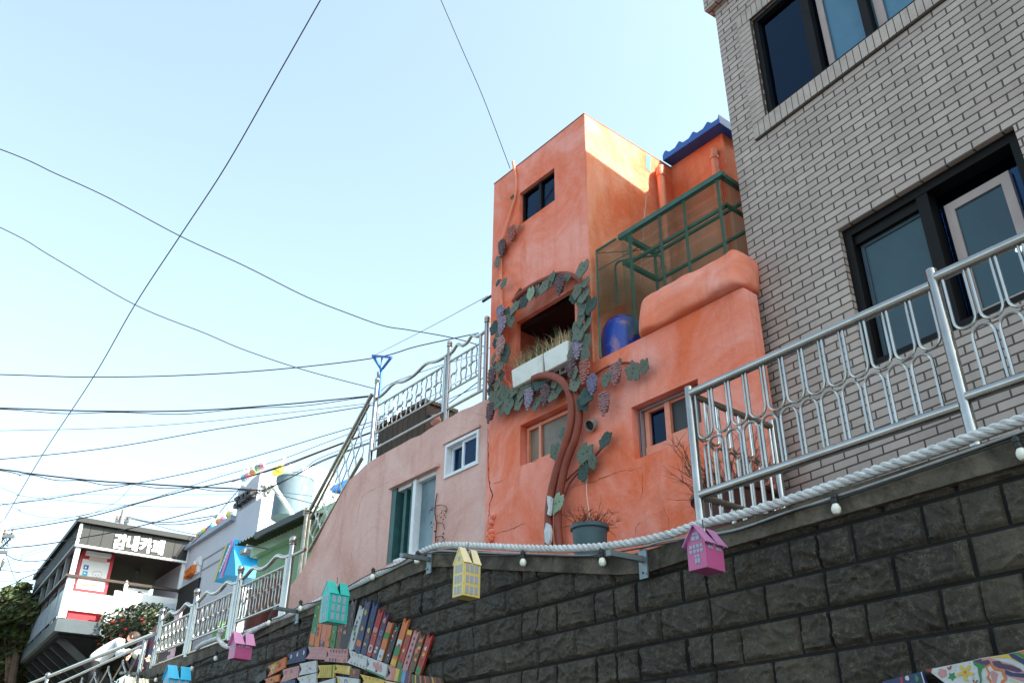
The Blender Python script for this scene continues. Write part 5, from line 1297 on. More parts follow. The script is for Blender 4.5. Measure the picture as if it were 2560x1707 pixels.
hb = [([(395, 790), (645, 700), (630, 870), (380, 925)], 'nv', dots(['wh'], 3, 1, .18, v0=.35) + dots(['gr', 'dg'], 4, 1, .14, v0=.75), 'navy board with three white clouds over green dots'),
      ([(665, 692), (910, 694), (895, 858), (632, 848)], 'pk', dots(['pu', 'br', 'bk'], 11, 3, .035, kinds=('star', 'leafm')), 'pale pink board covered in three rows of tiny dark marks'),
      ([(895, 708), (1175, 722), (1160, 902), (872, 878)], 'pk', dots(['sl', 'ye', 'br', 'rd', 'pu'], 6, 2, .13, kinds=('ring', 'blob')) + dots(['bk'], 6, 1, .04, v0=.55), 'pink board with two rows of coloured rings and faces'),
      ([(1185, 735), (1420, 815), (1400, 985), (1160, 895)], 'wh', dots(['nv', 'gr', 'br', 'sl'], 5, 2, .11, kinds=('ring', 'flower', 'star')), 'white board with blue and red flowers sloping down right'),
      ([(1420, 820), (1680, 920), (1650, 1100), (1390, 985)], 'wh', [('blob', 'pk', .55, .42, .34), ('blob', 'pk', .72, .45, .28), ('band', 'gr', 0, .93, .10), ('leafm', 'bk', .55, .75, .12), ('blob', 'pk', .4, .35, .2)], 'white board with pink blossom tree on green grass'),
      ([(1690, 935), (1975, 1015), (1950, 1170), (1650, 1110)], 'pk', [('col', 'sl', .33, .5, .14), ('col', 'ye', .47, .5, .14), ('col', 'gr', .61, .5, .14), ('col', 'lb', .75, .5, .14), ('col', 'pu', .9, .5, .16)], 'rainbow striped board at the right end of the curved row'),
      ([(150, 945), (385, 820), (370, 960), (145, 1080)], 'og', [('blob', 'ye', .3, .5, .4), ('ring', 'wh', .3, .55, .3), ('blob', 'gr', .3, .6, .15)] + rand_motifs(['gr', 'rd', 'ye'], 6), 'orange and yellow board with white-ringed heart, left of the navy one'),
      ([(340, 985), (550, 935), (535, 1080), (300, 1160)], 'pk', dots(['pu', 'lb'], 3, 1, .14, v0=.3, kinds=('ring',)) + dots(['sl', 'ye', 'gr'], 4, 1, .1, v0=.7), 'light pink board with three small faces above dots'),
      ([(555, 910), (768, 868), (765, 1020), (545, 1060)], 'wh', rand_motifs(['pu', 'dg', 'pk', 'bk'], 12, (.03, .1)), 'white board with fine dark flower sprays'),
      ([(790, 930), (1005, 925), (995, 1085), (775, 1090)], 'ye', dots(['gr', 'og'], 5, 4, .09, u1=.75, kinds=('ring',)) + [('col', 'gr', .88, .5, .1)], 'yellow board with green and orange fish scales'),
      ([(1015, 922), (1205, 942), (1195, 1052), (992, 1022)], 'ye', dots(['og', 'pk'], 4, 2, .12, kinds=('ring', 'blob')) + [('col', 'cr', .92, .5, .1)], 'small yellow board with pink loops right of the fish-scale board'),
      ([(1205, 962), (1328, 984), (1312, 1095), (1190, 1080)], 'br', [('star', 'og', .45, .4, .35), ('blob', 'pu', .75, .6, .3)], 'small dark brown board with orange star'),
      ([(-20, 1090), (128, 990), (130, 1085), (-20, 1190)], 'bk', rand_motifs(['nv', 'br'], 4), 'near black board at the far left of the lower rows'),
      ([(105, 1108), (295, 1045), (285, 1135), (95, 1190)], 'og', rand_motifs(['gr', 'rd', 'pu', 'ye'], 7), 'orange red board with violet corner at lower left'),
      ([(520, 1090), (770, 1028), (765, 1190), (530, 1200)], 'wh', rand_motifs(['gr', 'ye', 'pk'], 7, (.06, .14)), 'white board with green sprigs and a yellow star'),
      ([(300, 1140), (500, 1110), (500, 1200), (300, 1210)], 'nv', rand_motifs(['gr', 'lb'], 5), 'dark blue board below the light pink one'),
      ([(775, 1160), (1005, 1090), (1000, 1200), (775, 1200)], 'wh', [('blob', 'lb', .2, .6, .3)] + rand_motifs(['gr', 'lb', 'pk'], 6, (.06, .14)), 'white board with blue corner and tiny plants'),
      ([(1020, 1068), (1312, 1102), (1305, 1200), (1030, 1200)], 'wh', [('blob', 'ye', .12, .4, .3), ('ring', 'nv', .45, .5, .3), ('blob', 'sl', .25, .8, .2)], 'white board with blue line-drawn face and yellow corner'),
      ([(1330, 1042), (1640, 1120), (1630, 1200), (1340, 1200)], 'ye', dots(['og', 'br', 'cr'], 5, 2, .13, kinds=('flower', 'ring')), 'mustard yellow board with brown and orange flowers'),
      ([(1640, 1125), (1990, 1190), (1980, 1230), (1640, 1230)], 'cr', rand_motifs(['pk', 'gr'], 4), 'cream board just entering the bottom edge under the rainbow one')]
for Q, base, mo, lb_ in hb: board([gD(*p) for p in Q], base, mo, lb_, 'left')
Q = [gD(1990, 1045), gD(2352, 1090), gD(2400, 1210), gD(1985, 1180)]
board(Q, 'br', [('col', c_, .06 + .083 * i, .5, .035) for i, c_ in enumerate(['gr', 'ye', 'dg', 'sl', 'bk', 'og', 'rd', 'bk', 'ye', 'rd', 'bk', 'br'])], 'dark brown board with thin red, ochre and green stripes right of the rainbow board', None)
# big painted fish entering at the lower right
FQ = [gE(658, 664), gE(2560, 265), gE(2700, 1300), gE(1480, 1300)]
fish = thing('painted_fish_board', 'large white fish board with yellow flower and red heart at the bottom right corner', 'painted board', W.wp(*gE(1600, 800), t=BT))
def fpoly(m, pts, lvl, t=BT, ci=None):
    if ci is not None: m.cur = ci
    P = [W.px(*gE(*p), t=t - .0012 * lvl) for p in pts]; m.add([W.w(p[0], t - .0012 * lvl, p[1]) for p in P], [tuple(range(len(P)))])
m = MB(); m.prism(W, [W.px(*gE(*p), t=BT) for p in ((660, 664), (1400, 514), (1560, 470), (2060, 392), (2560, 270), (2700, 1300), (1500, 1300), (905, 933), (645, 735))], BT, BT + .03)
cols = ['wh', 'gr', 'pu', 'ye', 'pk', 'nv', 'og', 'rd', 'sl']; C_ = lambda k: cols.index(k)
def star5(cx, cy, R1, R2, n=5, ph=0): return [(cx + (R1 if i % 2 == 0 else R2) * math.cos(math.pi * i / n + ph), cy + (R1 if i % 2 == 0 else R2) * math.sin(math.pi * i / n + ph)) for i in range(2 * n)]
def fl5(cx, cy, R, ph=0, k=.35, n=30): return [(cx + R * (1 - k + k * math.cos(5 * a)) * math.cos(a + ph), cy + R * (1 - k + k * math.cos(5 * a)) * math.sin(a + ph)) for a in [2 * math.pi * i / n for i in range(n)]]
fpoly(m, [(1562, 478), (2060, 396), (2480, 300), (2600, 600), (2640, 1000), (2500, 760), (2300, 560), (2050, 470), (1750, 460)], 1, ci=C_('ye'))
fpoly(m, [(1562, 478), (1730, 462), (1900, 520), (2150, 590), (2330, 700), (2500, 800), (2640, 1100), (2400, 930), (2050, 800), (1700, 600), (1600, 520)], 1.4, ci=C_('pk'))
fpoly(m, [(1418, 516), (1560, 482), (1580, 520), (1700, 500), (1740, 560), (1700, 600), (1600, 590), (1480, 560)], 2, ci=C_('pu'))
fpoly(m, [(1760, 530), (1900, 520), (1950, 570), (2110, 600), (2280, 660), (2320, 720), (2220, 730), (2050, 680), (1880, 650), (1800, 600)], 2.2, ci=C_('pu'))
fpoly(m, [(2000, 680), (2150, 740), (2352, 750), (2600, 860), (2600, 960), (2352, 830), (2100, 800), (2010, 760)], 2.4, ci=C_('nv'))
fpoly(m, [(2065, 396), (2140, 380), (2280, 450), (2560, 600), (2560, 720), (2330, 580), (2120, 460)], 1.7, ci=C_('nv')); fpoly(m, [(2140, 378), (2240, 360), (2560, 500), (2560, 600), (2300, 450)], 1.9, ci=C_('gr')); fpoly(m, [(2240, 358), (2560, 275), (2560, 480)], 2.1, ci=C_('og'))
fpoly(m, [(1405, 518), (1480, 550), (1600, 590), (1680, 600), (1580, 660), (1560, 740), (1575, 860), (1560, 1010), (1530, 1010), (1540, 860), (1510, 740), (1500, 640), (1430, 590)], 2.6, ci=C_('gr'))
fpoly(m, [(1640, 620), (1730, 565), (1790, 590), (1830, 660), (1960, 690), (2010, 780), (2050, 850), (1980, 910), (1960, 1010), (1720, 1010), (1720, 900), (1660, 830), (1700, 760)], 2.8, ci=C_('og'))
fpoly(m, [(1680, 640), (1730, 610), (1800, 700), (1930, 720), (1960, 800), (1990, 850), (1930, 880), (1900, 1010), (1760, 1010), (1760, 880), (1710, 820), (1730, 740)], 3.0, ci=C_('wh')); fpoly(m, [(1720, 720), (1780, 700), (1880, 760), (1860, 860), (1830, 1000), (1780, 1000), (1760, 840)], 3.2, ci=C_('pk'))
fpoly(m, fl5(1270, 730, 165, .3), 2, ci=C_('ye')); fpoly(m, fl5(1268, 728, 32, 0, .1), 3, ci=C_('og')); fpoly(m, star5(1030, 805, 85, 48, 5, .2), 2, ci=C_('gr'))
fpoly(m, [(928, 625), (955, 632), (975, 650), (990, 615), (1018, 600), (1020, 640), (990, 692), (950, 670)], 2, ci=C_('rd')); fpoly(m, fl5(850, 745, 90, .5, .12), 2, ci=C_('pk')); fpoly(m, [(545, 690), (655, 668), (645, 735)], 2, t=BT + .0, ci=C_('rd'))
for (x, y) in ((710, 745), (780, 690), (1090, 625), (1235, 580), (1350, 560), (1440, 660), (1440, 750), (1090, 690)): fpoly(m, star5(x, y, 14, 5, 3), 2, ci=C_('gr'))
for (x, y) in ((2110, 870), (2165, 900), (2235, 915), (1320, 885), (1420, 830)): fpoly(m, fl5(x, y, 18, 0, .1), 3, ci=C_('ye'))
fpoly(m, fl5(1450, 930, 85, .4, .5), 2.9, ci=C_('nv')); fpoly(m, fl5(1450, 930, 32, .4, .1), 3.3, ci=C_('og'))
m.build('board', [pm[c_] for c_ in cols], fish, smooth=False)
Q = [gE(-250, 900), gE(480, 712), gE(610, 1150), gE(-250, 1150)]
board(Q, 'nv', [('col', 'rd', .48, .5, .06), ('col', 'wh', .98, .5, .03), ('blob', 'wh', .62, .12, .16), ('blob', 'gr', .84, .25, .16), ('blob', 'nv', .62, .12, .08), ('star', 'ye', .7, .5, .12)], 'small navy board with white edge and red stripe at the lower right', None)

# ============================================================ POTS AND DRY SHRUBS
m_twig = M('dry_brown_twig', (.13, .055, .035), (.07, .03, .02), 20, .9)
def twigs(name, base, rbase, n, h, spread, seed, parent, r0=.006, curl=.3, sub=3):
    rn = random.Random(seed); m = MB()
    for i in range(n):
        a = rn.uniform(0, 6.28); p = Vector(base) + Vector((math.cos(a), math.sin(a), 0)) * rn.uniform(0, rbase)
        d = Vector((math.cos(a) * spread * rn.uniform(.2, 1), math.sin(a) * spread * rn.uniform(.2, 1), 1)).normalized()
        L_ = h * rn.uniform(.45, 1); P = [p]; k = 5
        for j in range(k):
            d = (d + Vector((rn.uniform(-curl, curl), rn.uniform(-curl, curl), rn.uniform(-curl, curl * .5)))).normalized(); P.append(P[-1] + d * L_ / k)
        m.tube(P, [r0 * (1 - .8 * j / k) for j in range(k + 1)], 4, cap=False)
        for _ in range(sub):
            j = rn.randrange(1, k); q = P[j]; dd = (d + Vector((rn.uniform(-1, 1), rn.uniform(-1, 1), rn.uniform(-.4, .7)))).normalized()
            ll = L_ * rn.uniform(.15, .35); m.tube([q, q + dd * ll * .5, q + (dd + Vector((rn.uniform(-.4, .4), rn.uniform(-.4, .4), .1))) * ll], [r0 * .5, r0 * .35, r0 * .15], 3, cap=False)
    return m.build(name, m_twig, parent, smooth=False)
def pot(px_, py_, t, wpx, z0, taper, mat, lab, rim=.012):
    c = W.wp(px_, py_, t=t); dist = (c - CAM).length; r = wpx / 2 * dist / FPX * 1.0; H = c.z - z0
    o = thing('plant_pot', lab, 'plant pot', (c.x, c.y, z0)); m = MB(); b = Vector((c.x, c.y, z0))
    m.lathe(b, [(r * taper, 0), (r * .96, H - .05), (r * .97, H - .04), (r + rim, H - .03), (r + rim, H), (r - .004, H), (r - .02, H - .03)], 28); m.build('pot_body', mat, o)
    m = MB(); m.lathe(b, [(r - .018, H - .036), (r - .018, H - .026)], 24); m.build('soil', M('dry_soil', (.05, .035, .025), rough=1), o)
    return o, Vector((c.x, c.y, z0 + H - .03)), r
m_pg = M('blue_grey_pot', (.045, .085, .10), (.07, .12, .135), 3, .6, dirt=(.12, .12, .11), dscale=5)
o, c, r = pot(1474, 1316, .75, 88, 3.215, .75, m_pg, 'blue grey plastic pot of dry twigs against the orange wall')
s_ = thing('dry_potted_plant', 'tangled leafless dry plant in the blue grey pot', 'plant', c); twigs('dry_stems', c, r * .8, 75, .25, 1.3, 5, s_, .004, .5, 4)
m_pr = M('dark_red_pot', (.10, .018, .012), (.06, .012, .01), 4, .5)
o, c, r = pot(1835, 1243, 1.05, 200, 3.215, .85, m_pr, 'large dark red planter behind the corner post of the steel railing')
s_ = thing('leafless_shrub', 'bare branching shrub in the dark red planter behind the steel railing', 'shrub', c); twigs('branches', c, r * .7, 110, .58, 1.1, 9, s_, .005, .28, 5)
c = W.wp(1468, 1290, t=.75)
cable('hanging_string', [(1469, 1180), (1466, 1220), (1471, 1270), (1476, 1300)], .004, M('white_string', (.6, .5, .45)), 'thin white string hanging from the vine leaves down to the blue grey pot', 'string', F=O, t=-.06)
# dry creeper stem on the pink wall beside the sliding window
dv = thing('dry_creeper', 'thin dry brown creeper climbing the pink wall right of the tall window', 'plant', O.wp(*g2(1510, 490), t=0)); m = MB()
P = [O.wp(*g2(*q), t=PT - .02) for q in ((1515, 500), (1512, 430), (1520, 340), (1508, 260), (1512, 180), (1525, 100))]; m.tube(smooth_path(P, 4), .007, 5)
for q in (((1512, 200), (1560, 190), (1600, 215), (1590, 260)), ((1520, 330), (1570, 335), (1580, 380)), ((1512, 440), (1560, 430), (1578, 460), (1550, 480)), ((1508, 210), (1470, 230), (1465, 260))):
    m.tube(smooth_path([O.wp(*g2(*p), t=PT - .03) for p in q], 4), .0045, 4)
for i in range(26): m.sph(O.wp(*g2(1515 + rnd.uniform(-45, 75), rnd.uniform(190, 495)), t=PT - .03), rnd.uniform(.006, .012), 5, 4)
m.build('stem', m_twig, dv)
# ============================================================ THINGS ON THE PINK ROOF
m_plank = M('dark_stained_plank', (.035, .022, .014), (.06, .04, .025), 6, .7)
a = O.px(*gc3(380, 1130), t=.5); b = O.px(*gc3(822, 1080), t=.5); ztp = O.px(*gc3(560, 1010), t=.5)[1]
wb = thing('wooden_chest', 'dark plank chest on the pink roof behind the ball-topped railing', 'chest', O.w((a[0] + b[0]) / 2, .8, 5.4)); m = MB()
k = 9
for i in range(k):
    w_ = (b[0] - a[0]) / k; m.fbox(O, a[0] + i * w_, a[0] + (i + 1) * w_ - .008, .5, .525, 4.9, ztp - .05)
m.fbox(O, a[0], b[0], .526, 1.0, 4.9, ztp - .06); m.build('plank_side', m_plank, wb, smooth=False)
m = MB(); m.fbox(O, a[0] - .03, b[0] + .02, .47, 1.05, ztp - .049, ztp + .0); m.build('lid', M('brown_lid', (.09, .05, .03), (.05, .03, .02), 6, .6), wb, smooth=False)
c = O.wp(*gc3(620, 960), t=.8); tr = thing('blue_tarpaulin', 'crumpled pale blue tarpaulin heap on the dark chest', 'tarpaulin', O.w(O.px(*gc3(620, 960), t=.8)[0], .8, ztp)); m = MB()
q0 = O.px(*gc3(620, 960), t=.8); m.lathe(O.w(q0[0], .8, ztp), [(.27, 0), (.25, .08), (.15, .2), (.06, .3)], 9); m.build('sheet', M('pale_blue_sheet', (.30, .42, .52), (.22, .32, .42), 8, .6), tr, smooth=False)
pc = thing('pink_jar', 'small pale pink pot on the pink parapet below the railing', 'jar', O.wp(*gc3(935, 1085), t=.3)); m = MB(); m.lathe(O.wp(*gc3(935, 1100), t=.3), [(.05, 0), (.07, .03), (.07, .07), (.05, .10), (.055, .12)], 14); m.build('jar_body', m_pk, pc)
pc = thing('black_jug', 'small black round jug on the roof right of the dark chest', 'jug', O.wp(*gc3(875, 1035), t=.4)); m = MB(); m.sph(O.wp(*gc3(875, 1030), t=.4), .05, 12, 8); m.build('jug_body', m_blk, pc)
m_bs = M('blue_painted_steel', (.015, .11, .36), (.02, .14, .42), 6, .5)
by = thing('blue_line_support', 'blue steel triangle on a pole above the left railing post on the roof', 'pole', O.wp(*gc3(385, 830), t=.28)); m = MB()
def by_(x, y): return O.wp(*gc3(x, y), t=.28)
m.bar(by_(322, 428), by_(503, 446), .04, .03); m.bar(by_(322, 430), by_(402, 556), .03, .03); m.bar(by_(500, 446), by_(415, 556), .03, .03); m.bar(by_(411, 440), by_(405, 556), .02, .02); m.build('triangle_head', m_bs, by, smooth=False)
m = MB(); m.tube([by_(404, 552), by_(388, 800), by_(384, 900)], .022, 10); m.build('pole_tube', m_bs, by); m = MB(); m.tube([by_(376, 590), by_(372, 1000)], .022, 10); m.build('grey_pole_tube', m_galv, by)
# ============================================================ CAFE TERRACE
gk = crop(0, 1250, 3.432); gs = crop(260, 1300, 11.76); ga = crop(0, 1100, 2.584); gh = crop(400, 1100, 3.92); gt = crop(520, 1130, 9.225); gw = crop(450, 1350, 7.468); gb = crop(180, 1360, 6.032); gu = crop(0, 1480, 6.908)
cafe = thing('cafe_terrace', 'flat-roofed cafe terrace on dark stilts with white railing boards and a red booth', 'cafe', K.w(-26, 1.3, 3.5))
m_char = M('charcoal_metal_panel', (.008, .0085, .008), (.011, .0115, .011), 2, .55, spec=.5)
m_roofe = M('grey_roof_edge', (.015, .015, .0145), (.012, .012, .0115), 2, .55)
m_seam = M('black_seam', (.01, .01, .01), rough=.8)
m_dclad = M('black_ribbed_cladding', (.014, .015, .017), (.022, .023, .025), 3, .5)
m_soff = M('brown_soffit', (.035, .028, .023), (.05, .04, .034), 2, .7)
m_wpaint = M('white_steel_paint', (.78, .78, .78), (.70, .70, .70), 5, .4)
m_deck = M('grey_blue_steel', (.04, .055, .063), (.06, .075, .085), 2.5, .45, spec=.5)
m_glassw = M('pale_glass_panel', (.36, .42, .48), (.30, .36, .42), 2, .25, spec=.5)
KS0 = -24.21; KS1 = -31.2; ka = 2.99; kb = KF.px(*gk(1605, 508))[0]
def kz(x, y, t=0): return KF.px(*gk(x, y), t=t)[1]
zs0, zs1 = kz(660, 378), kz(697, 203); zr1 = kz(705, 155)
zrl = kz(575, 640); zb_t = kz(560, 768); zb_b = kz(545, 935); zdk = kz(470, 1000); zdb = kz(440, 1115)
m = MB(); m.fbox(K, KS1, KS0 + .12, -.12, kb - ka + .35, zs1 + .02, zr1); m.build('roof_slab', m_roofe, cafe, smooth=False)
m = MB(); m.fbox(K, KS1 + .1, KS0 - .03, .02, kb - ka, zs0 + .02, zs1 + .019); m.build('ceiling', m_soff, cafe, smooth=False)
fa = MB(); fa.prism(KF, rect(ka, kb, zs0, zs1 + .02), -.02, .03); fas = fa.build('sign_fascia', m_char, cafe, smooth=False)
m = MB()
for x in (765, 880, 985, 1100, 1210, 1322, 1515): s_ = KF.px(*gk(x, 300))[0]; m.fbox(KF, s_ - .008, s_ + .008, -.024, -.0205, zs0, zs1 + .02)
m.fbox(KF, ka, kb, -.03, -.0205, zs1 - .0, zs1 + .02); m.build('panel_seam', m_seam, fas, smooth=False)
m = MB(); m.fbox(KF, ka - .04, kb + .06, -.06, .04, zs0 - .05, zs0 - .001); m.fbox(KF, ka - .04, ka + .03, -.055, -.021, zs0 + .001, zs1 + .0); m.fbox(KF, kb - .03, kb + .05, -.055, .03, zs0 + .001, zs1 + .0); m.build('white_trim', m_wpaint, fas, smooth=False)
# Hangul sign: four syllables, each stroke a raised block
ST = {'gam': [[(345, 400), (552, 422), (540, 500), (492, 580), (420, 618), (320, 632), (298, 572), (390, 555), (440, 525), (458, 482), (335, 466)], [(585, 410), (667, 418), (650, 530), (684, 545), (674, 602), (634, 598), (615, 662), (538, 655)], ([(302, 640), (607, 668), (574, 850), (273, 806)], [(375, 716), (515, 735), (503, 780), (362, 762)])],
      'nae': [[(722, 456), (797, 464), (742, 710), (862, 724), (848, 786), (658, 770)], [(905, 458), (966, 462), (882, 870), (820, 862)], [(990, 464), (1069, 472), (972, 906), (893, 896), (930, 720), (905, 716), (922, 640), (948, 643)]],
      'ka': [[(1100, 510), (1303, 535), (1285, 640), (1235, 740), (1150, 820), (1065, 860), (1023, 812), (1110, 756), (1172, 702), (1055, 690), (1062, 634), (1195, 645), (1208, 600), (1088, 582)], [(1335, 528), (1413, 540), (1378, 716), (1416, 728), (1402, 792), (1364, 788), (1330, 964), (1248, 952)]],
      'pe': [[(1455, 588), (1642, 605), (1630, 668), (1443, 650)], [(1480, 668), (1532, 674), (1497, 850), (1443, 844)], [(1560, 676), (1612, 682), (1585, 858), (1530, 852)], [(1400, 848), (1602, 868), (1590, 926), (1388, 912)], [(1675, 584), (1739, 590), (1655, 1002), (1588, 990), (1630, 782), (1598, 778), (1612, 712), (1646, 716)], [(1748, 590), (1812, 600), (1730, 1022), (1662, 1010)]]}
m_let = M('white_sign_letter', (.82, .82, .82), rough=.35)
for syl, strokes in ST.items():
    m = MB()
    for stq in strokes:
        o_, h_ = (stq[0], [stq[1]]) if isinstance(stq, tuple) else (stq, [])
        m.prism(KF, [KF.px(*gs(*p), t=-.06) for p in o_], -.04, -.0245, [[KF.px(*gs(*p), t=-.06) for p in hh] for hh in h_])
    m.build('sign_letter', m_let, fas, smooth=False)
# posts, rails, boards
def kpost(s, t, w_, z0, z1, mat=m_wpaint, nm='post'):
    m = MB(); m.fbox(K, s - w_ / 2, s + w_ / 2, t - w_ / 2, t + w_ / 2, z0, z1); return m.build(nm, mat, cafe, smooth=False)
kpost(KS0 - .06, .06, .11, zdk, zs0 - .05); kpost(KS0 - .05, .07, .17, zdk + .002, zrl - .02, m_wpaint, 'corner_post'); kpost(KS0 - .06, kb - ka - .05, .09, zdk - .4, zs0 - .05)
m_gpost = M('grey_post_paint', (.19, .21, .22), (.15, .17, .18), 3, .5)
for k in range(1, 6): kpost(KS0 - .06 - 1.25 * k, .06, .10, zdk, zs0, m_gpost)
kpost(KS0 - 1.9, 1.9, .10, zdk, zs0 + .02, m_gpost)
m_brail = M('dark_brown_rail', (.035, .022, .016), (.05, .032, .022), 5, .45)
m = MB(); m.fbox(KF, ka - .08, kb + .03, -.09, .02, zrl - .04, zrl + .02); m.fbox(K, KS1 + .3, KS0 - .02, -.08, .03, zrl - .04, zrl + .02); m.build('top_rail', m_brail, cafe, smooth=False)
m = MB(); m.fbox(KF, ka + .05, KF.px(*gk(960, 900))[0], -.02, .0, zb_b, zb_t); m.build('white_board', m_wpaint, cafe, smooth=False)
e0, e1 = KF.px(*gk(958, 900), t=-.05)[0], kb - .06
bz1, bz0 = kz(1200, 800, -.05), kz(945, 998, -.05)
m = MB(); m.prism(KF, [(e0, bz1), (e0, bz0 + .05), (e0 + .05, bz0), (e1, bz0), (e1, bz1)], -.05, -.025); sg = m.build('menu_banner', m_wpaint, cafe, smooth=False)
def kshape(g, pts, t, mat, nm, par, th=.004):
    m = MB(); m.prism(KF, [KF.px(*g(*p), t=t) for p in pts], t - th, t); return m.build(nm, mat, par, smooth=False)
m_tgr = M('faded_green_print', (.10, .50, .36)); m_trd = M('faded_red_print', (.65, .22, .22)); m_tcy = M('faded_cyan_print', (.2, .55, .6)); m_gyp = M('grey_print', (.2, .2, .22)); m_gyb = M('pale_grey_print', (.52, .56, .62))
tx = [(([(660, 952), (675, 952), (672, 992), (656, 992)]), m_tgr), ([(694, 968), (720, 970), (718, 986), (692, 984)], m_tgr), ([(755, 905), (765, 905), (762, 955), (750, 955)], m_trd), ([(778, 930), (792, 932), (790, 950), (776, 948)], m_trd),
      ([(790, 965), (800, 960), (795, 1000), (778, 998)], m_tcy), ([(815, 900), (826, 902), (816, 1000), (806, 1000)], m_trd), ([(756, 988), (772, 990), (771, 998), (755, 996)], m_tcy)]
for pts, mt in tx: kshape(gb, pts, -.052, mt, 'printed_text', sg)
kshape(gb, [(898, 878), (915, 880), (928, 905), (920, 940), (902, 966), (912, 920), (910, 900)], -.052, m_gyp, 'printed_hook', sg)
kshape(gb, [(1560, 890), (1560, 1045), (1140, 1040), (1200, 970), (1320, 915), (1450, 892)], -.052, m_gyb, 'printed_swoosh', sg)
m = MB(); m.fbox(K, KS0 - 1.0 - 5.9, KS0 - .14, .0, .02, zdk + .12, zrl - .28)
m.build('side_glass', m_glassw, cafe, smooth=False)
m = MB()
for k in range(6): m.fbox(K, KS0 - .92 - 1.1 * k, KS0 - .90 - 1.1 * k, -.01, -.001, zdk + .02, zrl - .06)
m.build('glass_joint', m_gpost, cafe, smooth=False)
# black ribbed fascia on the long side
m = MB(); m.fbox(K, KS1 + .05, KS0 - .001, -.02, .018, zs0 + .02, zs1 + .018)
for k in range(58): m.fbox(K, KS1 + .1 + .118 * k, KS1 + .14 + .118 * k, -.035, -.021, zs0 + .02, zs1 + .0)
m.build('side_fascia', m_dclad, cafe, smooth=False)
m = MB(); m.fbox(K, KS1 + .05, KS0 + .0, -.05, .04, zs0 - .04, zs0 + .018); m.build('side_gutter', m_gpost, cafe, smooth=False)
# deck and stilts
ke = KF.px(*gk(870, 1100))[0]
m = MB(); m.fbox(K, KS1, KS0 + .02, -.02, ke - ka, zdb, zdk); m.build('deck_edge', m_deck, cafe, smooth=False)
m = MB(); m.fbox(K, KS1 + .02, KS0 - .2, ke - ka + .002, 2.9, zdb, zdk - .01); m.fbox(K, KS1 + .02, KS0 - .2, .1, 2.85, zdb - .06, zdb - .002); m.build('deck_underside', m_seam, cafe, smooth=False)
for k in range(7):
    s_ = KS0 - .5 - .95 * k; m = MB(); m.bar(K.w(s_, .2, zdb - .08), K.w(s_ + .2, 3.6, 3.3), .12, .16); m.build('stilt', m_dclad, cafe, smooth=False)
m = MB(); m.fbox(K, KS1 + 2, KS0 - .4, 2.9, 3.0, 2.0, zdb); m.build('foundation_wall', m_seam, cafe, smooth=False)
# red booth on the terrace with its white door panel, air conditioner and little signs
BTt = .55
def bp(x, y): return KF.px(*gk(x, y), t=BTt)
bs_0, bs_1 = bp(650, 700)[0], bp(935, 700)[0]
m_red = M('red_booth_paint', (.55, .035, .05), (.48, .03, .04), 4, .5)
m = MB(); m.fbox(KF, bs_0, bs_1, BTt, BTt + .6, zdk, kz(800, 420, BTt)); bo = m.build('red_booth', m_red, cafe, smooth=False)
def kq(a, b, t, mat, nm, par, th=.01):
    A = KF.px(*gk(*a), t=t); Bq = KF.px(*gk(*b), t=t); m = MB(); m.fbox(KF, A[0], Bq[0], t - th, t - .001, Bq[1], A[1]); return m.build(nm, mat, par, smooth=False)
dr = kq((712, 500), (885, 785), BTt, m_wpaint, 'door_panel', bo)
kq((775, 462), (912, 540), BTt - .011, M('cream_panel', (.62, .52, .46)), 'upper_panel', bo, .006)
kq((738, 440), (942, 505), BTt - .02, m_wpaint, 'air_conditioner', bo, .14)
kq((722, 552), (755, 596), BTt - .012, M('blue_sticker', (.02, .13, .42)), 'blue_sticker', bo, .003); kq((712, 604), (745, 648), BTt - .012, M('cyan_sticker', (.03, .38, .62)), 'cyan_sticker', bo, .003)
for a, b in (((730, 566), (742, 584)), ((720, 618), (733, 632))): kq(a, b, BTt - .016, m_let, 'sticker_mark', bo, .003)
m_pg2 = M('orange_pictogram', (.72, .19, .13)); kq((706, 706), (762, 738), BTt - .012, m_pg2, 'pictogram', bo, .003); kq((798, 714), (816, 738), BTt - .012, m_pg2, 'pictogram', bo, .003); kq((820, 716), (838, 740), BTt - .012, m_pg2, 'pictogram', bo, .003)
for (x, y) in ((795, 612), (810, 606), (828, 604), (848, 606), (862, 612), (790, 632), (868, 634), (812, 640), (840, 642), (828, 655), (800, 655), (858, 656)): kq((x, y), (x + 8, y + 7), BTt - .012, m_gyp, 'cup_drawing', bo, .003)
kq((610, 945), (820, 975), BTt - .01, m_pg2, 'orange_strip', bo, .004)
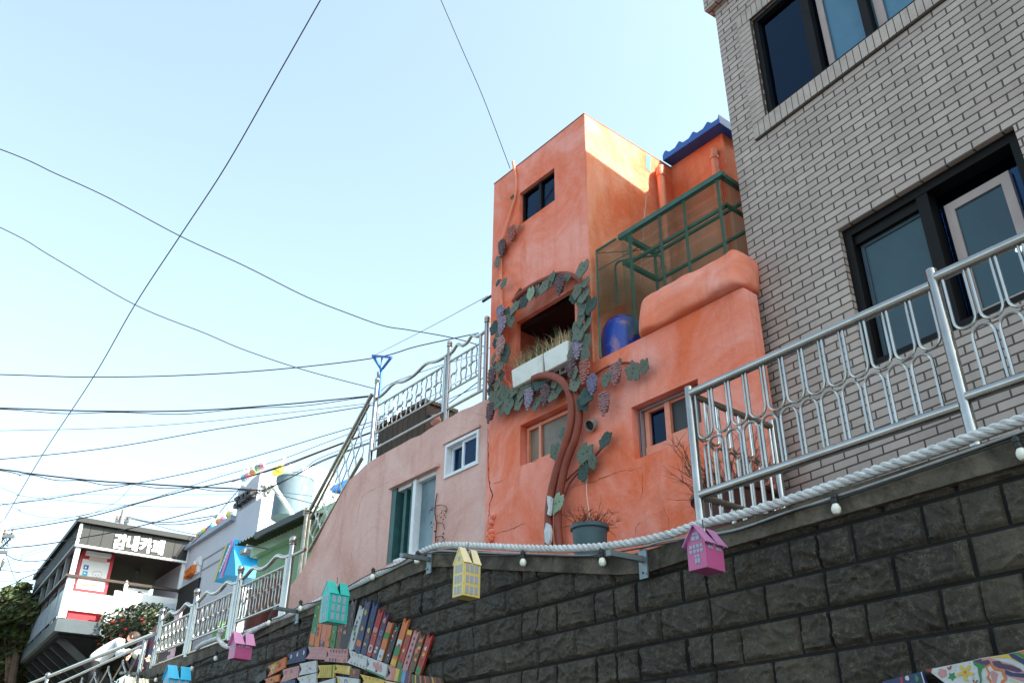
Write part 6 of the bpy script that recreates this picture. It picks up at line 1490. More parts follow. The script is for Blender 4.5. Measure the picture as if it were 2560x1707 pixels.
# payment sign box and small sculpture standing on the rail board
pb_ = thing('counter_sign_box', 'white box with small dark pay lettering standing behind the cafe railing', 'sign', KF.w(KF.px(*gk(1175, 830))[0], .1, zb_t)); A = KF.px(*gk(1088, 745), t=.02); Bq = KF.px(*gk(1262, 832), t=.02)
m = MB(); m.fbox(KF, A[0], Bq[0], .02, .2, Bq[1], A[1]); m.build('box', m_wpaint, pb_, smooth=False)
def text(s, size, F, sx_, t, z, mat, nm, parent, ext=.004, cond=1.0):
    cu = bpy.data.curves.new('t', 'FONT'); cu.body = s; cu.size = size; cu.extrude = ext; cu.space_character = 1.0; cu.align_x = 'CENTER'; cu.align_y = 'CENTER'; cu.offset = size * .02
    ob = bpy.data.objects.new('t', cu); COL.objects.link(ob); dg = bpy.context.evaluated_depsgraph_get(); me = bpy.data.meshes.new_from_object(ob.evaluated_get(dg)); bpy.data.objects.remove(ob)
    me.materials.clear(); me.materials.append(mat); o = bpy.data.objects.new(nm, me); COL.objects.link(o); o.parent = parent
    o.location = F.w(sx_, t, z) - wloc(parent); o.rotation_euler = Matrix((F.r * cond, Vector((0, 0, 1)), -F.n)).transposed().to_euler(); return o
text('Pay', .1, KF, KF.px(*gk(1222, 798))[0], .012, KF.px(*gk(1222, 798))[1], m_seam, 'lettering', pb_); m = MB(); q = KF.px(*gk(1192, 792), t=.015); m.lathe(KF.w(q[0], .018, q[1]), [(.035, 0), (.035, .006)], 12, -KF.n); m.build('round_mark', m_seam, pb_)
q = KF.px(*gk(1068, 790), t=-.06); sc_ = thing('seated_figurine', 'small white seated figure sculpture perched on the cafe railing board', 'sculpture', KF.w(q[0], -.06, q[1])); b0 = KF.w(q[0], -.06, q[1])
m = MB(); m.tube([b0 + Vector((0, 0, .08)), b0 + Vector((0, 0, .3)), b0 + Vector((0, 0, .36))], [.075, .085, .05], 10); m.sph(b0 + Vector((0, 0, .42)), .05, 10, 7)
for dx in (-.04, .04): m.tube([b0 + KF.r * dx + Vector((0, 0, .1)), b0 + KF.r * dx - KF.n * .12 + Vector((0, 0, .06)), b0 + KF.r * dx - KF.n * .13 - Vector((0, 0, .2)), b0 + KF.r * (dx - .02) - KF.n * .17 - Vector((0, 0, .22))], [.035, .032, .026, .02], 8)
m.v = [b0 + (v - b0) * .62 for v in m.v]; m.build('figure', m_wpaint, sc_)
# partial white letters at the right end of the deck edge
m = MB(); q = KF.px(*gk(885, 1062), t=-.03); m.fbox(KF, q[0] - .0, q[0] + .05, -.05, -.03, q[1], q[1] + .14); m.fbox(KF, q[0] + .051, q[0] + .14, -.05, -.03, q[1] + .09, q[1] + .13); m.fbox(KF, q[0] + .051, q[0] + .12, -.05, -.03, q[1] + .02, q[1] + .06); m.build('deck_letter', m_let, cafe, smooth=False)
q = KF.px(*gk(885, 1135), t=-.03); m = MB(); m.tube([KF.w(q[0] + .07 * math.cos(a), -.04, q[1] + .07 * math.sin(a)) for a in [math.pi * 2 * k / 12 + .6 for k in range(10)]], .018, 6); m.build('deck_letter', m_let, cafe)

# ============================================================ LAVENDER BUILDING
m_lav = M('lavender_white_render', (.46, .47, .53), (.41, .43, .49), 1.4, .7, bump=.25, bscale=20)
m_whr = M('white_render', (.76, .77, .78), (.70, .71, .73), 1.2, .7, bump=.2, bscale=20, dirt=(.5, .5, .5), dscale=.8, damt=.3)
lav = thing('lavender_white_building', 'white and lavender building with raised corner block and shop signs behind the green house', 'building', L.w(-22, 2, 3.5))
def lp_(g, x, y, t=0): return L.px(*g(x, y), t=t)
sc = lp_(gh, 940, 600)[0]; zc = lp_(gh, 990, 312)[1]; zlow_ = lp_(gh, 600, 870)[1]; sm = lp_(gh, 742, 755)[0]
outl_ = [(-26.5, 3.4), (sc, 3.4), (sc, zc), (lp_(gh, 905, 350)[0], zc - .02), (lp_(gh, 850, 390)[0], zc - .1), (lp_(gh, 800, 440)[0], lp_(gh, 800, 440)[1]), (lp_(gh, 765, 510)[0], lp_(gh, 765, 510)[1]), (sm, lp_(gh, 745, 600)[1]), (sm, zlow_), (-26.5, zlow_)]
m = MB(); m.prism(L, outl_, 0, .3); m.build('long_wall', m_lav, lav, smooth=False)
LR = Frame(-126.0, -sc)
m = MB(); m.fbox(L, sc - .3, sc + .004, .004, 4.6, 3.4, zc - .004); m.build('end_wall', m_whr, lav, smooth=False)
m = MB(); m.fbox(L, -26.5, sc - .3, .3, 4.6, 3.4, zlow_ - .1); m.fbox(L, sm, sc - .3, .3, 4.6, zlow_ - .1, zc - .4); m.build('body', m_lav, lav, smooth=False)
m = MB(); m.fbox(L, -26.5, sm, -.12, .05, zlow_ - .02, zlow_ + .1); m.build('cornice', M('blue_grey_cornice', (.30, .34, .42), (.26, .30, .37), 3, .6), lav, smooth=False)
m = MB(); a = lp_(gh, 815, 712); b = lp_(gh, 872, 775); m.prism(L, rect(a[0], b[0], b[1] - .05, a[1]), -.02, -.003, [rect(a[0] + .06, b[0] - .04, b[1], a[1] - .08)]); wf = m.build('small_window', m_whr, lav, smooth=False); pane(L, wf, a[0] + .06, b[0] - .04, b[1], a[1] - .08, -.01, M('teal_grey_glass', (.12, .2, .2), rough=.3))
m = MB()
for (x0, y0, x1, y1) in ((425, 1182, 652, 1030), (412, 1282, 600, 1160)):
    a = lp_(gh, x0, y0); b = lp_(gh, x1, y1); zz = (a[1] + b[1]) / 2; m.fbox(L, a[0], b[0], -.012, -.001, zz - .015, zz + .02)
a = lp_(gh, 425, 1182); m.fbox(L, a[0] - .02, a[0] + .005, -.012, -.001, a[1] - 1.5, a[1] + .03); m.build('panel_groove', m_gyp, lav, smooth=False)
# shop entrance, dark, below the orange sign
a = lp_(gh, 215, 1420); b = lp_(gh, 405, 1345); m = MB(); m.fbox(L, a[0], b[0], -.05, -.002, 3.4, b[1]); m.build('dark_entrance', m_dark, lav, smooth=False)
m = MB(); m.fbox(L, b[0] + .1, sc - .9, -.05, -.002, 3.4, 5.0); m.build('dark_shopfront', m_dark, lav, smooth=False)
# grey sign 'gam' on the sunlit end wall
m_gs = M('grey_sign_letter', (.17, .17, .16), rough=.5)
def lr(x, y, t=-.05): return LR.px(*gt(x, y), t=t)
m = MB()
m.prism(LR, [lr(*p) for p in ((1228, 745), (1260, 728), (1330, 735), (1368, 780), (1372, 850), (1345, 900), (1300, 905), (1325, 850), (1318, 800), (1290, 775), (1245, 790))], -.08, -.02)
m.prism(LR, [lr(*p) for p in ((1395, 800), (1415, 735), (1435, 800), (1470, 815), (1440, 850), (1410, 865))], -.08, -.02)
m.prism(LR, [lr(1370 + 65 * math.cos(a), 955 + 70 * math.sin(a)) for a in [2 * math.pi * k / 14 for k in range(14)]], -.08, -.02, [[lr(1370 + 26 * math.cos(a), 950 + 26 * math.sin(a)) for a in [2 * math.pi * k / 10 for k in range(10)]]])
m.build('sign_letter', m_gs, lav, smooth=False)
# side-on black and orange block letters along the long wall
def glyph_row(g, pts, mat, nm, par, F=L, th=.12, t=-.16, hh=70):
    """blocky syllables seen almost edge-on: bars and a box per syllable"""
    for (x, y, w_, h_) in pts:
        a = F.px(*g(x, y), t=t); b = F.px(*g(x + w_, y), t=t); W_ = abs(b[0] - a[0]) ; c = F.px(*g(x, y + h_), t=t); H_ = abs(a[1] - c[1]); s_ = a[0]; z = a[1]
        m = MB(); m.fbox(F, s_, s_ + W_ * .6, t, t + th, z - H_ * .16, z); m.fbox(F, s_ + W_ * .42, s_ + W_ * .6, t + .001, t + th, z - H_ * .5, z - H_ * .161); m.fbox(F, s_ + W_ * .72, s_ + W_ * .88, t, t + th, z - H_ * .58, z)
        m.prism(F, rect(s_ + W_ * .12, s_ + W_ * .88, z - H_, z - H_ * .6), t, t + th, [rect(s_ + W_ * .3, s_ + W_ * .7, z - H_ * .87, z - H_ * .74)]); m.build(nm, mat, par, smooth=False)
glyph_row(gt, [(600, 1060, 95, 215), (710, 1000, 95, 190), (800, 940, 95, 180), (900, 880, 100, 170)], m_blk, 'sign_letter', lav)
m_orl = M('orange_sign_letter', (.68, .16, .015), (.5, .11, .01), 8, .5)
glyph_row(gw, [(80, 580, 50, 130), (135, 530, 50, 125), (188, 480, 52, 140)], m_orl, 'orange_sign_letter', lav)
m = MB()
for (x0, y0, x1, y1) in ((258, 390, 285, 560), (312, 330, 340, 520), (340, 330, 360, 380), (300, 440, 360, 460), (255, 575, 330, 590), (262, 600, 310, 615)):
    a = lp_(gw, x0, y0, -.06); b = lp_(gw, x1, y1, -.06); m.fbox(L, a[0], b[0], -.06, -.002, min(a[1], b[1]), max(a[1], b[1]))
m.build('white_sign_letter', m_whr, lav, smooth=False)
# slanting striped sign
sgn = thing('striped_shop_sign', 'slanting blue shop sign with yellow and pink stripes on the lavender wall', 'sign', L.w(-22.2, -.4, 6)); ST_ = -.85
def spx(x, y, t=ST_): return L.px(*gh(x, y), t=t)
full = [(680, 975), (716, 966), (742, 1230), (742, 1330), (640, 1322), (520, 1386)]
m_sy = M('ochre_stripe', (.45, .40, .16)); m_sc = M('sky_blue_sign', (.015, .32, .62)); m_sp = M('pink_stripe', (.52, .20, .42)); m_sw = M('pale_text', (.6, .7, .8))
m = MB(); m.prism(L, [spx(*p) for p in ((640, 1045), (716, 966), (742, 1235), (742, 1320), (640, 1322), (520, 1386))], ST_, ST_ + .84); m.build('sign_box', m_sc, sgn, smooth=False)
for nm, c_, pts in (('yellow_stripe', m_sy, [(640, 1040), (668, 1010), (545, 1374), (518, 1388)]), ('pink_stripe', m_sp, [(705, 975), (717, 966), (708, 1040), (612, 1342), (590, 1350)])):
    m = MB(); m.prism(L, [L.px(*gh(*p), t=ST_ - .01) for p in pts], ST_ - .02, ST_ - .002); m.build(nm, c_, sgn, smooth=False)
m = MB()
for k in range(8):
    x = 590 + 13.5 * k; y = 1265 - 33 * k; a = L.px(*gh(x, y), t=ST_ - .01); m.fbox(L, a[0], a[0] + .08, ST_ - .025, ST_ - .021, a[1] - .06, a[1]); 
m.build('sign_lettering', m_sw, sgn, smooth=False)
# white balcony block under the corrugated roof and lamp
m = MB(); a = lp_(gh, 682, 1225, -.6); b = lp_(gh, 950, 1100, -.6); m.fbox(L, a[0], sc + 2.0, -.6, -.01, a[1] - .0, a[1] + 1.15); m.build('white_balcony', m_lav, lav, smooth=False)
# water tank, white pipe
tc_ = at(*gh(1295, 640), 17.0); zt_k = at(*gh(1295, 352), 17.0).z; zb_k = at(*gh(1290, 780), 17.0).z; rk = .36
tank = thing('water_tank', 'stained pale blue cylindrical water tank on the roof behind the green house', 'water tank', (tc_.x, tc_.y, zb_k))
m_tank = M('pale_blue_tank', (.15, .19, .22), (.07, .14, .19), 1.8, .7, dirt=(.24, .24, .23), dscale=1.6, damt=.8)
H = zt_k - zb_k; m = MB(); m.lathe((tc_.x, tc_.y, zb_k), [(rk, 0), (rk, H * .88), (rk * 1.02, H * .885), (rk * 1.02, H * .91), (rk * .93, H * .95), (rk * .5, H)], 32); m.build('tank_shell', m_tank, tank)
m = MB(); m.lathe((tc_.x, tc_.y, zb_k + H), [(rk * .42, -.02), (rk * .45, 0), (rk * .45, .035), (rk * .3, .05)], 20); m.build('lid', M('dark_lid', (.05, .06, .06)), tank)
pp_ = thing('white_vent_pipe', 'leaning white plastic pipe in front of the pale blue water tank', 'pipe', at(*gh(1300, 730), 16.4)); m = MB()
m.tube([at(*gh(1300, 735), 16.4), at(*gh(1215, 600), 16.4), at(*gh(1125, 470), 16.4)], .045, 10); m.lathe(at(*gh(1128, 475), 16.4), [(.06, 0), (.06, .1)], 10, (at(*gh(1110, 440), 16.4) - at(*gh(1128, 475), 16.4))); m.tube([at(*gh(1120, 462), 16.4), at(*gh(1095, 470), 16.4), at(*gh(1070, 490), 16.45)], .03, 8); m.build('pipe_tube', m_wpaint, pp_)
wb2 = thing('white_parapet_block', 'bright white parapet block on the roof right of the water tank', 'parapet', at(*gh(1500, 600), 19)); a_ = at(*gh(1395, 262), 19); b_ = at(*gh(1500, 262), 19); c_ = at(*gh(1620, 610), 19)
m = MB(); P = [at(*gh(x, y), 19) for x, y in ((1395, 262), (1495, 258), (1505, 360), (1600, 440), (1640, 640), (1395, 640))]; dv_ = L.n * .5; n6 = len(P); m.add(P + [p + dv_ for p in P], [tuple(range(n6)), tuple(range(2 * n6 - 1, n6 - 1, -1))] + [(i, i + n6, (i + 1) % n6 + n6, (i + 1) % n6) for i in range(n6)]); m.build('parapet_wall', m_whr, wb2, smooth=False)

# ============================================================ GREEN HOUSE
G = Frame(-38.0, 6.3)
m_green = M('mint_green_render', (.17, .33, .17), (.21, .38, .215), 1.5, .75, bump=.3, bscale=20, dirt=(.15, .3, .17), dscale=2)
m_grl = M('pale_mint_band', (.36, .56, .40), (.40, .60, .44), 2, .7)
gh_ = thing('green_house', 'small mint green house with dark corrugated awning left of the stair railing', 'house', G.w(-14, 1, 3.6))
def gp(x, y, t=0): return G.px(*gh(x, y), t=t)
gs0 = gp(985, 1000)[0]; gs1 = -11.6; gz1_ = (gp(1000, 930)[1] + gp(1400, 745)[1]) / 2
m = MB(); m.fbox(G, gs0, gs1, 0, 3.0, 3.4, gz1_ - .05); m.build('wall', m_green, gh_, smooth=False)
a = gp(955, 1120, -.1); b = gp(1385, 950, -.1); m = MB(); m.fbox(G, gs0 - .08, gs1, -.12, -.001, a[1] + .0, a[1] + .2); m.build('mint_ledge', m_grl, gh_, smooth=False)
m = MB(); m.fbox(G, gs0 - .06, gs1, -.06, -.001, 3.4, a[1] - .9); m.build('white_plinth', m_whr, gh_, smooth=False)
# corrugated awning
m = MB(); n = 90; s_a = gp(735, 1020, -.45)[0]; s_b = gp(1425, 690, -.45)[0] + .0; za = gp(735, 1022, -.45)[1]; zb2 = gp(1425, 692, -.45)[1]; vs = []; fs = []
for i in range(n + 1):
    u = i / n; s_ = s_a + (s_b - s_a) * u; w_ = .018 * math.sin(u * n * 1.5); zz = za + (zb2 - za) * u
    vs += [G.w(s_, -.45, zz + w_), G.w(s_, .9, zz + .12 + w_), G.w(s_, -.45, zz + w_ - .012), G.w(s_, .9, zz + .108 + w_)]
for i in range(n):
    a = 4 * i; b = 4 * i + 4; fs += [(a, b, b + 1, a + 1), (a + 2, a + 3, b + 3, b + 2), (a, a + 2, b + 2, b), (a + 1, b + 1, b + 3, a + 3)]
m.add(vs, fs); m.build('corrugated_awning', M('dark_corrugated_sheet', (.035, .045, .022), (.06, .07, .035), 4, .8), gh_, smooth=False)
m = MB(); m.bar(G.w(s_a + .9, -.46, za + (zb2 - za) * .3 - .03), G.w(s_b, -.46, zb2 - .03), .05, .10); m.build('eave_board', m_blk, gh_, smooth=False)
bt = thing('blue_roof_tank', 'bright blue plastic tank glimpsed behind the stair railing', 'tank', at(*gh(1760, 520), 13.5)); m = MB(); P0 = at(*gh(1650, 520), 13.5); P1_ = at(*gh(1880, 440), 13.5)
m.hexa([P0, P1_, P1_ + G.n * .5, P0 + G.n * .5, at(*gh(1665, 440), 13.5), at(*gh(1880, 345), 13.5), at(*gh(1880, 345), 13.5) + G.n * .5, at(*gh(1665, 440), 13.5) + G.n * .5]); o = m.build('tank_body', m_bs, bt, smooth=False); bv = o.modifiers.new('bevel', 'BEVEL'); bv.width = .04; bv.segments = 3
fl2 = thing('flood_lamp', 'small grey floodlight under the corrugated awning', 'lamp', at(*gh(840, 1090), 15.5)); c = at(*gh(835, 1095), 15.5); m = MB(); m.box(c, L.r, L.n, Vector((0, 0, 1)), .1, .06, .035); m.build('lamp_head', m_galv, fl2, smooth=False); m = MB(); m.tube([c, c + Vector((0, 0, .12)), c + L.n * .4 + Vector((0, 0, .12))], .01, 6); m.build('lamp_arm', m_galv, fl2)

# ============================================================ BIRD SCULPTURES ON THE ROOF
def bird(loc, yaw, sc_, col, lab):
    r = thing('bird_sculpture', lab, 'sculpture', loc, 'coloured bird sculptures along the lavender roof edges'); b = Vector(loc); f = Vector((math.cos(yaw), math.sin(yaw), 0)); Z = Vector((0, 0, 1))
    body = [b + Z * .02 * sc_, b + Z * .09 * sc_ - f * .0, b + Z * .2 * sc_ + f * .01 * sc_, b + Z * .29 * sc_ + f * .05 * sc_]
    m = MB(); m.cur = 0
    m.tube([b - f * .16 * sc_ + Z * .07 * sc_, b - f * .08 * sc_ + Z * .09 * sc_, b + Z * .12 * sc_, b + f * .06 * sc_ + Z * .15 * sc_, b + f * .10 * sc_ + Z * .2 * sc_], [.01 * sc_, .055 * sc_, .095 * sc_, .085 * sc_, .04 * sc_], 12)
    m.cur = 1
    m.tube([b - f * .02 * sc_ + Z * .17 * sc_, b + f * .06 * sc_ + Z * .22 * sc_, b + f * .085 * sc_ + Z * .3 * sc_], [.05 * sc_, .052 * sc_, .038 * sc_], 12); m.sph(b + f * .09 * sc_ + Z * .325 * sc_, .05 * sc_, 10, 7)
    m.tube([b - f * .15 * sc_ + Z * .09 * sc_, b - f * .05 * sc_ + Z * .17 * sc_, b + f * .04 * sc_ + Z * .2 * sc_], [.01 * sc_, .06 * sc_, .05 * sc_], 10)
    m.cur = 2; m.tube([b + f * .125 * sc_ + Z * .32 * sc_, b + f * .17 * sc_ + Z * .31 * sc_], [.014 * sc_, .002], 6)
    for sx_ in (-.03, .03):
        q = b + f.cross(Z) * sx_ * sc_; m.tube([q, q + Z * .06 * sc_], .01 * sc_, 6)
    m.build('bird_body', [col, m_birdw, m_ochre], r)
m_birdw = M('bird_white', (.74, .73, .68), rough=.5); m_ochre = M('bird_ochre', (.5, .35, .08))
bc_ = {'orange': (.72, .30, .10), 'blue': (.16, .45, .60), 'yellow': (.58, .55, .08), 'pink': (.68, .28, .38), 'green': (.24, .52, .28)}
bm_ = {k: M('bird_' + k, v, rough=.5) for k, v in bc_.items()}
BL = [(402, 975, 'orange', 'orange bird sculpture nearest the cafe roof'), (432, 952, 'blue', 'blue bird sculpture second from the cafe roof'), (460, 935, 'yellow', 'small yellow bird sculpture between the two blue ones'), (497, 902, 'pink', 'pink bird sculpture in front of the low blue one'), (530, 888, 'blue', 'blue bird sculpture beside the lone pink one'),
      (605, 812, 'orange', 'orange bird sculpture pressed against a pink one on the low roof'), (645, 790, 'pink', 'pink bird sculpture right of the pressed orange one'), (705, 742, 'yellow', 'big yellow bird sculpture at the foot of the raised block')]
for i, (x, y, c_, lb_) in enumerate(BL): s_ = lp_(gh, x, y, .05)[0]; bird(L.w(s_, .0, zlow_ + .1), math.atan2(L.r.y, L.r.x) + math.pi + .2 * (i % 3), 1.0, bm_[c_], lb_)
BL2 = [(822, 415, 'blue', 'blue bird sculpture lowest on the curved roof'), (855, 392, 'pink', 'pink bird sculpture on the curved roof beside the blue one'), (905, 360, 'orange', 'orange bird sculpture midway up the curved roof'), (955, 318, 'green', 'green bird sculpture near the top of the curved roof'), (992, 300, 'pink', 'pink bird sculpture at the roof corner behind the green one')]
for i, (x, y, c_, lb_) in enumerate(BL2): q = lp_(gh, x, y, .05); bird(L.w(q[0], .05, max(q[1], zlow_)), math.atan2(L.r.y, L.r.x) + math.pi, .95, bm_[c_], lb_)
for (x, y, c_, lb_, k) in ((1155, 318, 'yellow', 'tall yellow bird sculpture on the white end wall', 1.35), (1247, 330, 'green', 'pale green bird sculpture above the water tank', 1.0)):
    q = LR.px(*gh(x, y), t=.1); bird(LR.w(q[0], .1, zc), math.atan2(-LR.n.y, -LR.n.x) + .3, k, bm_[c_], lb_)
# ============================================================ PEOPLE
m_skin = M('skin', (.62, .34, .24), (.56, .29, .2), 12, .5); m_shirt = M('white_shirt_cloth', (.66, .67, .70), (.56, .58, .62), 3, .85, bump=.5, bscale=9); m_trou = M('black_trousers', (.012, .012, .014), rough=.85)
m_hairb = M('dark_brown_hair', (.035, .017, .010), (.02, .01, .006), 30, .55, bump=.5, bscale=60); m_haira = M('auburn_hair', (.16, .065, .028), (.09, .035, .016), 30, .45, bump=.5, bscale=60)
m_navy = M('navy_and_wine_jacket', (.025, .03, .065), (.11, .02, .03), 2.5, .8, contrast=(.48, .52)); m_bag = M('cream_bag_cloth', (.58, .56, .50), (.48, .46, .40), 5, .8, bump=.4, bscale=12)
def skin_mesh(name, chains, mat, parent, sub=2):
    """chains: list of [(Vector, radius), ...]; chain k>0 starts with an (index) link into the vertex list"""
    vs, es, rs = [], [], []
    for ch in chains:
        prev = None
        for it in ch:
            if isinstance(it, int): prev = it; continue
            vs.append(it[0]); rs.append(it[1])
            if prev is not None: es.append((prev, len(vs) - 1))
            prev = len(vs) - 1
    off = wloc(parent); me = bpy.data.meshes.new(name); me.from_pydata([v - off for v in vs], es, []); me.materials.append(mat)
    o = bpy.data.objects.new(name, me); COL.objects.link(o); o.parent = parent
    sk = o.modifiers.new('skin', 'SKIN'); sk.use_smooth_shade = True
    layer = me.skin_vertices[0].data
    for i, r in enumerate(rs): layer[i].radius = (r, r) if not isinstance(r, tuple) else r
    layer[0].use_root = True
    sb = o.modifiers.new('subd', 'SUBSURF'); sb.levels = sub; sb.render_levels = sub
    return o
def wp7(x, y, t): return W.wp(*gC(x, y), t=t)
def person(lab, pelvis, dir_, lean, side_scale, mats, hair_len, head_down, arm_targets, extra=None, H=1.68):
    """stooping figure: pelvis point, unit facing dir, torso lean from vertical (radians)"""
    r = thing('person', lab, 'person', (pelvis.x, pelvis.y, 2.72)); f = dir_.normalized(); Z = Vector((0, 0, 1)); sd_ = f.cross(Z)
    k = H / 1.7; up = (Z * math.cos(lean) + f * math.sin(lean)); P = pelvis
    spine = P + up * .20 * k; chest = P + (up + f * .1).normalized() * .42 * k; neckb = chest + (up + f * .15).normalized() * .13 * k
    hd = (Z * math.cos(lean + head_down) + f * math.sin(lean + head_down)); neck = neckb + hd * .05 * k; head = neck + hd * .14 * k
    shs = [chest + up * .07 * k + sd_ * s * .18 * k for s in (-1, 1)]; hips = [P + sd_ * s * .10 * k - Z * .04 for s in (-1, 1)]
    ground = 2.72; legs = []
    for i, s in enumerate((-1, 1)):
        foot = Vector((P.x, P.y, ground + .07)) + sd_ * s * .11 + f * (.10 if i else -.06); knee = (hips[i] + foot) / 2 + f * .07
        legs.append((knee, foot, foot + f * .17 - Z * .03))
    shirt, trou, skin, hair = mats
    # body in one continuous surface: skin material; clothes are separate fitted shells
    ch = [[(P, .095), (spine, .09), (chest, .105), (neckb, .052), (neck, .045)]]
    n0 = 5
    for i in (0, 1):
        el, ha = arm_targets[i]; ch.append([2, (shs[i], .045), (el, .036), (ha, .026)])
    for i in (0, 1): ch.append([0, (hips[i], .07), (legs[i][0], .05), (legs[i][1], .04), (legs[i][2], .035)])
    body = skin_mesh('body', ch, skin, r)
    # clothing shells
    tc = [[(P - up * .10, .17), (P + up * .02, .165), (spine, .16), (chest, .175), (neckb - up * .02, .085)]]
    
    for i in (0, 1):
        el, ha = arm_targets[i]; tc.append([3, (shs[i], .078), (el, .060), (ha + (el - ha) * .18, .045)])
    skin_mesh('shirt', tc, shirt, r); lc = [[(P - up * .02, .15)]]
    lc = [[(P - Z * .0, .15), (P - Z * .1, .13)]]
    for i in (0, 1):
        a_, b_, c_ = hips[i] - Z * .1, legs[i][0], legs[i][1]; lc.append([1, (a_, .09), ((a_ + b_) / 2, .088), (b_, .07), ((b_ + c_) / 2, .066), (c_, .06)])
    skin_mesh('trousers', lc, trou, r)
    # head with face
    m = MB(); n, kk = 20, 14; rx, ry, rz = .078 * k, .098 * k, .118 * k; vs = []; fs = []
    for i in range(kk + 1):
        th = math.pi * i / kk
        for j in range(n):
            a = 2 * math.pi * j / n; x, y, z = math.sin(th) * math.cos(a), math.sin(th) * math.sin(a), math.cos(th)
            fr = max(0, y)
            sc = 1 - .16 * max(0, -z) * (1 - fr * .3); yy = y * ry; 
            if fr > .8 and -.25 < z < .15: yy += .018 * k * (1 - abs(x) * 4) if abs(x) < .25 else 0
            if fr > .55 and .02 < z < .3 and .15 < abs(x) < .5: yy -= .006 * k
            if fr > .7 and -.75 < z < -.5: yy += .005 * k
            vs.append(head + sd_ * (x * rx * sc) + (f * math.cos(lean + head_down) - Z * math.sin(lean + head_down)) * yy + hd * z * rz)
    for i in range(kk):
        for j in range(n): fs.append((i * n + j, (i + 1) * n + j, (i + 1) * n + (j + 1) % n, i * n + (j + 1) % n))
    m.add(vs, fs); ff = (f * math.cos(lean + head_down) - Z * math.sin(lean + head_down))
    for s in (-1, 1): m.sph(head + sd_ * s * .078 * k - ff * .005, .022 * k, 8, 6, (.6, .8, 1.2))
    m.build('head', skin, r, angle=180)
    m = MB()
    for s in (-1, 1): m.sph(head + sd_ * s * .03 * k + ff * .088 * k + hd * .015 * k, .009 * k, 8, 5)
    m.build('eye', m_blk, r)
    m = MB(); m.box(head + ff * .092 * k - hd * .05 * k, sd_, ff, hd, .02 * k, .004, .004); m.build('mouth', M('lips', (.4, .12, .1)), r)
    # hair cap
    m = MB(); vs = []; fs = []
    for i in range(kk + 1):
        th = math.pi * i / kk * (.62 if hair_len == 0 else .95)
        for j in range(n):
            a = 2 * math.pi * j / n; x, y, z = math.sin(th) * math.cos(a), math.sin(th) * math.sin(a), math.cos(th)
            if y > .35 and z < .35: z = .35; 
            nzv = noise.noise(Vector((x * 3, y * 3, z * 4))) * .05
            ex = 1.12 + nzv; dn = hair_len * max(0, -z) * (1 if y < .3 else 0)
            vs.append(head + sd_ * x * rx * ex + ff * (y * ry * ex - .008) + hd * z * rz * ex * (1.02) - Z * dn)
    for i in range(kk):
        for j in range(n): fs.append((i * n + j, (i + 1) * n + j, (i + 1) * n + (j + 1) % n, i * n + (j + 1) % n))
    m.add(vs, fs); m.build('hair', hair, r, angle=180)
    # hands: palm and five separate fingers
    for i in (0, 1):
        el, ha = arm_targets[i]; d = (ha - el).normalized(); s2 = d.cross(Z).normalized(); palm = ha + d * .045
        chn = [[(ha, .026), (palm, (.032, .018)), (ha + d * .08, (.030, .014))]]
        for q in range(4):
            o_ = s2 * (-.027 + .018 * q); L_ = (.055, .066, .06, .048)[q]; b_ = ha + d * .075 + o_; dd = (d - Z * .35).normalized(); chn.append([2, (b_, .0085), (b_ + dd * L_ * .5, .008), (b_ + (dd - Z * .5).normalized() * L_, .007)])
        b_ = ha + d * .03 + s2 * .03; chn.append([1, (b_, .011), (b_ + (d + s2).normalized() * .045, .009)])
        skin_mesh('hand', chn, skin, r, 1)
    if extra: extra(r, dict(chest=chest, spine=spine, P=P, f=f, sd=sd_, up=up, sh=shs))
    return r
tP = .75
head_a = wp7(1010, 660, tP); rdir = W.r
fA = Vector((1, .15, 0)).normalized(); leanA = R_(44)
pelA = wp7(350, 1070, tP)
scaleA = 1.72
shA = head_a - Vector((0, 0, .15))
def strap(r, q):
    m = MB(); p = q['sh'][0] + q['up'] * .06; P = [p, p - q['f'] * .12 + Vector((0, 0, .02)), q['spine'] - q['f'] * .15, q['P'] + q['sd'] * .16]
    m.tube(smooth_path([p + q['f'] * .03, p + Vector((0, 0, .03)) - q['f'] * .03, q['chest'] - q['up'].cross(q['sd']) * -.0 + (q['up'].cross(q['sd'])) * .19, q['spine'] + q['up'].cross(q['sd']) * .17, q['P'] + q['sd'] * -.15], 4), .012, 6); m.build('bag_strap', m_blk, r)
person('person in a white shirt with thin black strap stooping behind the handrail', pelA, fA, leanA, 1, (m_shirt, m_trou, m_skin, m_hairb), 0, .45,
       [(wp7(800, 960, tP - .05), wp7(1020, 900, tP)), (wp7(880, 930, tP + .25), wp7(1080, 880, tP + .25))], strap, 1.75)
pelB = wp7(1230, 1190, tP + .35)
def bagB(r, q):
    m = MB(); c = wp7(1230, 960, tP + .1); m.sph(c, .115, 14, 10, (1, .7, .8)); m.build('white_bag', m_bag, r)
fB = Vector((.55, .6, 0)).normalized()
person('person with auburn hair and a navy and wine jacket bending beside the railing post', pelB, fB, R_(9), 1, (m_navy, m_trou, m_skin, m_haira), .12, .5,
       [(wp7(1180, 860, tP + .25), wp7(1060, 980, tP + .15)), (wp7(1500, 880, tP + .45), wp7(1440, 1030, tP + .35))], bagB, 1.62)
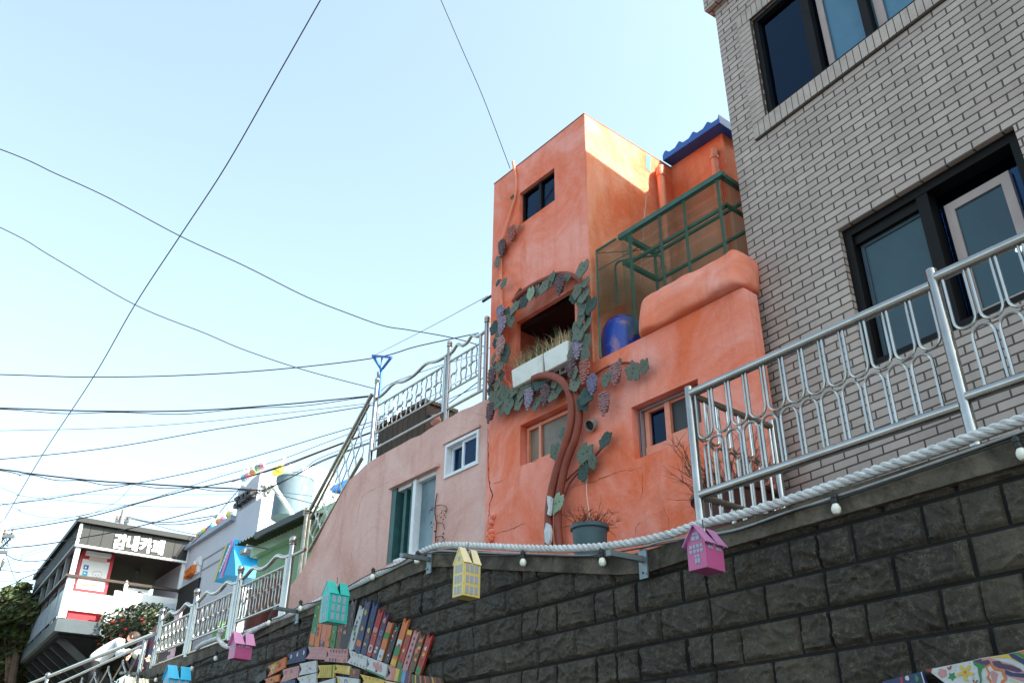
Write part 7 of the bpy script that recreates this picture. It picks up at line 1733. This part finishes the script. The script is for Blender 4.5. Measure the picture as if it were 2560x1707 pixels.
# ============================================================ VEGETATION
def leafy(m, centre, rad, n, size, rn, mats=2, hollow=.35, ell=(1, 1, 1)):
    for _ in range(n):
        while True:
            v = Vector((rn.uniform(-1, 1), rn.uniform(-1, 1), rn.uniform(-1, 1)))
            if hollow < v.length < 1: break
        p = Vector(centre) + Vector((v.x * rad * ell[0], v.y * rad * ell[1], v.z * rad * ell[2]))
        a = Vector((rn.uniform(-1, 1), rn.uniform(-1, 1), rn.uniform(-.4, 1))).normalized(); b = a.orthogonal().normalized(); c = a.cross(b)
        s_ = size * rn.uniform(.6, 1.3); m.cur = rn.randrange(mats)
        m.add([p - b * s_, p + c * s_ * .45 + a * s_ * .15, p + b * s_, p - c * s_ * .45 + a * s_ * .15], [(0, 1, 2, 3)])
m_lf = [M('camellia_leaf', (.022, .034, .012), rough=.35, spec=.5), M('camellia_leaf_dark', (.014, .028, .010), rough=.35), M('camellia_leaf_light', (.055, .065, .024), rough=.4)]
rn = random.Random(21)
cb_ = thing('camellia_bush', 'dark camellia bush dotted with red flowers below the cafe terrace', 'bush', W.w(-18.4, 2.0, 3.3)); m = MB()
BP = [(700, 480, .62), (950, 350, .62), (1250, 260, .55), (1500, 220, .50), (1650, 260, .42), (800, 700, .55), (620, 640, .45), (1150, 480, .55), (1450, 420, .45), (900, 560, .5), (560, 760, .3)]
for x, y, rr in BP: leafy(m, wp7(x, y, 2.2), rr, int(1500 * rr * rr + 250), .055, rn, 3, .2, (1, 1, .75))
m.build('foliage', m_lf, cb_, smooth=False)
m = MB()
for x, y, rr in BP[:4]:
    m.tube([Vector((W.w(-18.4, 2.2, 0).x, W.w(-18.4, 2.2, 0).y, 2.7)), wp7(x, y, 2.2)], [.05, .015], 6)
m.build('stem', M('grey_bark', (.09, .07, .05), (.05, .04, .03), 9, .9), cb_)
m_fl = M('camellia_red', (.60, .035, .025), rough=.5)
for (x, y) in ((500, 460), (630, 480), (680, 290), (770, 275), (890, 250), (1080, 310), (1120, 185), (1300, 235), (1370, 215), (1310, 310), (400, 735), (860, 570), (1200, 590), (1060, 520), (680, 640), (640, 710), (960, 440)):
    m = MB(); c = wp7(x, y, 1.75 if x < 1000 else 1.9)
    for q in range(7): a = q * .9; m.sph(c + Vector((math.cos(a), math.sin(a), 0)) * .022 + Vector((0, 0, rn.uniform(-.012, .012))), .026, 6, 4, (1, 1, .6))
    m.build('red_flower', m_fl, cb_)
hd_ = thing('clipped_hedge', 'sunlit yellow-green hedge behind the lower handrail', 'hedge', W.w(-21.5, 2.2, 3.0)); m = MB()
for (x, y, rr) in ((100, 1420, .5), (300, 1330, .42), (520, 1400, .4), (-150, 1500, .5), (-400, 1560, .55), (-650, 1600, .55), (-900, 1640, .5), (250, 1500, .5), (0, 1560, .5)): leafy(m, wp7(x, y + 60, 3.0), rr, 900, .045, rn, 3, .2, (1, 1, .7))
m.build('foliage', [M('hedge_leaf_yellow', (.17, .20, .03), rough=.5), M('hedge_leaf', (.07, .12, .02), rough=.5), M('hedge_leaf_rust', (.2, .10, .03), rough=.5)], hd_, smooth=False)
def tree(name, lab, base, H, crowns, n, size, mats, seed, trunk_r=.14, group=None, flat=.6):
    rn = random.Random(seed); r = thing(name, lab, 'tree', base, group); b = Vector(base); m = MB(); top = b + Vector((rn.uniform(-.3, .3), rn.uniform(-.3, .3), H * .75))
    m.tube(smooth_path([b, b + (top - b) * .4 + Vector((.15, 0, 0)), top], 4), [trunk_r * (1 - .07 * i) for i in range(9)], 8)
    cl = []
    for (c, rr) in crowns:
        c = Vector(c); m.tube([b + (top - b) * rn.uniform(.45, .9), (b + top) / 2 + (c - top) * .5 + Vector((0, 0, H * .2)), c], [trunk_r * .4, trunk_r * .25, trunk_r * .08], 6)
        for _ in range(7): cl.append((c + Vector((rn.uniform(-1, 1) * rr, rn.uniform(-1, 1) * rr, rn.uniform(-.6, .6) * rr)), rr * rn.uniform(.3, .5)))
    m.build('trunk', M('tree_bark', (.16, .11, .075), (.09, .06, .045), 6, .9, bump=.5), r)
    m = MB()
    for c, rr in cl: leafy(m, c, rr, n, size, rn, len(mats), .1, (1, 1, flat))
    m.build('crown', mats, r, smooth=False); return r
m_tl = [M('pine_green', (.04, .065, .018), rough=.6), M('pine_green_dark', (.018, .032, .010), rough=.6), M('pine_green_warm', (.10, .105, .028), rough=.6)]
def tp(x, y, D): return at(*gu(x, y), D)
b_ = tp(280, 1300, 30); tree('broadleaf_tree', 'leafy tree with pale trunk left of the cafe terrace, tallest at the left edge', (b_.x, b_.y, b_.z - 3.0), 6.5, [(tp(120, 380, 30), .95), (tp(420, 150, 31), .6), (tp(500, 250, 31), .5), (tp(40, 560, 30), 1.0), (tp(310, 420, 30), .7), (tp(60, 800, 30), 1.0), (tp(80, 1020, 30), .9)], 420, .10, m_tl, 4, .16)
b_ = tp(60, 1500, 33); tree('broadleaf_tree', 'brownish shaded tree at the bottom left corner below the cafe deck', (b_.x, b_.y, b_.z - 3.0), 4.0, [(tp(60, 1120, 33), 1.3), (tp(20, 1300, 33), 1.2), (tp(180, 1400, 32), .9)], 380, .10, [m_tl[1], m_tl[0], M('brown_leaf', (.10, .05, .025), rough=.7)], 5, .14)
b_ = tp(-60, 400, 34); tree('conifer_tree', 'dark tree cut by the left edge of the photo', (b_.x, b_.y, b_.z - 5), 6, [(tp(-50, 330, 34), 1.2), (tp(-60, 640, 34), 1.3)], 300, .10, m_tl[:2], 6, .14)
bh = thing('distant_house', 'pale distant house with green gable behind the trees at left', 'house', tp(300, 300, 48)); P0 = tp(130, 360, 48); P1_ = tp(430, 330, 48); dn = Vector((0, 0, -3.0)); dp = ray(80, 1530); dp.z = 0; dp.normalize(); dp *= 5
m = MB(); m.hexa([P0 + dn, P1_ + dn, P1_ + dn + dp, P0 + dn + dp, P0, P1_, P1_ + dp, P0 + dp]); m.build('wall', m_whr, bh, smooth=False)
apx = (P0 + P1_) / 2 + Vector((0, 0, .95)); m = MB(); o1 = (P0 - P1_).normalized() * .3; a_, b__ = P0 + o1 - dp * .05, P1_ - o1 - dp * .05; ax_ = apx - dp * .05; m.add([a_, b__, ax_, a_ + dp * 1.1, b__ + dp * 1.1, ax_ + dp * 1.1], [(0, 1, 2), (5, 4, 3), (0, 2, 5, 3), (2, 1, 4, 5), (1, 0, 3, 4)]); m.build('roof', M('green_gable', (.15, .24, .15), (.2, .3, .2), 4, .7), bh, smooth=False)
# hillside behind the lower left
m = MB(); c = [W.w(-60, -6, 0), W.w(-18, 6, 2.0), W.w(-16, 30, 3.0), W.w(-70, 40, 0)]
m.add([W.w(-80, 2, -.0), W.w(-30, 3, 1.0), W.w(-26, 6, 2.9), W.w(-24, 40, 3.4), W.w(-90, 60, 1.5)], [(0, 1, 2), (0, 2, 4), (2, 3, 4)]); m.build('hillside', M('hillside_soil', (.09, .08, .05), (.05, .07, .03), .8, .95), smooth=False, kind='structure')
# ============================================================ THINGS ON THE LANE BEHIND THE LEFT RAILING
g3c = crop(340, 1520, 6.533)
def lb(x, y, t): return W.px(*g3c(x, y), t=t)
m_pkb = M('pale_pink_board', (.56, .36, .42), (.50, .30, .36), 5, .6)
q0 = lb(690, 20, 1.2); q1 = lb(610, 800, 1.2)
pb2 = thing('pink_standing_board', 'tall pale pink standing board with little black marks behind the left railing', 'board', W.w(q0[0], 1.2, 3.52)); m = MB(); m.fbox(W, q0[0] - .14, q0[0] + .14, 1.2, 1.24, 3.53, q0[1]); m.build('board_panel', m_pkb, pb2)
m = MB()
for i in range(6): m.fbox(W, q0[0] - .12 + .08 * (i % 4), q0[0] - .08 + .08 * (i % 4), 1.19, 1.199, q0[1] - .5 - .28 * (i // 4), q0[1] - .44 - .28 * (i // 4))
m.build('black_mark', m_blk, pb2, smooth=False)
q0 = lb(1310, 300, 1.0); gb_ = thing('green_cloth_bag', 'bright green hanging cloth bag behind the left railing', 'bag', W.w(q0[0], 1.0, 3.55)); m = MB(); m.prism(W, [(q0[0] - .12, 3.6), (q0[0] + .14, 3.58), (q0[0] + .12, q0[1]), (q0[0] + .08, q0[1] + .08), (q0[0] - .05, q0[1] + .02), (q0[0] - .1, q0[1] - .05)], 1.0, 1.12); m.build('cloth', M('green_cloth', (.10, .30, .07), (.07, .22, .05), 7, .8, bump=.4), gb_, smooth=False)
m = MB(); q0 = lb(1250, 330, 2.6); fr_ = thing('dark_shop_front', 'dark open shop front seen through the left railing', 'shop front', W.w(-13, 2.6, 3.52)); m.fbox(W, -13.9, -12.0, 2.6, 2.8, 3.53, 5.1); m.build('dark_opening', m_dark, fr_, smooth=False)
m = MB(); m.fbox(W, -12.0, -11.6, 2.58, 2.8, 3.53, 5.2); m.build('frame', m_whr, fr_, smooth=False)
o, c, r = pot(655, 1478, .9, 62, 3.53, .85, m_pr, 'dark red planter behind the railing at the foot of the pink house'); 
o, c, r = pot(690, 1452, 1.7, 60, 3.53, .9, M('maroon_planter', (.085, .02, .015), (.06, .012, .01), 4, .5), 'tall maroon planter against the white wall of the green house')
s_ = thing('dry_potted_plant', 'few dry stems rising from the tall maroon planter', 'plant', c); twigs('dry_stems', c, r * .6, 14, .3, .8, 15, s_, .006, .3, 2)
bx = lb(1900, 60, 1.0); cb2 = thing('cardboard_box', 'brown cardboard box with small print on the lane behind the railing', 'box', W.w(bx[0], 1.0, 3.53)); m = MB(); m.fbox(W, bx[0] - .2, bx[0] + .2, 1.0, 1.3, 3.53, 3.85); m.build('carton', M('cardboard', (.30, .21, .13), (.25, .17, .1), 5, .9), cb2, smooth=False)
# ============================================================ POLES AND CABLES
m_polec = M('grey_utility_pole', (.30, .29, .27), (.22, .21, .2), 5, .8); m_cab = M('black_cable', (.012, .013, .016), rough=.6); m_cabr = M('reddish_cable', (.10, .03, .025), rough=.6); m_cabg = M('grey_thin_cable', (.05, .07, .09), rough=.6)
def upole(px_, ytop, ybot, D, lab, w_=.13):
    a = at(px_, ytop, D); r = thing('utility_pole', lab, 'utility pole', (a.x, a.y, 2.0)); m = MB(); m.tube([Vector((a.x, a.y, 2.0)), a], [w_ * 1.25, w_], 12); m.build('pole_shaft', m_polec, r)
    rt = Vector((cx_.x, cx_.y, 0)).normalized() * (.4 if D > 32 else .7); m = MB(); m.bar(a - rt * .6 - Vector((0, 0, .4)), a + rt * .6 - Vector((0, 0, .4)), .07, .07); m.bar(a - rt * .45 - Vector((0, 0, .8)), a + rt * .5 - Vector((0, 0, .8)), .07, .07); m.build('cross_arm', m_galv, r, smooth=False)
    for k in (-.5, -.2, .25, .5): m = MB(); m.lathe(a + rt * k - Vector((0, 0, .36)), [(.03, 0), (.055, .05), (.035, .08), (.05, .12), (.02, .16)], 10); m.build('insulator', M('insulator_clay', (.35, .16, .10), rough=.4) if k < 0 else m_polec, r)
    m = MB(); m.tube(smooth_path([a + rt * (.25 * math.cos(q * 1.7) + .25) + Vector((0, 0, -.5 + .25 * math.sin(q * 2.3))) for q in range(12)], 4), .012, 5); m.build('cable_coil', m_cab, r); return r
upole(*ga(805, 450), 1330, 33, 'utility pole with tangled wires rising behind the cafe roof', .09)
upole(6, 1302, 1400, 26, 'utility pole with clay insulators at the left edge, the higher one', .13)
upole(2, 1380, 1480, 36, 'fainter utility pole at the left edge beneath the first', .14)
def wire(pts, D0, D1, wpx, label, mat=None, k=7, g=None, twist=False):
    pts = [g(*p) if g else (p[0] * 1.0884, p[1] * 1.0884) for p in pts]; n = len(pts)
    if pts[0][0] < 1: q0, q1 = pts[0], pts[1]; k_ = 520 / max(q1[0] - q0[0], 1); pts = [(q0[0] - 520, q0[1] - (q1[1] - q0[1]) * k_ * .8)] + pts
    L_ = [0]
    for a, b in zip(pts, pts[1:]): L_.append(L_[-1] + math.hypot(b[0] - a[0], b[1] - a[1]))
    P = []
    for p, l in zip(pts, L_):
        u = l / L_[-1]; D = 1 / ((1 - u) / D0 + u / D1) ; P.append(at(p[0], p[1], D))
    r = .5 * wpx * ((D0 + D1) / 2) / FPX * 1.08; path = smooth_path(P, k); m = MB(); m.tube(path, r, 5)
    if twist:
        q = [p + Vector((0, 0, -r * 3 - .02 * math.sin(i * .7))) for i, p in enumerate(path)]; m.tube(q, r * .6, 5)
    return m.build('overhead_cable', mat or m_cab, loc=P[n // 2], label=label, category='overhead cable', group='overhead cables fanning across the sky')
wire([(740, -6), (640, 170), (520, 380), (415, 540), (310, 700), (215, 865), (100, 1040), (10, 1192)], 9, 26, 2.2, 'long steep cable from the top edge down to the left pole')
wire([(1010, -6), (1060, 110), (1110, 225), (1172, 388)], 7, 8.4, 2.4, 'steep thin cable from the top edge to the corner of the orange tower')
wire([(-5, 341), (130, 400), (250, 455), (415, 543), (560, 610), (700, 680), (800, 720), (880, 748), (940, 758), (1040, 776), (1125, 800)], 14, 13, 2.8, 'sagging cable crossing the steep one highest on the left edge')
wire([(-5, 520), (120, 590), (310, 700), (470, 765), (560, 803), (700, 850), (862, 893)], 14, 13, 2.4, 'second sagging cable from the left edge to the blue triangle post')
wire([(-5, 860), (200, 866), (420, 862), (640, 848), (860, 822), (960, 795), (1100, 765)], 16, 12, 2.8, 'nearly level cable ending at the blue triangle')
wire([(-5, 937), (220, 944), (440, 943), (660, 928), (862, 908)], 16, 13, 3.4, 'thick level bundle of cables left of the roof railing', None, 7, None, True)
wire([(-5, 989), (250, 983), (450, 970), (640, 950), (860, 925)], 18, 13, 1.5, 'thin pale cable just beneath the thick level bundle', m_cabg)
wire([(-5, 1055), (250, 1028), (500, 985), (700, 955), (860, 930)], 18, 13, 2.2, 'cable climbing gently from the left edge under the thin pale one')
wire([(860, 816), (980, 755), (1120, 680)], 13, 9, 1.5, 'thin straight wire from the blue triangle to the tower edge')
wire([(870, 905), (900, 880), (1010, 840), (1115, 810)], 13, 12, 1.8, 'wire behind the roof railing near the tower, upper one'); wire([(885, 1005), (980, 960), (1060, 905), (1120, 860)], 14, 12, 2.6, 'wire behind the roof railing, lowest thick one'); wire([(880, 985), (1000, 930), (1118, 880)], 14, 12, 1.8, 'wire behind the roof railing, middle one'); wire([(860, 960), (960, 925), (1118, 840)], 14, 12, 1.6, 'wire behind the roof railing above the middle one')
wire([(-5, 187), (150, 210), (400, 240), (650, 265), (900, 280), (1200, 298), (1500, 312), (1700, 326)], 17, 15, 3.4, 'thick twisted bundle from the left edge to the grey sign letters', None, 7, ga, True)
wire([(-5, 418), (400, 365), (900, 275), (1400, 170), (1800, 60), (2100, -30), (2480, -140), (2880, -250)], 20, 14, 2.0, 'wire rising right across the middle of the lower sky', m_cab, 7, ga)
wire([(0, 418), (420, 352), (760, 352), (1300, 351), (1560, 350)], 26, 20, 1.0, 'very thin level wire above the cafe', m_cabg, 7, ga)
wire([(-5, 303), (115, 354), (400, 388), (900, 424), (1400, 436)], 26, 20, 1.1, 'thin wire dropping slightly to the right above the cafe', m_cabg, 7, ga)
wire([(-5, 400), (120, 455), (250, 492), (420, 500), (600, 470), (760, 390), (860, 285)], 26, 22, 1.0, 'thin drooping wire between the left pole and the upper wires', m_cabg, 7, ga)
wire([(50, 580), (300, 545), (600, 488), (900, 405), (1200, 325), (1500, 262), (1800, 178), (2080, 72), (2480, -78), (2880, -218)], 24, 14, 2.8, 'thick wire from the left pole rising to the stair railing', m_cab, 7, ga)
wire([(60, 566), (180, 545), (500, 490), (800, 425), (1000, 372), (1200, 305), (1500, 212), (1800, 130), (2080, 25), (2480, -125), (2880, -265)], 24, 14, 1.4, 'thin wire just above the thick wire from the left pole', m_cab, 7, ga)
wire([(1500, 268), (1800, 170), (2080, 66), (2480, -84), (2880, -224)], 15, 13.5, 2.4, 'reddish wire crossing above the water tank', m_cabr, 7, ga)
wire([(-5, 700), (300, 670), (500, 635), (750, 590), (1000, 530), (1300, 450), (1600, 365), (1770, 298), (2080, 138), (2480, -12), (2880, -152)], 18, 13, 2.4, 'wire passing in front of the cafe sign', m_cab, 7, ga)
wire([(815, 500), (900, 520), (1000, 538), (1150, 544), (1300, 520), (1405, 490)], 32, 24, 2.0, 'lower slack wire from the pole behind the cafe', m_cab, 7, ga); wire([(830, 495), (950, 524), (1100, 529), (1250, 508), (1405, 484)], 32, 24, 2.0, 'upper slack wire from the pole behind the cafe', m_cab, 7, ga)
wire([(980, 540), (1120, 580), (1285, 613)], 30, 24, 1.6, 'short wire falling to the lavender roof edge', m_cab, 7, ga); wire([(1238, 668), (1330, 580), (1400, 492), (1480, 392), (1545, 318)], 22, 19, 1.8, 'wire running up the corner of the lavender building', m_cab, 7, ga)
wire([(30, 728), (90, 765), (180, 782), (260, 778), (340, 768)], 30, 26, 1.8, 'short drooping wire from the fainter left pole', m_cab, 7, ga); wire([(-5, 836), (100, 850), (200, 843), (300, 818)], 30, 26, 1.4, 'second drooping wire left of the cafe roof', m_cabg, 7, ga); wire([(-5, 962), (130, 900), (275, 842)], 30, 26, 1.8, 'wire rising to the cafe roof corner from the left edge', m_cab, 7, ga); wire([(-5, 912), (120, 908), (235, 900)], 30, 26, 1.1, 'short level wire left of the cafe', m_cabg, 7, ga)
wire([(5, 620), (40, 740), (90, 880), (150, 985)], 26, 30, 1.2, 'thin steep wire falling from the left pole to the trees', m_cabg, 7, ga); wire([(0, 800), (150, 735), (320, 680)], 30, 26, .9, 'faint wire rising right, left of the cafe roof', m_cabg, 7, ga); wire([(0, 820), (150, 755), (330, 700)], 30, 26, .9, 'faint wire just beneath another, left of the cafe roof', m_cabg, 7, ga)
wire([(1700, 326), (1850, 365), (2030, 412)], 16, 14, 1.8, 'wire falling right from the grey letters past the tank', m_cab, 7, ga); wire([(1700, 322), (1850, 340), (2060, 366)], 16, 14, 1.2, 'thin wire above the one falling past the tank', m_cabg, 7, ga); wire([(1600, 360), (1760, 296), (1950, 205), (2080, 130), (2480, -20), (2880, -160)], 15, 13.5, 2.2, 'dark wire crossing the face of the water tank', m_cab, 7, ga); wire([(1880, 225), (1990, 165), (2080, 110), (2480, -40), (2880, -180)], 15, 13.5, 1.6, 'short wire right of the water tank lid', m_cab, 7, ga)
